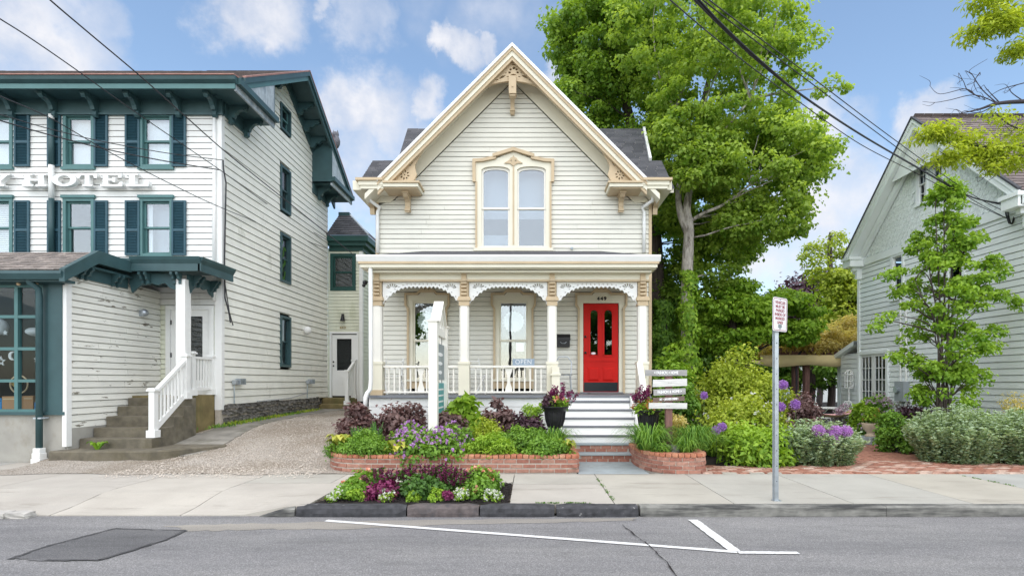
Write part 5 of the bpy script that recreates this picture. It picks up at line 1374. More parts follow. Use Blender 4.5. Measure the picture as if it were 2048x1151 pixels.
# landing and concrete steps
stp = thing('concrete_steps', 'worn concrete steps and landing up to the hotel side entrance', 'steps', (-8.1, 10.4, 0))
MB().box(BX + .03, -7.42, 11.85, HF - .01, -.1, 1.21).build('landing', M['mossy'], stp)
for (d_, d2_, z_) in ((10.46,10.80,.42),(10.80,11.12,.60),(11.12,11.42,.805),(11.42,11.72,.995),(11.72,11.848,1.165)):
    MB().box(BX + .03, -7.28, d_ + .001, d2_, .1, z_).build('step', M['concrete'], stp, bevel=.008)
sl = MB(); slp = [(-8.85,9.98),(-7.0,9.98),(-6.75,10.15),(-6.15,11.0),(-6.45,11.6),(-7.3,11.6),(-8.6,11.6)]
sl.prismz(slp, -.1, .24); sl.build('base_slab', M['concrete'], stp, bevel=.02)
# white railings
rl = thing('stair_railing', 'white wooden handrail with balusters on the hotel entrance steps', 'railing', (-7.35, 10.6, .26))
def post(x, y, z0, z1, par, r=.055, skirt=True):
    m = MB(); m.box(x-r, x+r, y-r, y+r, z0, z1)
    m.box(x-r-.03, x+r+.03, y-r-.03, y+r+.03, z1, z1+.035); m.box(x-r-.012, x+r+.012, y-r-.012, y+r+.012, z1+.035, z1+.06)
    if skirt: m.box(x-r-.03, x+r+.03, y-r-.03, y+r+.03, z0, z0+.14)
    return m.build('newel', M['white'], par)
xr_ = -7.36
post(xr_, 10.62, .43, 1.33, rl); post(xr_, 11.62, 1.15, 2.05, rl)
MB().bar((xr_, 10.62, 1.28), (xr_, 11.62, 1.98), .08, .06).build('handrail', M['white'], rl); MB().bar((xr_, 10.62, .56), (xr_, 11.62, 1.26), .05, .10).build('bottom_rail', M['white'], rl)
for k in range(1, 9):
    y = 10.62 + k * .111; z = .56 + .70 * (y - 10.62); MB().box(xr_-.018, xr_+.018, y-.018, y+.018, z, z + .72).build('baluster', M['white'], rl)
rl2 = thing('landing_railing', 'short white railing along the landing of the hotel entrance', 'railing', (-7.45, 12.2, 1.21))
post(-7.45, 11.97, 1.21, 2.12, rl2, .05); post(-7.45, 12.72, 1.21, 2.08, rl2, .05)
MB().box(-7.49, -7.41, 12.0, 12.7, 2.02, 2.07).build('handrail', M['white'], rl2); MB().box(-7.475, -7.425, 12.0, 12.7, 1.33, 1.39).build('bottom_rail', M['white'], rl2)
for k in range(1, 7): y = 11.99 + k * .104; MB().box(-7.467, -7.433, y-.017, y+.017, 1.39, 2.02).build('baluster', M['white'], rl2)
# bay rain pipe with white foot
rp_ = thing('rain_pipe', 'teal rain pipe with white block foot at the shop bay corner', 'pipe', (bxx(90), BF - .12, 0))
X = bxx(90)
MB().tube([(bxx(82), 9.95, ez - .1), (bxx(82), 9.97, ez - .2), (X, 10.06, ez - .30), (X, 10.08, ez - .45), (X, 10.08, .25)], .055, 8).build('pipe', M['teal'], rp_, smooth=True)
m = MB(); m.box(X-.085, X+.085, 9.99, 10.17, 0, .10); m.box(X-.075, X+.075, 10.0, 10.16, .10, .20); m.box(X-.065, X+.065, 10.01, 10.15, .20, .29); m.build('foot', M['white'], rp_, bevel=.008)
MB().box(X - .07, X + .07, 10.03, 10.2, bz(836), bz(833)).build('strap', M['silver_board'], rp_)
# lamps under the bay eave
o = thing('red_lamp', 'red lamp box above the shop window', 'lamp', (bxx(60), 10.1, bz(553)))
MB(TB).prism([(bxx(47), bz(552)), (bxx(68), bz(552)), (bxx(66), bz(561)), (bxx(49), bz(561))], .06, .26).build('shade', M['red_lamp'], o)
for i, x in enumerate((47, 82)):
    o = thing('string_bulb', ('clear bulb hanging under the bay eave, left of the pair', 'clear bulb hanging under the bay eave, next to the rain pipe')[i], 'bulb', (bxx(x), 10.1, bz(567)), 'bulbs under the bay eave')
    MB(TB).ball((bxx(x), .1, bz(569)), .035).build('glass_bulb', M['bulb'], o, smooth=True); MB(TB).tube([(bxx(x), .1, bz(566)), (bxx(x), .1, bz(559))], .02, 8).build('socket', M['black'], o)
# shop display behind the glass
def star(cx, cy, r, n=5, k=.42, rot=math.pi/2): return [(cx + (r if i % 2 == 0 else r*k) * math.cos(rot + math.pi*i/n), cy + (r if i % 2 == 0 else r*k) * math.sin(rot + math.pi*i/n)) for i in range(2*n)]
for (x, y, r, hollow, lb) in ((11, 665, .055, False, 'small white star hanging high in the shop window'), (2, 722, .10, True, 'white outline star hanging low in the shop window'), (74, 718, .06, True, 'small white outline star hanging at the right of the shop window')):
    cx_, cy_ = PX(x, 10.5), PZ(y, 10.5)
    o = panel('star_ornament', star(cx_, cy_, r), [star(cx_, cy_, r * .6)] if hollow else [], TF(10.5), -.01, .01, M['decor'], None); tag(o, lb, 'ornament', 'stars in the shop window')
o = MB().ball((PX(70, 10.55), 10.55, PZ(663, 10.55)), .15, 14, 8, .55).build('paper_lantern', M['decor'], smooth=True); tag(o, 'white oval paper lantern hanging in the right shop pane', 'lantern', 'white shop window lanterns')
o = MB().ball((PX(-4, 10.55), 10.55, PZ(653, 10.55)), .16, 14, 8).build('paper_lantern', M['decor'], smooth=True); tag(o, 'round white paper lantern at the left edge of the shop window', 'lantern', 'white shop window lanterns')
mo = circ(PX(26, 10.5), PZ(711, 10.5), .085, n=20)[5:16] + circ(PX(29, 10.5), PZ(711, 10.5), .06, .07, 20)[15:4:-1]
o = MB(TF(10.5)).prism(mo, -.01, .01).build('moon_ornament', M['decor']); tag(o, 'white crescent moon hanging in the shop window', 'ornament')
rg = thing('ring_ornament', 'round golden ring wreath standing in the shop window', 'ornament', (PX(38, 10.5), 10.5, PZ(785, 10.5)))
MB().tube([(PX(38,10.5) + .17*math.cos(t*.3142), 10.5, PZ(768,10.5) + .17*math.sin(t*.3142)) for t in range(21)], .014, 6).build('ring', M['tan'], rg)
MB(TF(10.52)).prism(circ(PX(32,10.5), PZ(765,10.5), .10, .08, 12), -.01, .02).build('medallion', M['gold'], rg)
for (x0, x1, y0, mt, lb) in ((4, 45, 792, 'cardboard', 'brown cardboard carton at the left of the shop window ledge'), (46, 66, 791, 'cardboard', 'brown cardboard carton in the middle of the shop window ledge'), (69, 85, 804, 'blue_box', 'bright blue box on the shop window ledge by the corner'), (-16, 3, 796, 'blue_box', 'bright blue box at the left edge of the shop window ledge')):
    o = thing('display_box', lb, 'box', (PX((x0+x1)/2, 10.45), 10.5, .70), 'boxes in the shop window')
    MB().box(PX(x0,10.4), PX(x1,10.4), 10.4, 10.62, .70, PZ(y0,10.4)).build('carton', M[mt], o); MB().box(PX(x0,10.4)+.02, PX(x1,10.4)-.02, 10.396, 10.4, PZ(y0,10.4)-.06, PZ(y0,10.4)-.04).build('tape', M['tan'] if mt == 'cardboard' else M['black'], o)

# ---- annex behind
DA = 19.7; ax = lambda x: PX(x, DA); az = lambda y: PZ(y, DA); TA = TF(DA); AXR = ax(724)
an = [(ax(661), ax(712), az(581), az(507)), (ax(660), ax(718), .8, az(663))]
clap(hotel, TA, .9, az(497), .118, lambda b: (HX - .06, AXR - .06), an, M['annex'], wall='annex_wall')
clap(hotel, TR(AXR), .9, az(497), .14, lambda b: (DA + .05, 26), [], M['annex'], wall='annex_side_wall')
MB(TA).box(AXR - .09, AXR + .03, -.1, .035, .8, az(497)).build('corner_board', M['white'], hotel)
window(hotel, TA, *an[0], M['teal_dark'], M['teal_dark'], M['glass_mid'], trim=.11, proud=.04, sash=.05, label='dark green annex window above the annex door', shade=None)
framebars(TA, *an[1], .07, -.05, .04).build('annex_door_frame', M['white'], hotel)
ad = panel('annex_door', [(ax(664.5),1.0),(ax(713.5),1.0),(ax(713.5),az(669)),(ax(664.5),az(669))], [[(ax(673.5),az(740)),(ax(703),az(740)),(ax(703),az(677)),(ax(673.5),az(677))]], TA, -.03, .0, M['white'], hotel)
MB(TA).box(ax(673.5), ax(703), -.02, -.015, az(740), az(677)).build('pane', M['glass_dark'], ad)
MB(TA).box(ax(674), ax(702), .0, .012, az(768), az(750)).build('raised_panel', M['white'], ad)
for y in (723, 731): MB(TA).ball((ax(667.5), .03, az(y)), .03).build('knob', M['black'], ad)
text('house_number', '443', .12, ax(686), az(655), TA, .03, .008, M['gold'], hotel, bold=.003, spacing=1.3)
o = thing('wall_lamp', 'small cone wall lamp above the annex door number', 'lamp', (ax(687), DA, az(640))); MB().lathe([(.09,az(642)),(.05,az(632)),(.02,az(628))], ax(687), DA - .1, 12).build('shade', M['black'], o)
MB(TA).box(ax(685), ax(689), .02, .12, az(632), az(628)).build('arm', M['black'], o)
m = MB(); cyz = lambda y: PZ(y, DA - .25)
m.box(HX, AXR + .30, DA - .3, 26, cyz(482), cyz(471)); m.box(HX, AXR + .2, DA - .2, 26, cyz(490), cyz(482)); m.box(HX, AXR + .06, DA - .06, 26, cyz(499), cyz(490)); m.build('annex_cornice', M['teal_dark'], hotel)
m = MB(); t0 = cyz(471); t1 = PZ(434, DA + 1.2)
m.add([(HX,DA-.32,t0),(AXR+.32,DA-.32,t0),(PX(700,DA+1.0),DA+1.0,t1),(HX,DA+1.0,t1),(PX(700,DA+1.0),25,t1),(AXR+.32,26,t0)], [(0,1,2,3),(1,5,4,2)]); o = m.build('annex_roof_deck', M['shingle'], hotel); set_tone(o.data, [.3, .3])
V_ = Vector((0, 1.32, t1 - t0)); hl = V_.length
shingles('annex_roof', (HX, DA - .34, t0 + .01), (1, 0, 0), V_, [(0, 0), (AXR + .32 - HX, 0), (PX(700,DA+1.0) - HX, hl), (0, hl)], .19, .3, M['shingle'], hotel, .02)
MB().bar((AXR + .32, DA - .32, t0 + .02), (PX(700, DA + 1), DA + 1.0, t1 + .03), .07, .05).build('hip_cap', M['silver_board'], hotel); MB().box(HX, PX(700, DA+1), DA + .9, DA + 1.1, t1 - .03, t1 + .10).build('annex_ridge', M['teal'], hotel)
MB().box(HX - .1, AXR - .1, DA + .25, 25.5, .5, 6.2).build('annex_interior', M['dark_room'], hotel)
# annex steps and rail
s2 = thing('annex_steps', 'two mossy stone steps at the annex door', 'steps', (ax(680), 19.2, .58))
MB().box(ax(655), ax(715), 19.1, DA, .4, .94).build('step', M['mossy'], s2, bevel=.02); MB().box(ax(645), ax(712), 18.7, 19.1, .4, .74).build('step', M['mossy'], s2, bevel=.02)
r2 = thing('annex_railing', 'small white railing on the annex steps', 'railing', (PX(697, 18.6), 18.6, .7))
xq = PX(694, 18.6); post(xq, 18.6, .72, 1.85, r2, .055); post(PX(708, 19.5), 19.5, .9, 2.25, r2, .055)
MB().bar((xq, 18.6, 1.82), (PX(708,19.5), 19.5, 2.2), .08, .06).build('handrail', M['white'], r2)
for k in range(1, 5): t = k / 5; MB().bar((xq + (PX(708,19.5)-xq)*t, 18.6+.9*t, .95+.2*t), (xq + (PX(708,19.5)-xq)*t, 18.6+.9*t, 1.8+.37*t), .035, .035).build('baluster', M['white'], r2)

# ---- stone foundation along the side wall
fd = MB().box(HX - .05, HX + .005, HF - .02, 18.75, .2, .97).build('foundation', M['mortar'], hotel)
MB().box(-7.4, HX - .0, HF - .03, HF + .0, .3, .97).build('foundation_front', M['mortar'], hotel)
stm = [rough_mesh('stone', 1, .08, 1, 2, .03, 80 + i, .2) for i in range(5)]
for q in stm: q.materials.append(M['stone'])
z = .42
for row in range(4):
    h = .155; d = 12.8 + random.uniform(0, .1)
    while d < 18.6:
        wd = random.uniform(.16, .42); zz = z + random.uniform(-.02, .02)
        if zz + h > gz(d) - .02:
            o = place('stone', random.choice(stm), (HX + .012, d + wd / 2, zz), math.pi / 2, fd, (wd * random.uniform(.74, .84), 1, h * random.uniform(.62, .82)))
        d += wd
    z += h - .008
# fixtures on the side wall
def fixture(a, z, lb):
    o = thing('conduit_box', lb, 'fixture', (HX, a, z), 'electric fixtures on the hotel side wall')
    t = TR(HX)
    m = MB(t)
    for k in range(4): m.box(a + .12 + k * .07, a + .16 + k * .07, .03, .16, z - .06, z + .09)
    m.build('fins', M['zinc'], o); MB(t).box(a - .02, a + .1, .025, .12, z - .05, z + .05).build('box', M['meter'], o); MB(t).tube([(a + .05, .04, z - .05), (a + .05, .04, .98)], .012, 6).build('conduit', M['silver_board'], o)
fixture(13.25, 1.50, 'grey finned floodlight low on the hotel side wall, near the front corner'); fixture(17.6, 1.50, 'grey finned floodlight low on the hotel side wall, near the annex')
o = thing('security_light', 'small white round vent on the hotel side wall near the annex', 'vent', (HX, 17.6, 3.2)); MB().ball((HX + .1, 17.5, 3.15), .13).build('cap', M['white'], o, smooth=True)
MB(TR(HX)).tube([(14.4,.05,.99),(15.5,.06,1.0),(16.4,.05,1.02),(17.6,.05,1.15)], .015, 6).build('side_cable', M['wire_pale'], hotel)
# ---------------------------------------------------------------- the pale house on the right
RX = 10.8; RXO = 10.4; DN, DFR, DAP = 11.63, 17.97, 14.8
rh = thing('pale_house', 'pale mint white clapboard house with fish scale gable at the right edge', 'house', (RX + 3, DAP, 0))
TT = TL(RX); ZAPR, ZER = 8.66, 5.72; rs = (ZAPR - ZER) / (DAP - 11.7)
ro = [(14.84,15.26,6.42,7.52), (14.26,14.68,6.42,7.52), (15.76,16.34,3.95,5.28), (13.55,14.25,3.95,5.28), (16.44,17.98,.35,2.48)]
clap(rh, TT, .28, 5.32, .152, lambda b: (DN, DFR), ro, M['mint'], gap=.018)
clap(rh, TL(RX), .28, 2.45, .152, lambda b: (DFR, 18.95), [], M['mint'], gap=.018, wall='lean_to_wall')
def rect_(a0, a1, b0, b1): return [(a0+.02,b0+.02),(a1-.02,b0+.02),(a1-.02,b1-.02),(a0+.02,b1-.02)]
# gable field of fish-scale shingles
top = ZAPR - .25
gw = panel('gable_wall', [(DFR, 5.3), (DN, 5.3), (DN, 5.45), (DAP, top), (DFR, 5.45)], [rect_(*o) for o in ro[:2]], TT, -.03, -.012, M['mint'], rh)
vs, fs, tone = [], [], []; z = 5.50; row = 0
while z < top - .1:
    hw = (top - z) / rs - .05; y = DAP - hw + (.086 if row % 2 else 0)
    while y < DAP + hw - .1:
        if not any(o[0] - .08 < y + .06 < o[1] + .08 and o[2] - .1 < z < o[3] for o in ro):
            n = len(vs); w_ = .165
            ring = [(y, z + .20)] + [(y + w_/2 - w_/2 * math.cos(math.pi*k/5), z + .065 - .065 * math.sin(math.pi*k/5)) for k in range(6)] + [(y + w_, z + .20)]
            for (a, b_) in ring: vs.append((RX - (.016 if b_ < z + .1 else .004) - RX - 3 + 0, a - DAP, b_))
            for (a, b_) in ring[1:7]: vs.append((RX + .004 - RX - 3, a - DAP, b_))
            fs.append(tuple(range(n, n + 8))); fs += [(n+1+k, n+2+k, n+9+k, n+8+k) for k in range(5)]; tone += [random.random()] * 6
        y += .172
    z += .145; row += 1
me = bpy.data.meshes.new('fish_scales'); me.from_pydata(vs, [], fs); set_tone(me, tone); o = link_mesh('fish_scales', me, M['scale'], gw); o['kind'] = 'stuff'
MB(TT).box(DN, DFR, -.01, .05, 5.26, 5.48).build('belt_board', M['mint_trim'], rh)
MB(TT).box(DFR - .1, DFR + .02, -.05, .035, .28, 5.3).build('corner_board', M['mint_trim'], rh)
# windows and french doors
lb = ['left narrow attic window of the pale house', 'right narrow attic window of the pale house', 'upper floor window of the pale house left of the slim tree', 'upper floor window of the pale house behind the slim tree']
for (a0, a1, b0, b1), l_ in zip(ro[:4], lb):
    window(rh, TT, a0, a1, b0, b1, M['mint_trim'], M['white'], M['glass_dark'], trim=.035 if b0 > 6 else .08, sash=.028 if b0 > 6 else .035, sill=.04, label=l_, muntin=(2, 2) if b0 > 6 else None)
fr = framebars(TT, *ro[4], .10, -.05, .05).build('french_doors', M['mint_trim'], rh)
for k in range(2):
    a0 = ro[4][0] + .1 + k * .67; a1 = a0 + .66
    lf = framebars(TT, a0, a1, .4, 2.38, .08, -.04, .0)
    for q in range(1, 3): lf.box(a0 + .08 + (a1-a0-.16) * q / 3 - .012, a0 + .08 + (a1-a0-.16) * q / 3 + .012, -.035, -.005, .48, 2.3)
    for q in range(1, 5): lf.box(a0 + .08, a1 - .08, -.034, -.006, .48 + 1.82 * q / 5 - .012, .48 + 1.82 * q / 5 + .012)
    lf_ = lf.build('door_leaf', M['white'], fr)
    for q in range(3):
        for p in range(5):
            A = a0 + .08 + (a1-a0-.16) * q / 3; B = .48 + 1.82 * p / 5
            MB(TT).box(A + .013, A + (a1-a0-.16)/3 - .013, -.025, -.021, B + .013, B + 1.82/5 - .013).build('pane', M['glass_mid'], lf_)
# roof with ridge running away to the right
OVE = (11.55, 18.05); zz = lambda y: ZAPR - rs * abs(y - DAP)
rf = MB()
for y in OVE: rf.add([(RXO,y,zz(y)),(24,y,zz(y)),(24,DAP,ZAPR),(RXO,DAP,ZAPR),(RXO,y,zz(y)-.1),(24,y,zz(y)-.1),(24,DAP,ZAPR-.1),(RXO,DAP,ZAPR-.1)], [(0,1,2,3),(4,5,6,7),(0,3,7,4),(0,1,5,4)])
rf.build('roof_deck', M['mint_trim'], rh)
sl = math.hypot(DAP - OVE[0], ZAPR - zz(OVE[0]))
shingles('roof', (RXO - .03, OVE[0] - .04, zz(OVE[0]) - .02), (1, 0, 0), (0, DAP - OVE[0], ZAPR - zz(OVE[0])), [(0,0),(11,0),(11,sl+.05),(0,sl+.05)], .14, .25, M['shingle_brown'], rh, .016)
shingles('roof', (RXO - .03, OVE[1] + .04, zz(OVE[1]) - .02), (1, 0, 0), (0, DAP - OVE[1], ZAPR - zz(OVE[1])), [(0,0),(6,0),(6,sl+.05),(0,sl+.05)], .14, .25, M['shingle_brown'], rh, .016)
for y in OVE:
    for (o0, o1, e0, e1, mt, nm) in ((-.05, .0, -.09, .0, M['shingle'], 'drip_edge'), (0, .12, -.06, .03, M['mint_trim'], 'rake_crown'), (.12, .30, -.02, .03, M['mint_trim'], 'rake_fascia'), (.30, .52, .25, .36, M['mint_trim'], 'rake_frieze')):
        ob = MB().add([(RXO + e, yy, z_ - o_) for e in (e0, e1) for (yy, z_, o_) in ((y,zz(y),o0),(DAP,ZAPR,o0),(DAP,ZAPR,o1),(y,zz(y),o1))], [(0,1,2,3),(4,5,6,7),(0,1,5,4),(1,2,6,5),(2,3,7,6),(3,0,4,7)]).build(nm, mt, rh)
        if nm == 'drip_edge': set_tone(ob.data, [.2] * len(ob.data.polygons))
    MB().add([(RXO + .03, y, zz(y) - .28), (RX, y, zz(y) - .28), (RX, DAP, ZAPR - .28), (RXO + .03, DAP, ZAPR - .28)], [(0,1,2,3)]).build('rake_soffit', M['mint_trim'], rh)
    s = 1 if y > DAP else -1
    m = MB(); m.box(RXO - .08, RX + .3, min(y, y - s*.42), max(y, y - s*.42), zz(y) - .34, zz(y) - .05); m.box(RXO - .12, RX + .3, min(y + s*.04, y - s*.46), max(y + s*.04, y - s*.46), zz(y) - .12, zz(y) - .03); m.build('cornice_return', M['mint_trim'], rh)
    m = MB(); yb = y - s*.2; m.prismz([(RX-.3,yb-.06),(RX,yb-.06),(RX,yb+.06),(RX-.3,yb+.06)], zz(y)-.45, zz(y)-.34); m.prismz([(RX-.16,yb-.05),(RX,yb-.05),(RX,yb+.05),(RX-.16,yb+.05)], zz(y)-.72, zz(y)-.45); m.build('corbel', M['mint_trim'], rh)
# long front eave with corbels
MB().box(RXO, 24, 11.5, 11.75, zz(11.55) - .3, zz(11.55) - .04).build('front_eave', M['mint_trim'], rh)
MB().box(RX + .02, 24, DN - .0, DN + .05, .2, 5.4).build('street_wall', M['mint'], rh)
# sunburst in the peak
gp = MB(TL(RXO + .12)); h = 1.05
gp.prism([(DAP - h/rs, ZAPR - .3 - h), (DAP + h/rs, ZAPR - .3 - h), (DAP, ZAPR - .3)], -.03, .0); sb_ = gp.build('sunburst', M['mint_trim'], rh)
for k in range(-6, 7):
    a = k * .2; x1, z1 = math.sin(a), math.cos(a); base = (DAP, ZAPR - .3 - h + .08); Lr = min(.85, .95 * (1 - abs(a) * .30))
    m = MB(TL(RXO + .12)); w_ = .028
    m.prism([(base[0] + x1*.14 - z1*w_*.4, base[1] + z1*.14 + x1*w_*.4), (base[0] + x1*.14 + z1*w_*.4, base[1] + z1*.14 - x1*w_*.4), (base[0] + x1*Lr*.62 + z1*w_, base[1] + z1*Lr*.62 - x1*w_), (base[0] + x1*Lr*.62 - z1*w_, base[1] + z1*Lr*.62 + x1*w_)], .001, .03); m.build('ray', M['white'], sb_)
# lean-to
m = MB(); m.add([(RX-.18,17.95,2.85),(RX-.18,19.2,2.42),(14,19.2,2.42),(14,17.95,2.85),(RX-.18,17.95,2.72),(RX-.18,19.2,2.28),(14,19.2,2.28),(14,17.95,2.72)], [(0,1,2,3),(4,5,6,7),(0,1,5,4),(1,2,6,5)]); m.build('lean_to_roof', M['mint_trim'], rh)
MB().box(RX, 14, 18.95, 19.0, 0, 2.4).build('lean_to_end', M['mint'], rh)
b = MB(); b.box(RX + .5, 23, 17.9, 17.95, 0, 5.4); b.box(RX + .12, 23, DN + .2, 17.8, 3.2, 3.25); b.box(RX + .12, 23, DN + .2, 17.8, 5.7, 5.75); b.box(RX + 2.2, RX + 2.25, DN + .2, 17.8, .2, 8); b.box(RX + .05, 23, DN + .1, 18.9, .2, .27); b.build('interior', M['dark_room'], rh)
MB(TT).tube([(15.85,.05,.8),(15.85,.05,4.2)], .03, 6).build('conduit', M['white'], rh); MB(TT).tube([(15.62,.05,.8),(15.62,.05,3.6)], .03, 6).build('conduit', M['white'], rh)
mt_ = thing('electric_meter', 'grey electric meter box on the pale house wall', 'meter', (RX - .1, 15.7, .85))
MB(TT).box(15.52, 15.9, .03, .20, .95, 1.52).build('box', M['meter'], mt_); MB(TT).tube([(15.74,.2,1.28),(15.74,.29,1.28)], .09, 14).build('dial', M['zinc'], mt_)

# ---------------------------------------------------------------- cables
def cable(label, pts, r, mat=None, group='overhead service cables', k=12):
    V = smooth_path([P(x, y, d) for x, y, d in pts], k)
    o = MB().tube(V, r, 6).build('overhead_cable', mat or M['wire'], smooth=True); return tag(o, label, 'cable', group)
cable('black cable from the top left corner crossing to the porch roof of the cream house', [(60,-40,5.5),(100,0,5.8),(180,68,6.4),(280,152,7.2),(370,232,8.0),(460,311,9.0),(590,415,10.4),(708,510,11.52)], .009)
cable('dark cable entering at the left edge above the hotel eave and ending at the annex', [(-60,0,6),(0,38,6.4),(60,76,7),(150,138,8),(282,232,9.5),(440,340,12),(560,425,16),(655,480,19.2)], .009)
cable('dark cable entering at the left edge below the hotel cornice, passing the shutters', [(-60,160,7),(0,192,7.5),(100,236,8.5),(215,302,9.5),(330,362,11),(440,414,12.5),(560,462,16),(658,498,19.3)], .009)
cable('upper of two thin cables running to the hotel corner above the letters', [(-60,212,9),(0,229,9.4),(100,258,10.2),(215,285,11),(340,307,11.8),(444,320,12.7)], .009)
cable('lower of two thin cables running to the hotel corner above the letters', [(-60,224,9),(0,241,9.4),(100,270,10.2),(220,300,11),(330,322,11.8),(441,340,12.7)], .012)
o = MB().tube([P(446,320,12.74), P(447,338,12.74), P(452,366,12.8), P(451,420,12.85), P(449,520,12.85), P(450,595,12.8), P(458,625,12.8), P(461,645,12.85)], .018, 6).build('corner_cable', M['wire']); tag(o, 'black cable hanging down the hotel corner board', 'cable')
o = MB().tube([P(449,560,12.84), P(455,600,12.9), P(459,625,12.95), P(466,650,13.2)], .013, 6).build('corner_cable', M['wire']); tag(o, 'loose black cable tail beside the hotel corner board', 'cable')
cable('thick twisted black cable sweeping from the top centre to the pale house', [(1350,-40,5.2),(1392,2,5.6),(1440,50,6.1),(1520,125,6.9),(1610,195,7.8),(1720,268,9.2),(1830,332,10.6),(1930,388,11.7),(1975,402,12.0),(2018,408,12.3)], .015, None, 'cables to the pale house')
cable('thick black cable just under the twisted one, top right', [(1360,-40,5.25),(1402,4,5.65),(1450,55,6.15),(1530,129,6.95),(1615,199,7.85),(1725,271,9.25),(1835,336,10.65),(1935,391,11.75),(2016,412,12.3)], .010, None, 'cables to the pale house')
cable('uppermost thin cable over the big tree running to the pale house', [(1370,-40,5.2),(1418,0,5.6),(1500,62,6.4),(1620,152,7.8),(1760,258,9.6),(1880,345,11),(1960,398,11.9),(2025,430,12.4)], 0.007, None, 'cables to the pale house')
cable('second thin cable over the big tree running to the pale house', [(1358,-40,5.2),(1408,2,5.6),(1490,66,6.4),(1610,157,7.8),(1752,264,9.6),(1870,350,11),(1955,405,11.9),(2030,445,12.4)], 0.007, None, 'cables to the pale house')
cable('lowest thin cable across the big tree to the pale house', [(1300,-35,5.4),(1340,0,5.7),(1420,68,6.4),(1500,132,7.2),(1600,205,8.2),(1720,288,9.6),(1830,345,10.8),(1940,403,11.9),(2048,452,12.5),(2080,465,12.6)], 0.007, None, 'cables to the pale house')
lp_ = thing('cable_loop', 'black drip loop of cable under the pale house eave', 'cable', P(2022, 440, 12.2))
for q in range(2):
    MB().tube([P(2010+q*4,410,12.28), P(2012+q*5,428+q*4,12.2), P(2018+q*3,446,12.15), P(2024+q*2,448-q*3,12.15), P(2030,428,12.2), P(2036-q*3,408,12.28)], .016, 6).build('loop', M['wire'], lp_)
MB().ball(P(2017, 408, 12.3), .05).build('insulator', M['zinc'], lp_)

# ---------------------------------------------------------------- parking sign
X, Y = PX(1551.5, 6.96), 6.96
ps = thing('parking_sign', 'white parking sign with red lettering on a galvanised steel post', 'sign', (X, Y, 0))
m = MB(); ztop = PZ(598, 6.96)
m.prismz([(X-.038,Y+.012),(X-.026,Y+.012),(X-.020,Y-.022),(X+.020,Y-.022),(X+.026,Y+.012),(X+.038,Y+.012),(X+.038,Y+.006),(X+.030,Y+.006),(X+.024,Y-.028),(X-.024,Y-.028),(X-.030,Y+.006),(X-.038,Y+.006)], -.05, ztop); m.build('post', M['zinc'], ps)
for k in range(34): MB().tube([(X, Y-.032, .25 + k*.065), (X, Y-.0275, .25 + k*.065)], .006, 6).build('bolt_hole', M['black'], ps) if k % 3 == 0 else None
MB().box(X-.045, X+.05, Y-.05, Y+.03, -.01, .012).build('base_plate', M['zinc'], ps)
an = math.radians(31); ux, uy = math.cos(an), math.sin(an); tilt = -.045
zc0 = (PZ(596, 6.96) + PZ(664, 6.96)) / 2; xc, yc = PX(1559, 6.9), 6.885
def TS(a, c, b_):
    b2 = b_ * math.cos(tilt) - a * math.sin(-tilt) * .6; a2 = a - b_ * tilt * .55
    return (xc + a2*ux + c*uy, yc + a2*uy - c*ux, zc0 + b2)
W_, H_ = .145, .213
def rr(w, h, r=.03): return [(sx*(w - r) + r*math.cos(t)*1, sy*(h - r) + r*math.sin(t)) for (sx, sy, t0) in ((1,1,0),(-1,1,90),(-1,-1,180),(1,-1,270)) for t in [math.radians(t0 + k*30) for k in range(4)]]
bd = MB(TS).prism(rr(W_, H_), -.002, .001).build('sign_sheet', M['sign_white'], ps)
panel('border', rr(W_-.012, H_-.012, .024), [rr(W_-.018, H_-.018, .02)], TS, .0013, .0023, M['sign_red'], bd)
for i, t in enumerate(['VEHICLES', 'MUST BE', 'PARKED', 'INSIDE OF', 'MARKED', 'LINES']):
    text('lettering', t, .050, 0, H_ - .066 - i * .050, TS, .0018, .0006, M['sign_red'], bd, sx=.95, bold=.0012)
MB(TS).prism([(-.035,-.125),(.035,-.125),(.035,-.165),(0,-.18),(-.035,-.165)], .0012, .002).build('seal', M['sign_slate'], bd)
for b_ in (H_ - .03, -H_ + .03): MB(TS).tube([(0,.001,b_),(0,.006,b_)], .008, 8).build('bolt', M['zinc'], ps)

# ---------------------------------------------------------------- white hanging sign, edge on
hsn = thing('hanging_sign', 'white two post hanging sign seen almost edge on in the left planter', 'sign', (PX(867, 9.8), 9.8, .25))
X = PX(867, 9.8)
for d_, w_ in ((9.8, .078), (10.95, .078)):
    m = MB(); m.box(X-w_, X+w_, d_-w_, d_+w_, .2, PZ(643, 9.8)); m.box(X-w_-.02, X+w_+.02, d_-w_-.02, d_+w_+.02, PZ(643, 9.8), PZ(640, 9.8)); m.build('post', M['white_post'], hsn)
zt = PZ(643, 9.8); zb = zt - .22
TG = TR(X)
pl = [(9.84, zb), (10.91, zb), (10.91, zt), (10.72, zt - .01), (10.375, zt + .36), (10.03, zt - .01), (9.84, zt)]
panel('crest', pl, [[(10.15, zt - .08), (10.33, zt - .08), (10.33, zt + .12)], [(10.42, zt - .08), (10.60, zt - .08), (10.42, zt + .12)], circ(10.375, zt + .2, .05, n=10)], TG, -.05, .05, M['white_post'], hsn)
MB().add([(X + e, y, z) for e in (-.09, .09) for (y, z) in ((10.0,zt+.0),(10.375,zt+.40),(10.75,zt+.0),(10.78,zt+.03),(10.375,zt+.45),(9.97,zt+.03))], [tuple(range(6)), tuple(range(6,12))] + [(i,(i+1)%6,6+(i+1)%6,6+i) for i in range(6)]).build('crest_roof', M['white_post'], hsn)
MB(TG).box(9.9, 10.85, -.025, .025, zb - .82, zb - .14).build('hanging_board', M['sign_slate'], hsn)
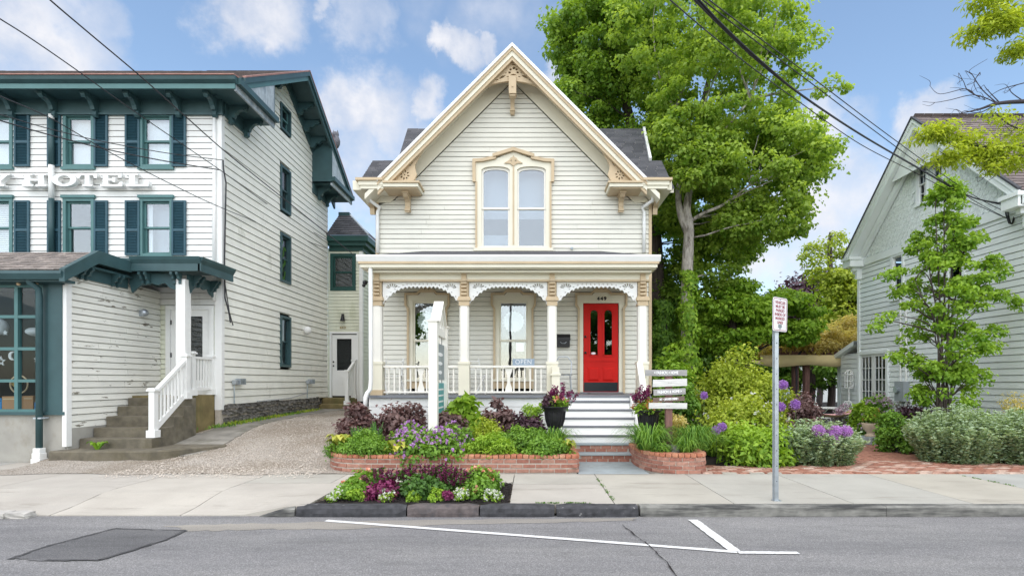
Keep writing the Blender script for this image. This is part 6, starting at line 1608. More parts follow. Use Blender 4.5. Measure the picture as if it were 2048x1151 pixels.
MB(TG).box(9.9, 10.85, -.02, .02, zb - 1.45, zb - .88).build('lower_board', M['sign_teal'], hsn)
for q in range(4): MB(TG).box(9.98, 10.77, .0215, .0235, zb - 1.02 - q*.115, zb - 0.99 - q*.115).build('printed_line', M['lettering'], hsn)
for q in range(3): MB(TG).prism(circ(10.375, zb - .34 - q*.17, .30 - .05*q, .035, 14), .0255, .028).build('printed_line', M['lettering'], hsn)
for y in (10.05, 10.7): MB(TG).tube([(y, 0, zb), (y, 0, zb - .14)], .006, 5).build('hook', M['black'], hsn)
for y in (10.05, 10.7): MB(TG).tube([(y, 0, zb - .82), (y, 0, zb - .88)], .006, 5).build('hook', M['black'], hsn)

# ---------------------------------------------------------------- plank sign
DS = 9.7; pk_ = thing('plank_sign', 'weathered plank direction sign with five boards on a brown post', 'sign', (PX(1338, DS), DS, .27))
X = PX(1337.5, DS); MB().box(X-.058, X+.058, DS-.04, DS+.07, .2, PZ(742, DS)).build('post', M['brown_post'], pk_, bevel=.006)
bds = [(1290,1374,739,751,0,'grey_board','< FASHION + HOME'),(1305,1374,757.5,772,.035,'pale_board',''),(1307,1371,777,789,.045,'grey_board','FASHION & HOME >'),(1306,1369,793,802,.05,'brown_board','EAT  \u2022  JAPANESE CUISINE >'),(1297.5,1374,805,816.5,-.005,'pale_board','')]
for i, (x0, x1, y0, y1, rot, mt, tx) in enumerate(bds):
    a0, a1 = PX(x0, DS-.06), PX(x1, DS-.06); b0, b1 = PZ(y1, DS-.06), PZ(y0, DS-.06); ca, cb_ = (a0+a1)/2, (b0+b1)/2
    def TP(a, c, b_, ca=ca, cb_=cb_, rot=rot): return (ca + a*math.cos(rot) - b_*math.sin(rot), DS - .045 - c, cb_ + a*math.sin(rot) + b_*math.cos(rot))
    hw, hh = (a1-a0)/2, (b1-b0)/2; e = .004
    pl = [(-hw, -hh), (-hw*.3, -hh + random.uniform(-e, e)), (hw*.4, -hh + random.uniform(-e, e)), (hw + random.uniform(-.01, .0), -hh), (hw, hh), (hw*.2, hh + random.uniform(-e, e)), (-hw*.5, hh + random.uniform(-e, e)), (-hw + random.uniform(0, .012), hh)]
    bd = MB(TP).prism(pl, 0, .024 + .001*i).build('board', M[mt], pk_)
    if tx: text('lettering', tx, hh*1.28 if i < 3 else hh*1.2, 0, 0, TP, .027 + .001*i, .002, M['lettering'], bd, sx=(.70 if i == 0 else .70 if i == 2 else .56), bold=.003)
    for a in (-.02, .02): MB(TP).tube([(a, .024, 0), (a, .029 + .001*i, 0)], .005, 6).build('nail', M['black'], bd)
o = place('garden_rock', rough_mesh('garden_rock', .34, .22, .16, 3, .014, 91, .4), (PX(1340, 9.5), 9.45, .25), .3, None, None, M['rock']); tag(o, 'pale rock at the foot of the plank sign', 'rock')

# ---------------------------------------------------------------- urns
def urn(x, d, yrim, label):
    X = PX(x, d); zr = PZ(yrim, d); h = .52
    u = thing('black_urn', label, 'urn', (X, d, zr - h), 'black urns beside the stairs')
    MB().lathe([(.13,zr-h),(.14,zr-h+.04),(.09,zr-h+.07),(.085,zr-h+.10),(.13,zr-h+.13),(.17,zr-.25),(.185,zr-.13),(.20,zr-.06),(.25,zr-.025),(.275,zr),(.25,zr),(.21,zr-.04),(.01,zr-.05)], X, d, 24).build('bowl', M['urn_black'], u, smooth=True)
    fl = MB()
    for k in range(14):
        a = 2*math.pi*k/14; fl.tube([(X + .135*math.cos(a), d + .135*math.sin(a), zr-h+.14), (X + .176*math.cos(a), d + .176*math.sin(a), zr-.25), (X + .195*math.cos(a), d + .195*math.sin(a), zr-.09)], .013, 5)
    fl.build('fluting', M['urn_black'], u)
    MB().box(X-.17, X+.17, d-.17, d+.17, .2, zr-h).build('plinth', M['urn_black'], u)
    return (X, d, zr)
U1 = urn(1110, 10.35, 812, 'black fluted urn with flowers left of the porch stair'); U2 = urn(1296, 10.3, 819, 'black fluted urn with flowers right of the porch stair, behind the plank sign')
X, d, zr = PX(1741, 13.2), 13.2, PZ(845, 13.2)
su = thing('stone_urn', 'sandstone coloured urn with small shrub beside the lawn', 'urn', (X, d, 0))
MB().lathe([(.12,zr-.33),(.125,zr-.29),(.08,zr-.26),(.09,zr-.22),(.155,zr-.16),(.185,zr-.06),(.20,zr-.02),(.195,zr),(.16,zr),(.15,zr-.05),(.01,zr-.05)], X, d, 22).build('bowl', M['urn_stone'], su, smooth=True)
struct(MB().box(PX(1690,13.0), PX(1775,13.0), 12.95, 13.5, 0, PZ(845,13.2)-.33).build('stone_edging', M['bluestone']))

# ---------------------------------------------------------------- pergola corner, table, hammock
pg = thing('pergola', 'pergola frame with pale posts carrying the golden vine', 'pergola', (PX(1640, 19.6), 19.6, 0))
for x in (1590, 1612, 1682): MB().box(PX(x,19.6)-.09, PX(x,19.6)+.09, 19.5, 19.68, 0, 2.45).build('post', M['mint_trim'] if x > 1650 else M['brown_post'], pg)
for y in (19.5, 21.5): MB().box(PX(1545,19.6), PX(1715,19.6), y, y+.12, 2.42, 2.58).build('beam', M['brown_post'], pg)
for k in range(6): MB().box(PX(1550,19.6) + k*.55, PX(1550,19.6) + k*.55 + .08, 19.2, 22, 2.58, 2.7).build('rafter', M['brown_post'], pg)
vs, fs = [], []; n = 24
for i in range(n + 1):
    u = i / n; x = PX(1520,19.1) + (PX(1700,19.1) - PX(1520,19.1)) * u; sag = .05 * math.sin(u*9) + .06 * math.sin(u * math.pi)
    for (dy, z) in ((.0, 2.44), (-.05, 2.3 - sag*.4), (-.02, 2.10 - sag), (1.2, 2.30)): vs.append((x, 19.1 + dy, z))
fs = [(4*i+j, 4*i+4+j, 4*i+5+j, 4*i+1+j) for i in range(n) for j in range(3)]
o = MB().add(vs, fs).build('shade_canvas', M['canvas'], smooth=True); tag(o, 'tan canvas shade stretched under the golden vine', 'canopy')
o = thing('garden_table', 'round white wrought iron table under the canvas shade', 'table', (PX(1663, 16.6), 16.6, 0))
X, Y = PX(1663, 16.6), 16.6
MB().lathe([(.01,.70),(.42,.70),(.42,.73),(.01,.735)], X, Y, 24).build('tabletop', M['white'], o)
for k in range(3):
    a = k*2.1 + .4; MB().tube([(X+.08*math.cos(a),Y+.08*math.sin(a),.70),(X+.25*math.cos(a),Y+.25*math.sin(a),.5),(X+.06*math.cos(a),Y+.06*math.sin(a),.28),(X+.34*math.cos(a),Y+.34*math.sin(a),0)], .016, 6).build('leg', M['white'], o)
def iron_chair(x, d, rot, lb):
    c = thing('garden_chair', lb, 'chair', (PX(x, d), d, 0), 'white iron garden chairs'); X, Y = PX(x, d), d
    q = lambda a, b_, z: (X + a*math.cos(rot) - b_*math.sin(rot), Y + a*math.sin(rot) + b_*math.cos(rot), z)
    MB().lathe([(.01,.42),(.2,.42),(.2,.44),(.01,.445)], X, Y, 16).build('seat', M['white'], c)
    for a, b_ in ((-.15,-.15),(.15,-.15),(-.15,.15),(.15,.15)): MB().tube([q(a,b_,.42), q(a*1.2,b_*1.2,.2), q(a*1.1,b_*1.1,0)], .013, 6).build('leg', M['white'], c)
    MB().tube([q(-.17,.15,.44), q(-.2,.2,.75), q(-.1,.22,.9), q(.1,.22,.9), q(.2,.2,.75), q(.17,.15,.44)], .014, 6).build('back_frame', M['white'], c)
    for a in (-.08, 0, .08): MB().tube([q(a,.17,.44), q(-a,.21,.66), q(a*.6,.22,.88)], .01, 5).build('back_scroll', M['white'], c)
iron_chair(1646, 16.3, 1.4, 'white iron garden chair left of the garden table'); iron_chair(1684, 16.8, -1.3, 'white iron garden chair right of the garden table, towards the house')
hm = thing('hammock', 'pink hammock strung low across the garden behind the lawn', 'hammock', (PX(1680, 15.6), 15.6, 0))
V = smooth_path([P(1628,826,15.6), P(1660,830,15.6), P(1690,828,15.6), P(1712,820,15.6), P(1730,811,15.8)], 8)
vs = []; fs = []
for i, p in enumerate(V):
    for (dy, dz) in ((-.16,.02),(-.08,-.035),(0,-.055),(.1,-.03),(.2,.03)): vs.append((p.x, p.y+dy, p.z+dz))
fs = [(5*i+j, 5*i+5+j, 5*i+6+j, 5*i+1+j) for i in range(len(V)-1) for j in range(4)]
MB().add(vs, fs).build('cloth', M['pink'], hm, smooth=True); MB().tube([tuple(V[-1]), P(1750, 800, 16)], .012, 5).build('rope', M['canvas'], hm)
bc = thing('bird_cage', 'white arched bird cage ornament against the lean-to wall', 'ornament', P(1697, 775, 18.2))
x0, x1 = PX(1690,18.2), PX(1705,18.2); cx_ = (x0+x1)/2; r_ = (x1-x0)/2; z0, z1 = PZ(775,18.2), PZ(748,18.2)
for k in range(8):
    a = k*math.pi/4; xx, yy = cx_ + r_*math.cos(a), 18.2 + r_*math.sin(a)
    MB().tube([(xx,yy,z0),(xx,yy,z1)] + [(cx_ + r_*math.cos(a)*math.cos(t), 18.2 + r_*math.sin(a)*math.cos(t), z1 + r_*1.1*math.sin(t)) for t in (.4,.8,1.2,1.57)], .014, 5).build('bar', M['white'], bc)
for z in (z0, (z0+z1)/2, z1): MB().tube([(cx_ + r_*math.cos(t*.3925), 18.2 + r_*math.sin(t*.3925), z) for t in range(17)], .014, 5).build('ring', M['white'], bc)
MB().box(cx_-.02, cx_+.02, 18.18, 18.22, 0, z0).build('stand', M['white'], bc)
# pale distant roof and wall glimpsed through the trees
fh = thing('distant_house', 'pale house roof glimpsed between the garden trees', 'house', (PX(1660, 40), 40, 0))
MB().box(PX(1600,40), PX(1720,40), 40, 46, 0, PZ(665,40)).build('wall', M['mint'], fh)
m = MB(); m.add([(PX(1590,40),39.6,PZ(665,40)),(PX(1730,40),39.6,PZ(665,40)),(PX(1720,43),43,PZ(640,43)),(PX(1600,43),43,PZ(640,43))], [(0,1,2,3)]); m.build('roof', M['silver_board'], fh)

po = thing('utility_pole', 'utility pole across the street, seen reflected in the middle porch window', 'pole', (-1.6, -15, ZR))
MB().tube([(-1.6,-15,ZR),(-1.6,-15,5),(-1.55,-15,9.5)], [.11,.10,.08], 10).build('shaft', M['bark_dark'], po, smooth=True)
for z in (8.0, 9.0): MB().box(-2.8, -.4, -15.06, -14.94, z, z + .12).build('crossarm', M['bark_dark'], po)
# ---------------------------------------------------------------- vegetation
rng = np.random.default_rng(11)
def unit(a): return a / np.maximum(1e-6, np.linalg.norm(a, axis=1, keepdims=True))
def mesh_np(name, V, Fq, tone, mat, parent, kind='stuff'):
    Lc = wloc(parent) if parent else Vector((0, 0, 0))
    V = (V - np.array(Lc)).astype(np.float32)
    me = bpy.data.meshes.new(name); nv, nf = len(V), len(Fq); k = Fq.shape[1]
    me.vertices.add(nv); me.vertices.foreach_set('co', V.ravel())
    me.loops.add(nf * k); me.loops.foreach_set('vertex_index', Fq.astype(np.int32).ravel())
    me.polygons.add(nf); me.polygons.foreach_set('loop_start', np.arange(0, nf * k, k, dtype=np.int32))
    me.update(calc_edges=True); set_tone(me, tone)
    o = link_mesh(name, me, mat, parent)
    if kind: o['kind'] = kind
    return o
def leaves(name, pos, axis, nrm, Ln, Wd, tone, mat, parent, kind='stuff', droop=.25):
    n = len(pos); axis = unit(axis); side = unit(np.cross(axis, nrm)); nn = unit(np.cross(side, axis))
    Ln = np.broadcast_to(Ln, n)[:, None]; Wd = np.broadcast_to(Wd, n)[:, None]
    mid = pos + axis * Ln * .5
    tip = pos + axis * Ln * .97 - nn * Ln * droop
    V = np.stack([pos, mid + side * Wd / 2 + nn * Wd * .12, tip, mid - side * Wd / 2 + nn * Wd * .12], 1).reshape(-1, 3)
    Fq = np.arange(4 * n).reshape(n, 4)
    return mesh_np(name, V, Fq, tone, mat, parent, kind)
def rdir(n):
    v = rng.normal(size=(n, 3)); return unit(v)
def clumps(C, Rr, n, flat=.6, hollow=.35):
    """leaf seats in ellipsoidal clumps; leaves sit towards the outside and top of each clump"""
    m = len(C); idx = rng.integers(0, m, n); u = rdir(n); r = hollow + (1 - hollow) * rng.random(n) ** .6
    r = np.where(rng.random(n) < .12, rng.uniform(1.0, 1.45, n), r); off = u * r[:, None] * Rr[idx][:, None]; off[:, 2] *= flat
    pos = C[idx] + off
    return pos, u, idx
def crown_leaves(name, C, Rr, n, ll, lw, mat, parent, flat=.6, up=.55, center=None, kind='stuff', tone_bias=None):
    pos, u, idx = clumps(C, Rr, n, flat)
    nrm = unit(u * .6 + np.array([0, 0, 1.0]) * up + rng.normal(size=(n, 3)) * .45)
    ax = unit(np.cross(nrm, rdir(n)) + u * .35 + np.array([0, 0, -.25]))
    ct = rng.random(len(C))
    tone = np.clip(.22 + .30 * ct[idx] + .28 * rng.random(n) + .30 * u[:, 2], 0, 1)      # clump tops coloured paler, painting in light from above; the rest varies at random
    k = rng.uniform(.5, 1.4, n)
    return leaves(name, pos, ax, nrm, ll * k, lw * k, tone, mat, parent, kind)
def ellipsoid_centers(c, r, m, shell=.55, zmin=None):
    u = rdir(m * 3); rr_ = shell + (1 - shell) * rng.random(m * 3) ** .5
    p = np.array(c) + u * rr_[:, None] * np.array(r)
    if zmin is not None: p = p[p[:, 2] > zmin]
    return p[:m]
def limb(a, b, r0, r1, bend=.15, k=7):
    a, b = Vector(a), Vector(b); L_ = (b - a).length; pts = []
    o1 = Vector((random.uniform(-1,1), random.uniform(-1,1), random.uniform(-.2,.9))) * bend * L_
    for i in range(k):
        t = i / (k - 1); pts.append(a.lerp(b, t) + o1 * math.sin(math.pi * t) * .6 + Vector((random.uniform(-1,1), random.uniform(-1,1), random.uniform(-1,1))) * .012 * L_ * (0 < t < 1))
    return pts, [r0 + (r1 - r0) * i / (k - 1) for i in range(k)]
def nearest_pt(trunk, p):
    best = min(range(len(trunk)), key=lambda i: (Vector(trunk[i]) - Vector(p)).length + (2.2 if Vector(trunk[i]).z > p[2] - .3 else 0)); return Vector(trunk[best])
def tree(name, label, base, trunks, ells, n, ll, lw, mat, bark, cl=(.45, .8), per=90, flat=.55, up=.55, group=None, nlimb=40, zmin=None, extra=None, cat='tree'):
    """trunks: list of (points, radii); ells: list of (centre, radii, share)"""
    t = thing(name, label, cat, base, group)
    m = MB(); allp = []
    for pts, rad in trunks:
        sp = smooth_path(pts, 5); rr_ = list(np.interp(np.linspace(0, 1, len(sp)), np.linspace(0, 1, len(rad)), rad)); m.tube(sp, rr_, 10); allp += [tuple(p) for p in sp]
    tr = m.build('trunk', bark, t, smooth=True)
    C = np.concatenate([ellipsoid_centers(c, r, max(3, int(per * s)), zmin=zmin) for c, r, s in ells])
    if extra is not None: C = np.concatenate([C, np.array(extra)])
    Rr = rng.uniform(cl[0], cl[1], len(C))
    lm = MB()
    for i in rng.permutation(len(C))[:nlimb]:
        p = C[i]; a = nearest_pt(allp, p); L_ = (Vector(p) - a).length
        pts, rad = limb(a, p, .010 + .010 * L_, .005, .16); lm.tube(pts, rad, 6)
    lm.build('limbs', bark, t, smooth=True)['kind'] = 'stuff'
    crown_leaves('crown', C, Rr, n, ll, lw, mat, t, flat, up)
    return t
def e_px(x, y, d, rx, ry_, rd, s=1.0): return (P(x, y, d), (rx * d / F, rd, ry_ * d / F), s)

# big maples behind the house
d = 16.6
b = P(1376, 700, d); b = (b[0], d, 0)
trk = [([b, P(1376,690,d), P(1374,560,d), P(1378,460,d), P(1374,412,d-.1), P(1390,330,d), P(1400,230,d)], [.24,.21,.18,.155,.12,.08,.04]),
       ([P(1377,470,d), P(1362,430,d), P(1357,385,d+.2), P(1365,320,d+.3), P(1350,220,d+.4)], [.11,.11,.095,.07,.03]),
       ([P(1384,440,d), P(1410,425,d-.3), P(1445,410,d-.5), P(1500,370,d-.8)], [.06,.05,.04,.025]),
       ([P(1388,330,d), P(1440,270,d-.6), P(1500,200,d-1)], [.06,.045,.025])]
tree('maple_tree', 'tall maple with pale forked trunk and bright green crown behind the house', b, trk,
     [e_px(1450,180,d,150,150,2.2,1.0), e_px(1530,330,d-.5,120,95,1.8,.8), e_px(1362,300,d+1.6,92,105,1.3,.7), e_px(1400,60,d,190,120,2.4,.8), e_px(1580,330,d,75,60,1.2,.25), e_px(1520,440,d,90,55,1.4,.45), e_px(1400,430,d+1.6,80,50,1.0,.25), e_px(1400,330,d-.9,55,45,.5,.22), e_px(1380,260,d-.9,60,50,.5,.2), e_px(1425,520,d+1.4,60,70,1.0,.22)],
     86000, .115, .09, L['maple'], M['bark_pale'], (.16,.42), 215, .55, .6, 'maples behind the house', 34,
     extra=[P(1690,175,d), P(1620,60,d), P(1635,75,d), P(1600,15,d), P(1640,235,d), P(1600,230,d), P(1660,168,d), P(1640,185,d), P(1655,300,d), P(1630,310,d), P(1600,300,d), P(1615,400,d), P(1590,420,d), P(1650,330,d), P(1675,285,d-.2), P(1570,30,d), P(1600,45,d)])
d = 19.5
b = (PX(1311, d), d, 0)
trk = [([b, P(1311,690,d), P(1310,540,d), P(1300,420,d), P(1270,280,d), P(1230,120,d)], [.42,.36,.32,.28,.2,.1]), ([P(1305,440,d), P(1380,300,d), P(1420,150,d)], [.2,.15,.08])]
tree('maple_tree', 'darker maple with broad trunk directly behind the right side of the house', b, trk,
     [e_px(1210,90,d,110,100,2.2,1.0), e_px(1180,190,d,70,70,1.6,.4), e_px(1320,40,d,170,90,2.4,.7), e_px(1250,260,d,90,90,1.6,.4), e_px(1450,470,d,70,60,1.4,.4), e_px(1340,470,d+.5,60,120,1.4,.5), e_px(1330,620,d+.5,40,60,1,.25)],
     84000, .13, .10, L['maple_deep'], M['bark_dark'], (.25,.52), 170, .6, .6, 'maples behind the house', 40,
     extra=[P(1110,75,d), P(1100,40,d), P(1125,110,d), P(1170,240,d)])
# ivy on the trunks
def ivy(label, x0, d, y0, y1, r0, n, mat):
    iv = thing('ivy_vine', label, 'ivy', (PX(x0, d), d, 0), 'ivy on the maple trunks')
    z0, z1 = max(0, PZ(y1, d)), PZ(y0, d); t = rng.random(n); a = rng.random(n) * 2 * np.pi; r = r0 * (1.1 - .45 * t) * (.9 + .5 * rng.random(n) ** 2 + .35 * np.sin(t * 17 + a) + .2 * np.sin(t * 41 - 2 * a))
    pos = np.stack([PX(x0, d) + r * np.cos(a), d + r * np.sin(a), z0 + (z1 - z0) * t], 1); out = np.stack([np.cos(a), np.sin(a), 0 * a + .35], 1)
    leaves('foliage', pos, unit(out * .3 + np.array([0,0,-1.]) + rng.normal(size=(n,3))*.35), unit(out + rng.normal(size=(n,3))*.3), .13 * rng.uniform(.7,1.2,n), .10, np.clip(rng.random(n)*.8 + .1, 0, 1), mat, iv)
    MB().tube([(PX(x0,d)+r0*.8, d-r0*.5, 0), (PX(x0,d)+r0*.6, d-r0*.6, z1*.5), (PX(x0,d), d-r0*.7, z1)], .02, 5).build('stem', M['twig'], iv)
ivy('ivy climbing the pale maple trunk', 1377, 16.55, 540, 760, .23, 3000, L['bright'])
ivy('ivy climbing the dark maple trunk by the house corner', 1325, 18.7, 600, 770, .34, 3000, L['green'])

# shrubs ---------------------------------------------------------------
def shrub(label, x0, x1, yt, d, z0, n, ll, lw, mat, name='shrub', cat='shrub', m=26, depth=None, flat=.8, up=.5, cl=None, group=None, blossoms=None, dome=True, stems=True):
    X = PX((x0 + x1) / 2, d); rx = (x1 - x0) / 2 * d / F; zt = PZ(yt, d); h = zt - z0; rd = depth or min(rx, max(.25, rx * .8))
    t = thing(name, label, cat, (X, d, z0), group)
    k = rng.random((m, 2)); an = k[:, 0] * 2 * np.pi; el = np.arccos(1 - k[:, 1] * .97) if dome else np.arccos(1 - 2 * k[:, 1]); rr_ = .55 + .33 * rng.random(m)
    C = np.stack([X + rx * rr_ * np.sin(el) * np.cos(an), d + rd * rr_ * np.sin(el) * np.sin(an), (z0 + h * .12 + h * .82 * rr_ * np.cos(el)) if dome else (z0 + h * .5 + h * .45 * rr_ * np.cos(el))], 1)
    base = cl or min(rx, h) * .36
    Rr = base * rng.uniform(.75, 1.25, m)
    if stems:
        s_ = MB()
        for i in range(min(9, m)): s_.tube([(X + random.uniform(-.15, .15) * rx, d + random.uniform(-.15, .15) * rd, z0 - .02), tuple((np.array([X, d, z0]) + C[i]) / 2 + np.array([0, 0, h * .1])), tuple(C[i])], [.012, .009, .005], 5)
        s_.build('stems', M['twig'], t)
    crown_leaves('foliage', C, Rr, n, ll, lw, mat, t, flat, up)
    if blossoms:
        nb, size, bm, low = blossoms
        i = rng.integers(0, m, nb); u = rdir(nb); u[:, 2] = np.abs(u[:, 2]) * 1.2 - low; u = unit(u)
        u[:, 1] -= .35; u = unit(u)
        ctr = C[i] + u * Rr[i][:, None] * np.array([1, 1, flat]) * 1.04
        q = 7; pos = np.repeat(ctr, q, 0) + rdir(nb * q) * size * .35; nr = unit(np.repeat(u, q, 0) + rng.normal(size=(nb * q, 3)) * .5)
        leaves('blossoms', pos, unit(np.cross(nr, rdir(nb * q)) + nr * .5), nr, size * rng.uniform(.6, 1.1, nb * q), size * .8, rng.random(nb * q), bm, t, droop=.05)
    return t
def blades(label, x, d, z0, rad, h, n, w_, mat, name='grass_clump', cat='grass', arch=1.0, group=None, lean=0):
    X = PX(x, d); t = thing(name, label, cat, (X, d, z0), group); S = 6
    an = rng.random(n) * 2 * np.pi; r0 = rad * .25 * np.sqrt(rng.random(n)); H = h * rng.uniform(.45, 1.12, n); reach = rad * rng.uniform(.25, 1.35, n) * arch
    side = np.stack([-np.sin(an), np.cos(an), 0 * an], 1); tt = np.linspace(0, 1, S)
    V = np.zeros((n, S, 2, 3))
    for j, s in enumerate(tt):
        out = r0 + reach * s ** 1.15; z = z0 + H * math.sin(s * (1.4 + 1.15 * arch))
        c = np.stack([X + out * np.cos(an), d + out * np.sin(an), z * np.ones(n) if np.ndim(z) else z], 1)
        ww = w_ * (1 - s ** 2.2) * .5 + .0008
        V[:, j, 0] = c - side * ww; V[:, j, 1] = c + side * ww
    V = V.reshape(-1, 3); b = (np.arange(n) * S * 2)[:, None]
    q = np.array([[2*j, 2*j+1, 2*j+3, 2*j+2] for j in range(S - 1)]); Fq = (b[:, :, None] + q[None]).reshape(-1, 4)
    tone = np.repeat(rng.random(n), S - 1)
    mesh_np('blades', V, Fq, tone, mat, t); return t
def hosta(label, x, d, z0, rad, h, n, mat, group=None, name='hosta_plant', cat='plant'):
    X = PX(x, d); t = thing(name, label, cat, (X, d, z0), group); S, Wn = 6, 3
    an = rng.random(n) * 2 * np.pi; V = np.zeros((n, S, Wn, 3)); ln = rad * rng.uniform(.6, 1.1, n); H = h * rng.uniform(.5, 1.1, n)
    side = np.stack([-np.sin(an), np.cos(an), 0 * an], 1)
    for j in range(S):
        s = j / (S - 1); out = .03 + ln * s; z = z0 + H * math.sin(s * 2.4) * .95
        c = np.stack([X + out * np.cos(an), d + out * np.sin(an), z], 1); ww = ln * .28 * math.sin(math.pi * (.08 + .92 * s) ** 1.0) + .002
        for k in range(Wn): V[:, j, k] = c + side * (ww * (k - 1))[:, None] + np.array([0, 0, 1.]) * (abs(k - 1) * .16 * ww)[:, None]
    V = V.reshape(-1, 3); b = (np.arange(n) * S * Wn)[:, None]
    q = np.array([[j*Wn+k, j*Wn+k+1, (j+1)*Wn+k+1, (j+1)*Wn+k] for j in range(S - 1) for k in range(Wn - 1)]); Fq = (b[:, :, None] + q[None]).reshape(-1, 4)
    mesh_np('leaf_rosette', V, Fq, np.repeat(rng.random(n), (S-1)*(Wn-1)), mat, t); return t
def upright(label, x0, x1, yt, d, z0, nst, per, ll, lw, mat, name='catmint_plant', cat='plant', group=None, depth=None, flower=None, spread=.25):
    """many upright leafy stems"""
    X = PX((x0 + x1) / 2, d); rx = (x1 - x0) / 2 * d / F; h = PZ(yt, d) - z0; rd = depth or rx * .7
    t = thing(name, label, cat, (X, d, z0), group)
    a = rng.random(nst) * 2 * np.pi; r = np.sqrt(rng.random(nst)); bx = X + rx * r * np.cos(a) * .85; by = d + rd * r * np.sin(a) * .85
    hh = h * (1 - .42 * r ** 2.4) * rng.uniform(.78, 1.05, nst); lean = np.stack([np.cos(a) * r * spread, np.sin(a) * r * spread, 0 * a], 1) * h + rng.normal(size=(nst, 3)) * .04 * h
    lean[:, 2] = 0
    s = rng.random((nst, per)) ** .8; pos = np.stack([bx, by, np.full(nst, z0)], 1)[:, None] + np.stack([0*s, 0*s, s * hh[:, None]], 2) + lean[:, None] * (s ** 1.5)[:, :, None]
    pos = pos.reshape(-1, 3); n = len(pos); az = rng.random(n) * 2 * np.pi; out = np.stack([np.cos(az), np.sin(az), .5 + 0*az], 1)
    leaves('foliage', pos, unit(out), unit(np.array([0,0,1.]) + rng.normal(size=(n,3))*.4 - out*.2), ll * rng.uniform(.6,1.2,n), lw, np.clip(.15 + .5*rng.random(n) + .35*s.ravel(), 0, 1), mat, t)
    m = MB()
    for i in range(0, nst, 6): m.tube([(bx[i], by[i], z0), (bx[i] + lean[i,0]*.4, by[i] + lean[i,1]*.4, z0 + hh[i]*.55), (bx[i] + lean[i,0], by[i] + lean[i,1], z0 + hh[i])], .004, 4)
    m.build('stems', L['stem'], t)
    if flower:
        fm, frac, size, cnt = flower; k = int(nst * frac); sel = rng.permutation(nst)[:k]
        ss = .60 + .46 * rng.random((k, cnt)); p = np.stack([bx[sel], by[sel], np.full(k, z0)], 1)[:, None] + np.stack([0*ss, 0*ss, ss * hh[sel][:, None]], 2) + lean[sel][:, None] * (ss ** 1.5)[:, :, None]
        p = p.reshape(-1, 3); q = len(p); p += rdir(q) * size * .4; dd = rdir(q)
        leaves('flower_spikes', p, dd, unit(np.cross(dd, rdir(q))), size, size * .7, rng.random(q), fm, t, droop=.05)
    return t
def allium(label, x, y, d, z0, r=.075, mat=None):
    X, Z = PX(x, d), PZ(y, d); t = thing('allium_flower', label, 'flower', (X, d, z0), 'purple allium globes')
    n = 420; u = rdir(n); pos = np.array([X, d, Z]) + u * r * rng.uniform(.7, 1, n)[:, None]
    leaves('flower_head', pos, unit(u + rdir(n) * .7), unit(np.cross(u, rdir(n))), r * .38, r * .2, rng.random(n), mat or L['allium'], t, droop=.05)
    MB().ball((X, d, Z), r * .72, 10, 6).build('flower_core', mat or L['allium'], t)
    MB().tube([(X + .02, d, z0), (X + .01, d, (z0 + Z) / 2), (X, d, Z)], .006, 5).build('stem', L['stem'], t)

SZ = .25
# --- left planter
gP = 'plants in the long brick planter'
shrub('dark purple leaved shrub at the left end of the planter by the rain pipe', 678, 762, 798, 11.0, SZ, 2200, .10, .055, L['purple'], 'purple_shrub', group=gP, m=30)
shrub('dark purple leaved shrub behind the iris leaves', 752, 862, 793, 11.15, SZ, 2600, .10, .055, L['purple'], 'purple_shrub', group=gP, m=34)
shrub('dark purple leaved shrub right of the white hanging sign', 868, 935, 806, 10.6, SZ, 1700, .10, .055, L['purple'], 'purple_shrub', group=gP)
shrub('dark purple leaved shrub in front of the middle porch railing', 958, 1032, 790, 11.0, SZ, 2000, .10, .055, L['purple'], 'purple_shrub', group=gP)
shrub('low plum leaved plant beside the left urn', 1020, 1088, 812, 10.4, SZ, 1700, .12, .06, L['plum'], 'purple_shrub', group=gP)
shrub('fresh green large leaved hydrangea right of the white hanging sign', 884, 966, 762, 10.9, SZ, 1500, .15, .11, L['bright'], 'hydrangea_shrub', group=gP, m=22)
shrub('feathery green dwarf conifer beside the left urn', 1036, 1086, 782, 10.9, SZ, 3200, .07, .02, L['bright'], 'conifer_shrub', group=gP, up=.9)
shrub('yellow green spirea in the middle of the planter', 925, 1010, 828, 10.1, SZ, 2600, .055, .03, L['lime'], 'spirea_shrub', group=gP, up=.8)
blades('tall iris leaves at the left of the planter', 752, 10.0, SZ, .28, .50, 60, .035, L['iris'], 'iris_clump', 'plant', .35, gP)
blades('second clump of iris leaves further left in the planter', 715, 10.15, SZ, .26, .42, 46, .032, L['iris'], 'iris_clump', 'plant', .4, gP)
shrub('dense green ground cover at the rounded left end of the planter', 652, 785, 858, 9.55, SZ - .02, 6500, .045, .028, L['green'], 'ground_cover', 'plant', 46, depth=.42, cl=.14, group=gP)
shrub('ground cover spilling over the left part of the brick cap', 680, 790, 880, 9.22, SZ, 3600, .042, .026, L['green'], 'ground_cover', 'plant', 36, depth=.2, cl=.11, group=gP)
hosta('yellow hosta at the far left of the planter', 680, 9.5, SZ + .13, .24, .22, 34, L['yellow'], gP)
hosta('yellow hosta left of the violet flowers, low at the brick edge', 795, 9.25, SZ + .02, .24, .24, 34, L['yellow'], gP)
hosta('small yellow hosta behind the ground cover', 735, 9.75, SZ + .1, .18, .2, 26, L['yellow'], gP)
hosta('small yellow hosta in front of the purple shrub', 806, 10.4, SZ + .1, .2, .25, 26, L['yellow'], gP)
shrub('mound of green leaves covered in violet flowers, spilling over the bricks', 792, 938, 850, 9.28, SZ - .12, 5200, .065, .05, L['green'], 'geranium_plant', 'plant', 44, depth=.35, cl=.15, group=gP, blossoms=(210, .052, L['violet'], .25))
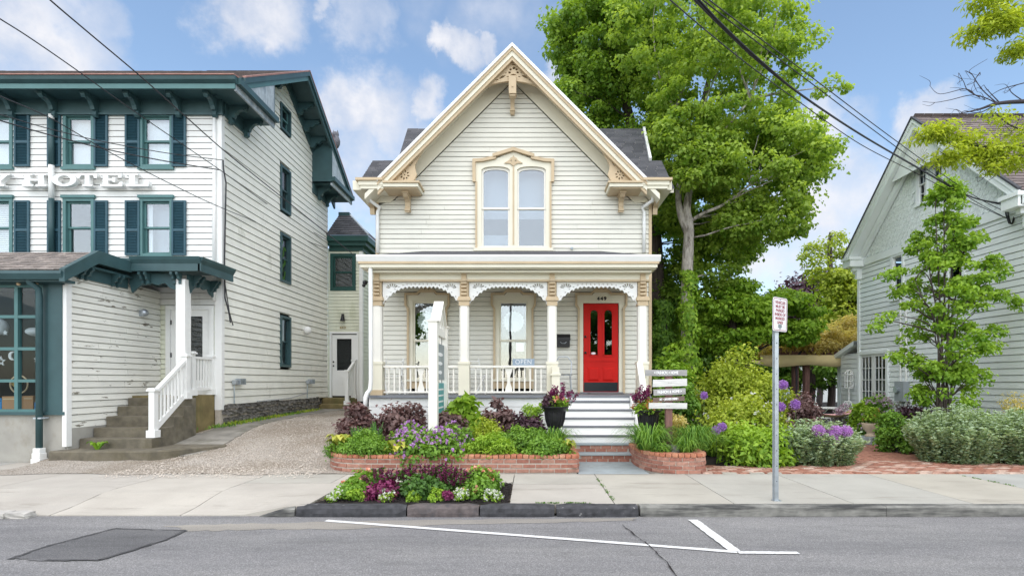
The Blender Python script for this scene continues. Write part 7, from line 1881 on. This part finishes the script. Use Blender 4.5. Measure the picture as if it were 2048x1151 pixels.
shrub('violet flowering plant left of the hanging sign post', 778, 860, 838, 9.75, SZ, 1900, .06, .045, L['green'], 'geranium_plant', 'plant', 22, group=gP, blossoms=(110, .05, L['violet'], .1))
shrub('violet flowering plant right of the hanging sign post', 876, 950, 842, 9.8, SZ, 1700, .06, .045, L['green'], 'geranium_plant', 'plant', 20, group=gP, blossoms=(90, .05, L['violet'], .1))
shrub('bright green low mound right of the violet flowers', 925, 1035, 862, 9.35, SZ - .04, 5200, .045, .026, L['bright'], 'ground_cover', 'plant', 40, depth=.35, cl=.13, group=gP)
shrub('green ground cover in front of the plum plant', 985, 1100, 848, 9.75, SZ, 4600, .05, .03, L['green'], 'ground_cover', 'plant', 36, depth=.35, cl=.14, group=gP)
shrub('variegated ground cover at the right corner of the long planter', 1040, 1152, 868, 9.32, SZ - .05, 5200, .045, .032, L['green'], 'ground_cover', 'plant', 40, depth=.3, cl=.12, group=gP)
hosta('yellow edged leaves at the right end of the long planter', 1132, 9.4, SZ + .06, .17, .2, 30, L['yellow'], gP)
blades('daylily clump in front of the left urn', 1105, 9.95, SZ, .5, .40, 240, .017, L['grass'], 'daylily_clump', 'plant', .9, gP)
blades('small daylily clump left of the other one in the planter', 1062, 10.0, SZ, .36, .28, 130, .016, L['grass'], 'daylily_clump', 'plant', .9, gP)
# --- urn plantings
for (X, d, zr), nm in ((U1, 'left'), (U2, 'right')):
    x = X * F / d + CX
    shrub(f'mixed green foliage filling the {nm} black urn', x - 27, x + 27, (CY - (zr - HC) * F / d) - 24, d, zr - .04, 1300, .06, .035, L['bright'], 'urn_planting', 'plant', 18, depth=.22, group='urn plantings', blossoms=(26, .055, L['peach'] if nm == 'left' else L['orange'], -.15))
    upright(f'wine red flower spikes rising from the {nm} urn', x - (4 if nm == 'left' else 26), x + (36 if nm == 'left' else 8), (CY - (zr - HC) * F / d) - 44, d, zr - .02, 13, 14, .05, .03, L['plum'], 'flower_spikes', 'flower', 'urn flower spikes', .16, (L['magenta'], 1.0, .05, 34), .3)
shrub('pansies trailing from the left urn rim', U1[0]*F/U1[1]+CX - 24, U1[0]*F/U1[1]+CX + 2, 786, U1[1] - .1, U1[2], 420, .06, .045, L['plum'], 'pansy_plant', 'flower', 9, group='urn plantings')
# --- right planter
g2 = 'plants in the small brick planter'
blades('big daylily clump at the left of the small planter', 1297, 9.55, .27, .60, .46, 380, .017, L['grass'], 'daylily_clump', 'plant', .9, g2)
blades('daylily clump right of the brown sign post', 1388, 9.85, .27, .58, .42, 340, .017, L['grass'], 'daylily_clump', 'plant', .9, g2)
blades('small daylily clump at the front right of the small planter', 1373, 9.3, .26, .36, .30, 220, .015, L['grass'], 'daylily_clump', 'plant', .9, g2)
shrub('pale yellow feathery plant behind the brown sign post', 1330, 1380, 815, 10.3, .27, 1500, .07, .02, L['gold'], 'feathery_plant', 'plant', 16, group=g2)
shrub('low ground cover at the foot of the plank sign', 1305, 1345, 882, 9.25, .25, 900, .035, .022, L['green'], 'ground_cover', 'plant', 12, cl=.07, group=g2)
# --- street bed
gb = 'plants in the street bed'
mul = MB()
for i in range(2600):
    X = random.uniform(-2.72, -.27); d = random.uniform(6.84, 8.12)
    if X < -2.72 + (d - 6.84) * .42: continue
    a = random.random() * 6.28; l_, w_ = random.uniform(.015, .035), random.uniform(.006, .012); z = -.005 + random.uniform(0, .025)
    c_, s_ = math.cos(a), math.sin(a); mul.add([(X+c_*l_, d+s_*l_, z), (X-s_*w_, d+c_*w_, z+.008), (X-c_*l_, d-s_*l_, z+.004), (X+s_*w_, d-c_*w_, z+.01)], [(0,1,2,3)])
tag(mul.build('mulch_chips', M['mulch']), 'dark bark mulch covering the street bed', 'mulch', kind='stuff')
struct(MB().add([(-2.74,6.82,-.006),(-.29,6.82,-.006),(-.29,8.15,-.006),(-2.15,8.15,-.006)], [(0,1,2,3)]).build('bed_mulch', M['mulch']))
B0 = -.005
shrub('leafy rose bush with peach blooms at the left of the street bed', 688, 770, 938, 7.5, B0, 2600, .055, .038, L['green'], 'rose_bush', group=gb, blossoms=(20, .045, L['peach'], -.3))
shrub('low leafy rose bush at the left front of the street bed', 668, 745, 962, 7.2, B0, 2000, .05, .034, L['green'], 'rose_bush', group=gb)
shrub('leafy rose bush with peach blooms at the right of the street bed', 915, 1000, 932, 7.5, B0, 2800, .055, .038, L['green'], 'rose_bush', group=gb, blossoms=(24, .045, L['peach'], -.3))
shrub('low rose bush at the right front of the street bed', 925, 985, 950, 7.15, B0, 1700, .05, .034, L['green'], 'rose_bush', group=gb, blossoms=(5, .05, L['peach'], -.2))
for i, (x0, x1, yt, lb) in enumerate(((738, 790, 930, 'leftmost'), (785, 835, 928, 'second from the left'), (825, 880, 926, 'middle'), (868, 915, 924, 'second from the right'), (895, 940, 930, 'rightmost'))):
    upright(f'wine red flowering sage in the street bed, {lb}', x0, x1, yt, 7.35 + .08 * (i % 2), B0, 17, 22, .06, .034, L['dark'], 'sage_plant', 'flower', gb, .2, (L['magenta'], 1.0, .026, 75), .35)
shrub('dark green leafy plant in the middle of the street bed', 790, 900, 950, 7.25, B0, 2200, .06, .04, L['dark'], 'leafy_plant', 'plant', group=gb)
shrub('wine red foliage plant left of centre in the street bed', 735, 800, 958, 7.15, B0, 1300, .055, .035, L['magenta'], 'coleus_plant', 'plant', group=gb)
for x0, x1, yt, lb in ((652, 690, 972, 'far left of the street bed'), (753, 795, 972, 'left front of the street bed'), (800, 850, 945, 'middle back of the street bed'), (902, 940, 970, 'right front of the street bed'), (966, 1003, 968, 'far right front of the street bed'), (975, 1002, 946, 'far right back of the street bed')):
    shrub(f'mound with tiny white flowers at the {lb}', x0, x1, yt + 5, 7.0 if yt > 960 else 7.6, B0, 520, .03, .018, L['bright'], 'alyssum_plant', 'plant', 14, group=gb, blossoms=(60, .022, L['whitep'], .0))
for x0, x1, yt, lb in ((692, 730, 974, 'beside the far left silver plant'), (815, 842, 978, 'at the centre front'), (855, 888, 972, 'right of the centre front')):
    shrub(f'small bright green mound {lb} of the street bed', x0, x1, yt, 6.98, B0, 800, .035, .024, L['bright'], 'green_mound', 'plant', 12, group=gb)
shrub('tiny wine red plant at the front of the street bed', 884, 905, 976, 6.97, B0, 400, .04, .028, L['magenta'], 'coleus_plant', 'plant', 8, group=gb)
# --- right garden
gg = 'shrubs in the side garden'
shrub('glossy green shrub next to the small brick planter', 1436, 1592, 836, 10.1, 0, 5200, .11, .045, L['bright'], 'peony_shrub', m=46, group=gg, depth=.55)
upright('grey green catmint between the parking sign and the brick path', 1560, 1712, 838, 10.05, 0, 340, 40, .07, .036, L['grey'], 'catmint_plant', 'plant', 'catmint mounds', .5)
upright('wide grey green catmint mound at the right edge of the brick path', 1832, 1990, 812, 10.3, 0, 420, 44, .075, .036, L['grey'], 'catmint_plant', 'plant', 'catmint mounds', .55)
upright('grey green catmint mound cut by the right picture edge', 1960, 2110, 818, 10.2, 0, 380, 44, .075, .036, L['grey'], 'catmint_plant', 'plant', 'catmint mounds', .55)
shrub('green mound behind the right catmint', 1880, 2010, 800, 11.3, 0, 3600, .07, .035, L['bright'], 'green_mound', m=34, group=gg)
shrub('white flowering viburnum behind the parking sign', 1396, 1570, 768, 11.6, 0, 6500, .075, .045, L['lime'], 'viburnum_shrub', m=46, group=gg, blossoms=(60, .06, L['whitep'], 0), depth=.8)
shrub('yellow green shrub rising behind the white flowers', 1385, 1560, 672, 13.6, .2, 8500, .10, .05, L['lime'], 'forsythia_shrub', m=56, group=gg, depth=1.0)
shrub('lime shrub right of the parking sign post', 1480, 1590, 720, 13.2, .1, 4200, .09, .045, L['lime'], 'forsythia_shrub', m=34, group=gg)
shrub('bronze dark leaved shrub beside the allium globes', 1566, 1642, 766, 12.6, 0, 2600, .08, .045, L['purple'], 'bronze_shrub', m=28, group=gg)
shrub('bright ivy like shrub at the house corner', 1306, 1392, 660, 14.2, .1, 3800, .14, .07, L['bright'], 'corner_shrub', m=36, group=gg)
shrub('dark green shrub below the ivy at the house corner', 1300, 1400, 735, 12.9, 0, 3600, .11, .05, L['green'], 'corner_shrub', m=30, group=gg)
blades('daylily clump behind the small brick planter', 1432, 11.2, 0, .7, .5, 280, .018, L['grass'], 'daylily_clump', 'plant', .9, gg)
shrub('green shrub below the french doors', 1700, 1772, 768, 15.2, 0, 2800, .12, .06, L['bright'], 'green_shrub', m=30, group=gg)
shrub('pale lilac flowering shrub beside the french doors', 1726, 1796, 772, 13.8, 0, 2200, .06, .035, L['green'], 'lilac_shrub', m=26, group=gg, blossoms=(150, .055, L['lilac'], .1))
shrub('purple barberry shrub in front of the meter', 1778, 1892, 782, 12.0, 0, 4200, .06, .035, L['plum'], 'barberry_shrub', m=40, group=gg)
shrub('green shrub at the bend of the brick path', 1756, 1836, 806, 11.6, 0, 3400, .07, .04, L['green'], 'green_shrub', m=32, group=gg)
shrub('small leafy plant in the sandstone urn', 1724, 1758, 800, 13.2, PZ(846,13.2), 700, .07, .045, L['bright'], 'urn_shrub', m=14, group=gg, blossoms=(8, .05, L['orange'], .3))
shrub('white flowering shrub at the right picture edge', 2000, 2075, 790, 11.0, 0, 2800, .075, .045, L['green'], 'white_flower_shrub', m=28, group=gg, blossoms=(55, .07, L['whitep'], -.1))
shrub('olive brown shrub at the right picture edge by the wall', 1985, 2075, 760, 11.45, 0, 2200, .05, .025, L['gold'], 'olive_shrub', m=28, group=gg)
shrub('leafy potted flowers under the garden table', 1660, 1705, 795, 15.8, 0, 1000, .06, .04, L['lilac'], 'potted_flowers', 'plant', m=14, group=gg)
for x, y, d, r, l_ in ((1566,769,11.0,.085,'pale allium globe just right of the sign post, uppermost'), (1591,808,11.0,.088,'allium globe over the catmint, right of the sign post'), (1561,813,11.0,.085,'allium globe half hidden behind the sign post'), (1408,790,11.4,.07,'allium globe near the plank sign'),
                       (1432,860,10.1,.075,'left allium globe low beside the peony shrub'), (1444,853,10.15,.075,'right allium globe low beside the peony shrub')):
    allium(l_, x, y, d, 0, r)
for i, (x, y) in enumerate(((1637,860),(1648,875),(1660,868),(1672,862),(1665,878),(1692,862))):
    allium(('leftmost of the violet cluster in the catmint','lower left of the violet cluster in the catmint','centre of the violet cluster in the catmint','upper right of the violet cluster in the catmint','lowest right of the violet cluster in the catmint','single violet globe right of the cluster in the catmint')[i], x, y, 9.7, 0, .095, L['violet'])
# lawn blades
n = 3800; X = rng.uniform(7.6, 10.0, n); Y = rng.uniform(13.6, 17.6, n); pos = np.stack([X, Y, 0*X + .01], 1)
o = leaves('lawn_grass', pos, unit(np.array([0,0,1.]) + rng.normal(size=(n,3))*.35), rdir(n), .07, .02, rng.random(n), L['bright'], None); tag(o, 'short green lawn grass beyond the brick path', 'grass', kind='stuff')

# --- slim multi-stem tree at the right
d = 11.6; b = (PX(1888, d), d, 0); tr_ = []
for i, (xt, yt) in enumerate(((1888,360),(1850,470),(1930,480),(1870,400),(1910,430),(1830,560),(1960,570))):
    tr_.append(([(b[0] + (i-3)*.03, d + random.uniform(-.06,.06), 0), (b[0] + (i-3)*.05, d, 1.2), P(1888 + (xt-1888)*.35, 640, d), P(1888 + (xt-1888)*.7, (640+yt)/2, d+random.uniform(-.2,.2)), P(xt, yt, d)], [.024,.021,.018,.012,.004]))
tree('hornbeam_tree', 'slim upright many stemmed tree in front of the pale house', b, tr_,
     [e_px(1890,400,d,28,45,.3,.12), e_px(1885,480,d,60,60,.5,.3), e_px(1880,580,d,85,70,.7,.36), e_px(1885,690,d,80,75,.7,.36), e_px(1895,770,d,70,45,.6,.2), e_px(1980,560,d,40,40,.4,.06)],
     15500, .085, .055, L['bright'], M['bark_dark'], (.10,.21), 135, .6, .5, None, 85,
     extra=[P(1790,545,d), P(1775,550,d), P(1800,540,d), P(1765,640,d), P(1750,655,d), P(1780,630,d), P(1800,715,d), P(1820,725,d), P(1790,712,d), P(1985,515,d), P(1970,530,d), P(1990,655,d), P(2000,665,d), P(2005,590,d), P(2030,600,d), P(2045,610,d), P(1985,690,d), P(1890,362,d), P(1893,375,d), P(1962,470,d)])
# --- overhanging locust at the right, trunk outside the frame
d = 9.0; base = (13.0, 9.5, 0)
lc = thing('locust_tree', 'yellow green locust branches reaching in from the right picture edge', 'tree', base)
MB().tube(smooth_path([base, (12.9,9.5,2), (12.8,9.4,4.5), (12.6,9.4,7)], 5), [.3]*6 + [.25]*5 + [.2]*5, 10).build('trunk', M['bark_dark'], lc, smooth=True)
bm_ = MB(); C = []
def branch(pts, r0, r1, leafy=None, n=10, sp=.12, dd=d):
    V = smooth_path([P(x, y, dd) if len((x, y)) == 2 else 0 for x, y in pts], 6); k = len(V); bm_.tube(V, [r0 + (r1 - r0) * i / (k - 1) for i in range(k)], 6)
    if leafy:
        for i in range(n):
            t = leafy[0] + (leafy[1] - leafy[0]) * random.random(); p = V[min(k - 1, int(t * (k - 1)))]; C.append((p.x + random.uniform(-1,1)*sp, p.y + random.uniform(-1,1)*sp*1.5, p.z + random.uniform(-1,1)*sp))
root = [(2560, 330), (2300, 320), (2120, 305)]
branch(root + [(2048,293),(2000,296),(1960,292),(1925,282)], .09, .012, (.6, 1), 26, .13)
branch([(1960,292),(1920,272),(1880,262),(1850,268),(1830,278)], .014, .004, (.15, 1), 24, .09)
branch([(1990,295),(1950,310),(1905,315),(1875,300)], .012, .004, (.2, 1), 14, .10)
branch([(2010,296),(1990,330),(1950,330),(1930,322)], .012, .004, (.2, .7), 8, .08)
branch([(2120,305),(2070,270),(2020,250),(1990,225)], .02, .006, (.4, 1), 8, .1)
branch([(2120,305),(2060,310),(2010,312)], .02, .008, (.2, 1), 18, .16)
branch([(2300,320),(2150,200),(2048,203),(1995,207),(1960,218),(1925,226)], .06, .005)
for pts in ([(1995,207),(1950,190),(1900,200),(1870,205),(1845,203)], [(1995,207),(1965,180),(1945,150),(1940,140),(1975,118)], [(1960,195),(1935,180),(1925,160),(1906,150)], [(1950,190),(1930,178),(1880,188),(1860,172)], [(2048,203),(2020,180),(2048,165)], [(1995,207),(1960,225),(1930,222),(1920,230),(1925,240)], [(2000,206),(1975,180),(1968,170)], [(2048,166),(2000,180),(1970,200)], [(2040,235),(2025,262),(2010,250)], [(1925,226),(1905,232),(1895,240)], [(1960,145),(1948,165),(1955,185)], [(1998,320),(1975,345),(1968,355)], [(1985,330),(1990,350),(1975,362)]):
    branch(pts, .009, .0025)
    for q in range(3):
        a = random.choice(pts); branch([a, (a[0] + random.uniform(-18, 4), a[1] + random.uniform(-14, 10)), (a[0] + random.uniform(-34, 2), a[1] + random.uniform(-22, 14))], .005, .0015)
branch([(2500,120),(2200,60),(2048,30),(2010,32),(1985,45),(1950,60)], .06, .005, (.55, 1), 34, .14)
branch([(2048,30),(2010,8),(1970,4),(1945,8)], .012, .004, (.1, 1), 16, .10)
branch([(2048,40),(2020,50),(1998,60)], .01, .004, (.1, 1), 9, .08)
branch([(2200,60),(2080,88),(2040,95),(2012,100)], .02, .004, (.5, 1), 14, .10)
bm_.build('branches', M['twig'], lc, smooth=True)
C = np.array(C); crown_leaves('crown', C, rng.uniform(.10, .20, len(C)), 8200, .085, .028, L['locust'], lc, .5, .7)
# --- background trees
gt = 'trees behind the garden'
def bgtree(label, x0, x1, yt, yb, d, n, ll, mat, bark=None, per=60, cl=(.5, .9), flat=.5, tx=None):
    b = (PX(tx or (x0 + x1) / 2, d), d, 0); xm, ym = (x0 + x1) / 2, (yt + yb) / 2; X = b[0]
    tk = [([b, (X + .1, d, 1.5), P((tx or xm) * .5 + xm * .5, ym, d), P(xm, yt + (yb - yt) * .15, d)], [.2, .17, .12, .04])]
    return tree('garden_tree', label, b, tk, [e_px(xm, ym, d, (x1 - x0) / 2 * .86, (yb - yt) / 2 * .86, (x1 - x0) / 2 * d / F * .7, 1)], n, ll, ll * .6, mat, bark or M['bark_dark'], cl, per, flat, .7, gt, 26)
bgtree('spreading green tree in layers left of the parking sign', 1385, 1545, 548, 720, 17.9, 15000, .15, L['bright'], flat=.3, per=80, cl=(.25, .55))
bgtree('spreading green tree in layers behind the parking sign', 1500, 1640, 575, 700, 18.6, 14000, .15, L['bright'], tx=1478, flat=.3, per=80, cl=(.25, .55))
bgtree('mid green tree behind the maple trunks', 1290, 1440, 560, 770, 24, 12000, .2, L['green'], per=60)
bgtree('dark purple copper beech above the golden vine', 1545, 1730, 540, 700, 34, 13000, .26, L['plum'], per=70, cl=(.8, 1.4))
bgtree('yellow green tree beside the pale house', 1650, 1750, 530, 690, 26, 9000, .18, L['lime'], per=50, cl=(.5, .9))
bgtree('thin leaved young tree rising above the golden vine', 1600, 1720, 440, 600, 27, 2600, .16, L['lime'], per=38, cl=(.3, .55))
bgtree('green tree low behind the pergola', 1520, 1720, 640, 790, 27, 12000, .2, L['green'], per=60)
bgtree('mid tree behind the shrubs at the garden back', 1370, 1560, 640, 800, 25, 11000, .2, L['green'], per=60)
bgtree('dense tree far behind the pale house corner', 1650, 1800, 600, 780, 30, 8000, .22, L['green'], per=50)
bgtree('far green tree between the garden trees', 1440, 1620, 590, 780, 38, 9000, .3, L['green'], per=50, cl=(.8, 1.4))
for lb_, X_, Y_, mt_ in (('tree across the street, seen reflected in the left porch window', -10.3, -13, 'green'), ('tree across the street, seen reflected in the red door panes', 5.5, -14, 'green')):
    tree('street_tree', lb_, (X_, Y_, ZR), [([(X_,Y_,ZR),(X_+.1,Y_,2),(X_,Y_,5),(X_,Y_,7)], [.2,.17,.12,.04])], [((X_,Y_,5.0),(2.3,2.3,2.4),1)], 7000, .3, .22, L[mt_], M['bark_dark'], (.5,.9), 45, .6, .6, 'trees across the street', 16)
# golden vine over the pergola
gv = thing('golden_vine', 'golden yellow vine covering the pergola', 'vine', (PX(1640, 19.6), 19.6, 2.5))
m = 90; C = np.stack([rng.uniform(PX(1545,19.6), PX(1725,19.6), m), rng.uniform(19.1, 21.6, m), np.zeros(m)], 1); uu = (C[:, 0] - PX(1545,19.6)) / (PX(1725,19.6) - PX(1545,19.6)); C[:, 2] = 2.52 + rng.random(m) * (.55 + .75 * uu)
crown_leaves('foliage', C, rng.uniform(.2, .42, m), 12000, .15, .05, L['gold'], gv, .7, .7)
MB().tube(smooth_path([(PX(1590,19.6),19.4,0),(PX(1588,19.6),19.4,1.4),(PX(1600,19.6),19.5,2.6),(PX(1690,19.6),19.8,2.8)], 5), .04, 6).build('stem', M['twig'], gv)
# small weeds
hosta('small bright green weed at the foot of the concrete steps', 195, 10.25, .24, .17, .16, 9, L['bright'], 'weeds', 'weed', 'plant')
for i, (x, y, d) in enumerate(((500,833,14.3),(530,828,15.2),(560,824,16.2),(470,842,13.5),(440,850,12.9),(600,818,17.4))):
    X = HX + .16; t = thing('grass_tuft', ('grass tuft at the stone foundation, second from the front corner','grass tuft at the stone foundation, third from the front corner','grass tuft at the middle of the stone foundation','grass tuft at the stone foundation nearest the hotel corner, right side','grass tuft beside the mossy landing block','grass tuft at the stone foundation nearest the annex steps')[i], 'grass', (X, d, gz(d)), 'grass tufts along the foundation'); n = 260
    pos = np.stack([X + rng.normal(size=n)*.09, d + rng.normal(size=n)*.45, np.full(n, gz(d))], 1)
    leaves('blades', pos, unit(np.array([0,0,1.]) + rng.normal(size=(n,3))*.4), rdir(n), .10 * rng.uniform(.5,1.3,n), .018, rng.random(n), L['lime'] if i % 2 else L['grass'], t)
# moss and weeds in pavement joints
for i, (x0, y0, x1, y1, lb) in enumerate(((1195,957,1228,1002,'weeds growing in the pavement joint before the steps'), (1075,1005,1120,1006,'moss strip along the kerb near the street bed'), (1925,951,2048,975,'weeds in the pavement joint at the right edge'), (1130,1005,1180,1006,'moss strip along the kerb in front of the steps'))):
    n = 240; t = rng.random(n); p0, p1 = np.array(G(x0,y0)), np.array(G(x1,y1)); pos = p0 + (p1 - p0) * t[:, None] + rng.normal(size=(n,3)) * np.array([.012,.012,0]); pos[:, 2] = .0
    keep = np.sin(t * 23 + i) > -.2; pos = pos[keep]; n = len(pos)
    o = leaves('joint_weeds', pos, unit(np.array([0,0,.7]) + rng.normal(size=(n,3))*.6), rdir(n), .022, .009, rng.random(n) * .6, L['grass'], None); tag(o, lb, 'weeds', kind='stuff')
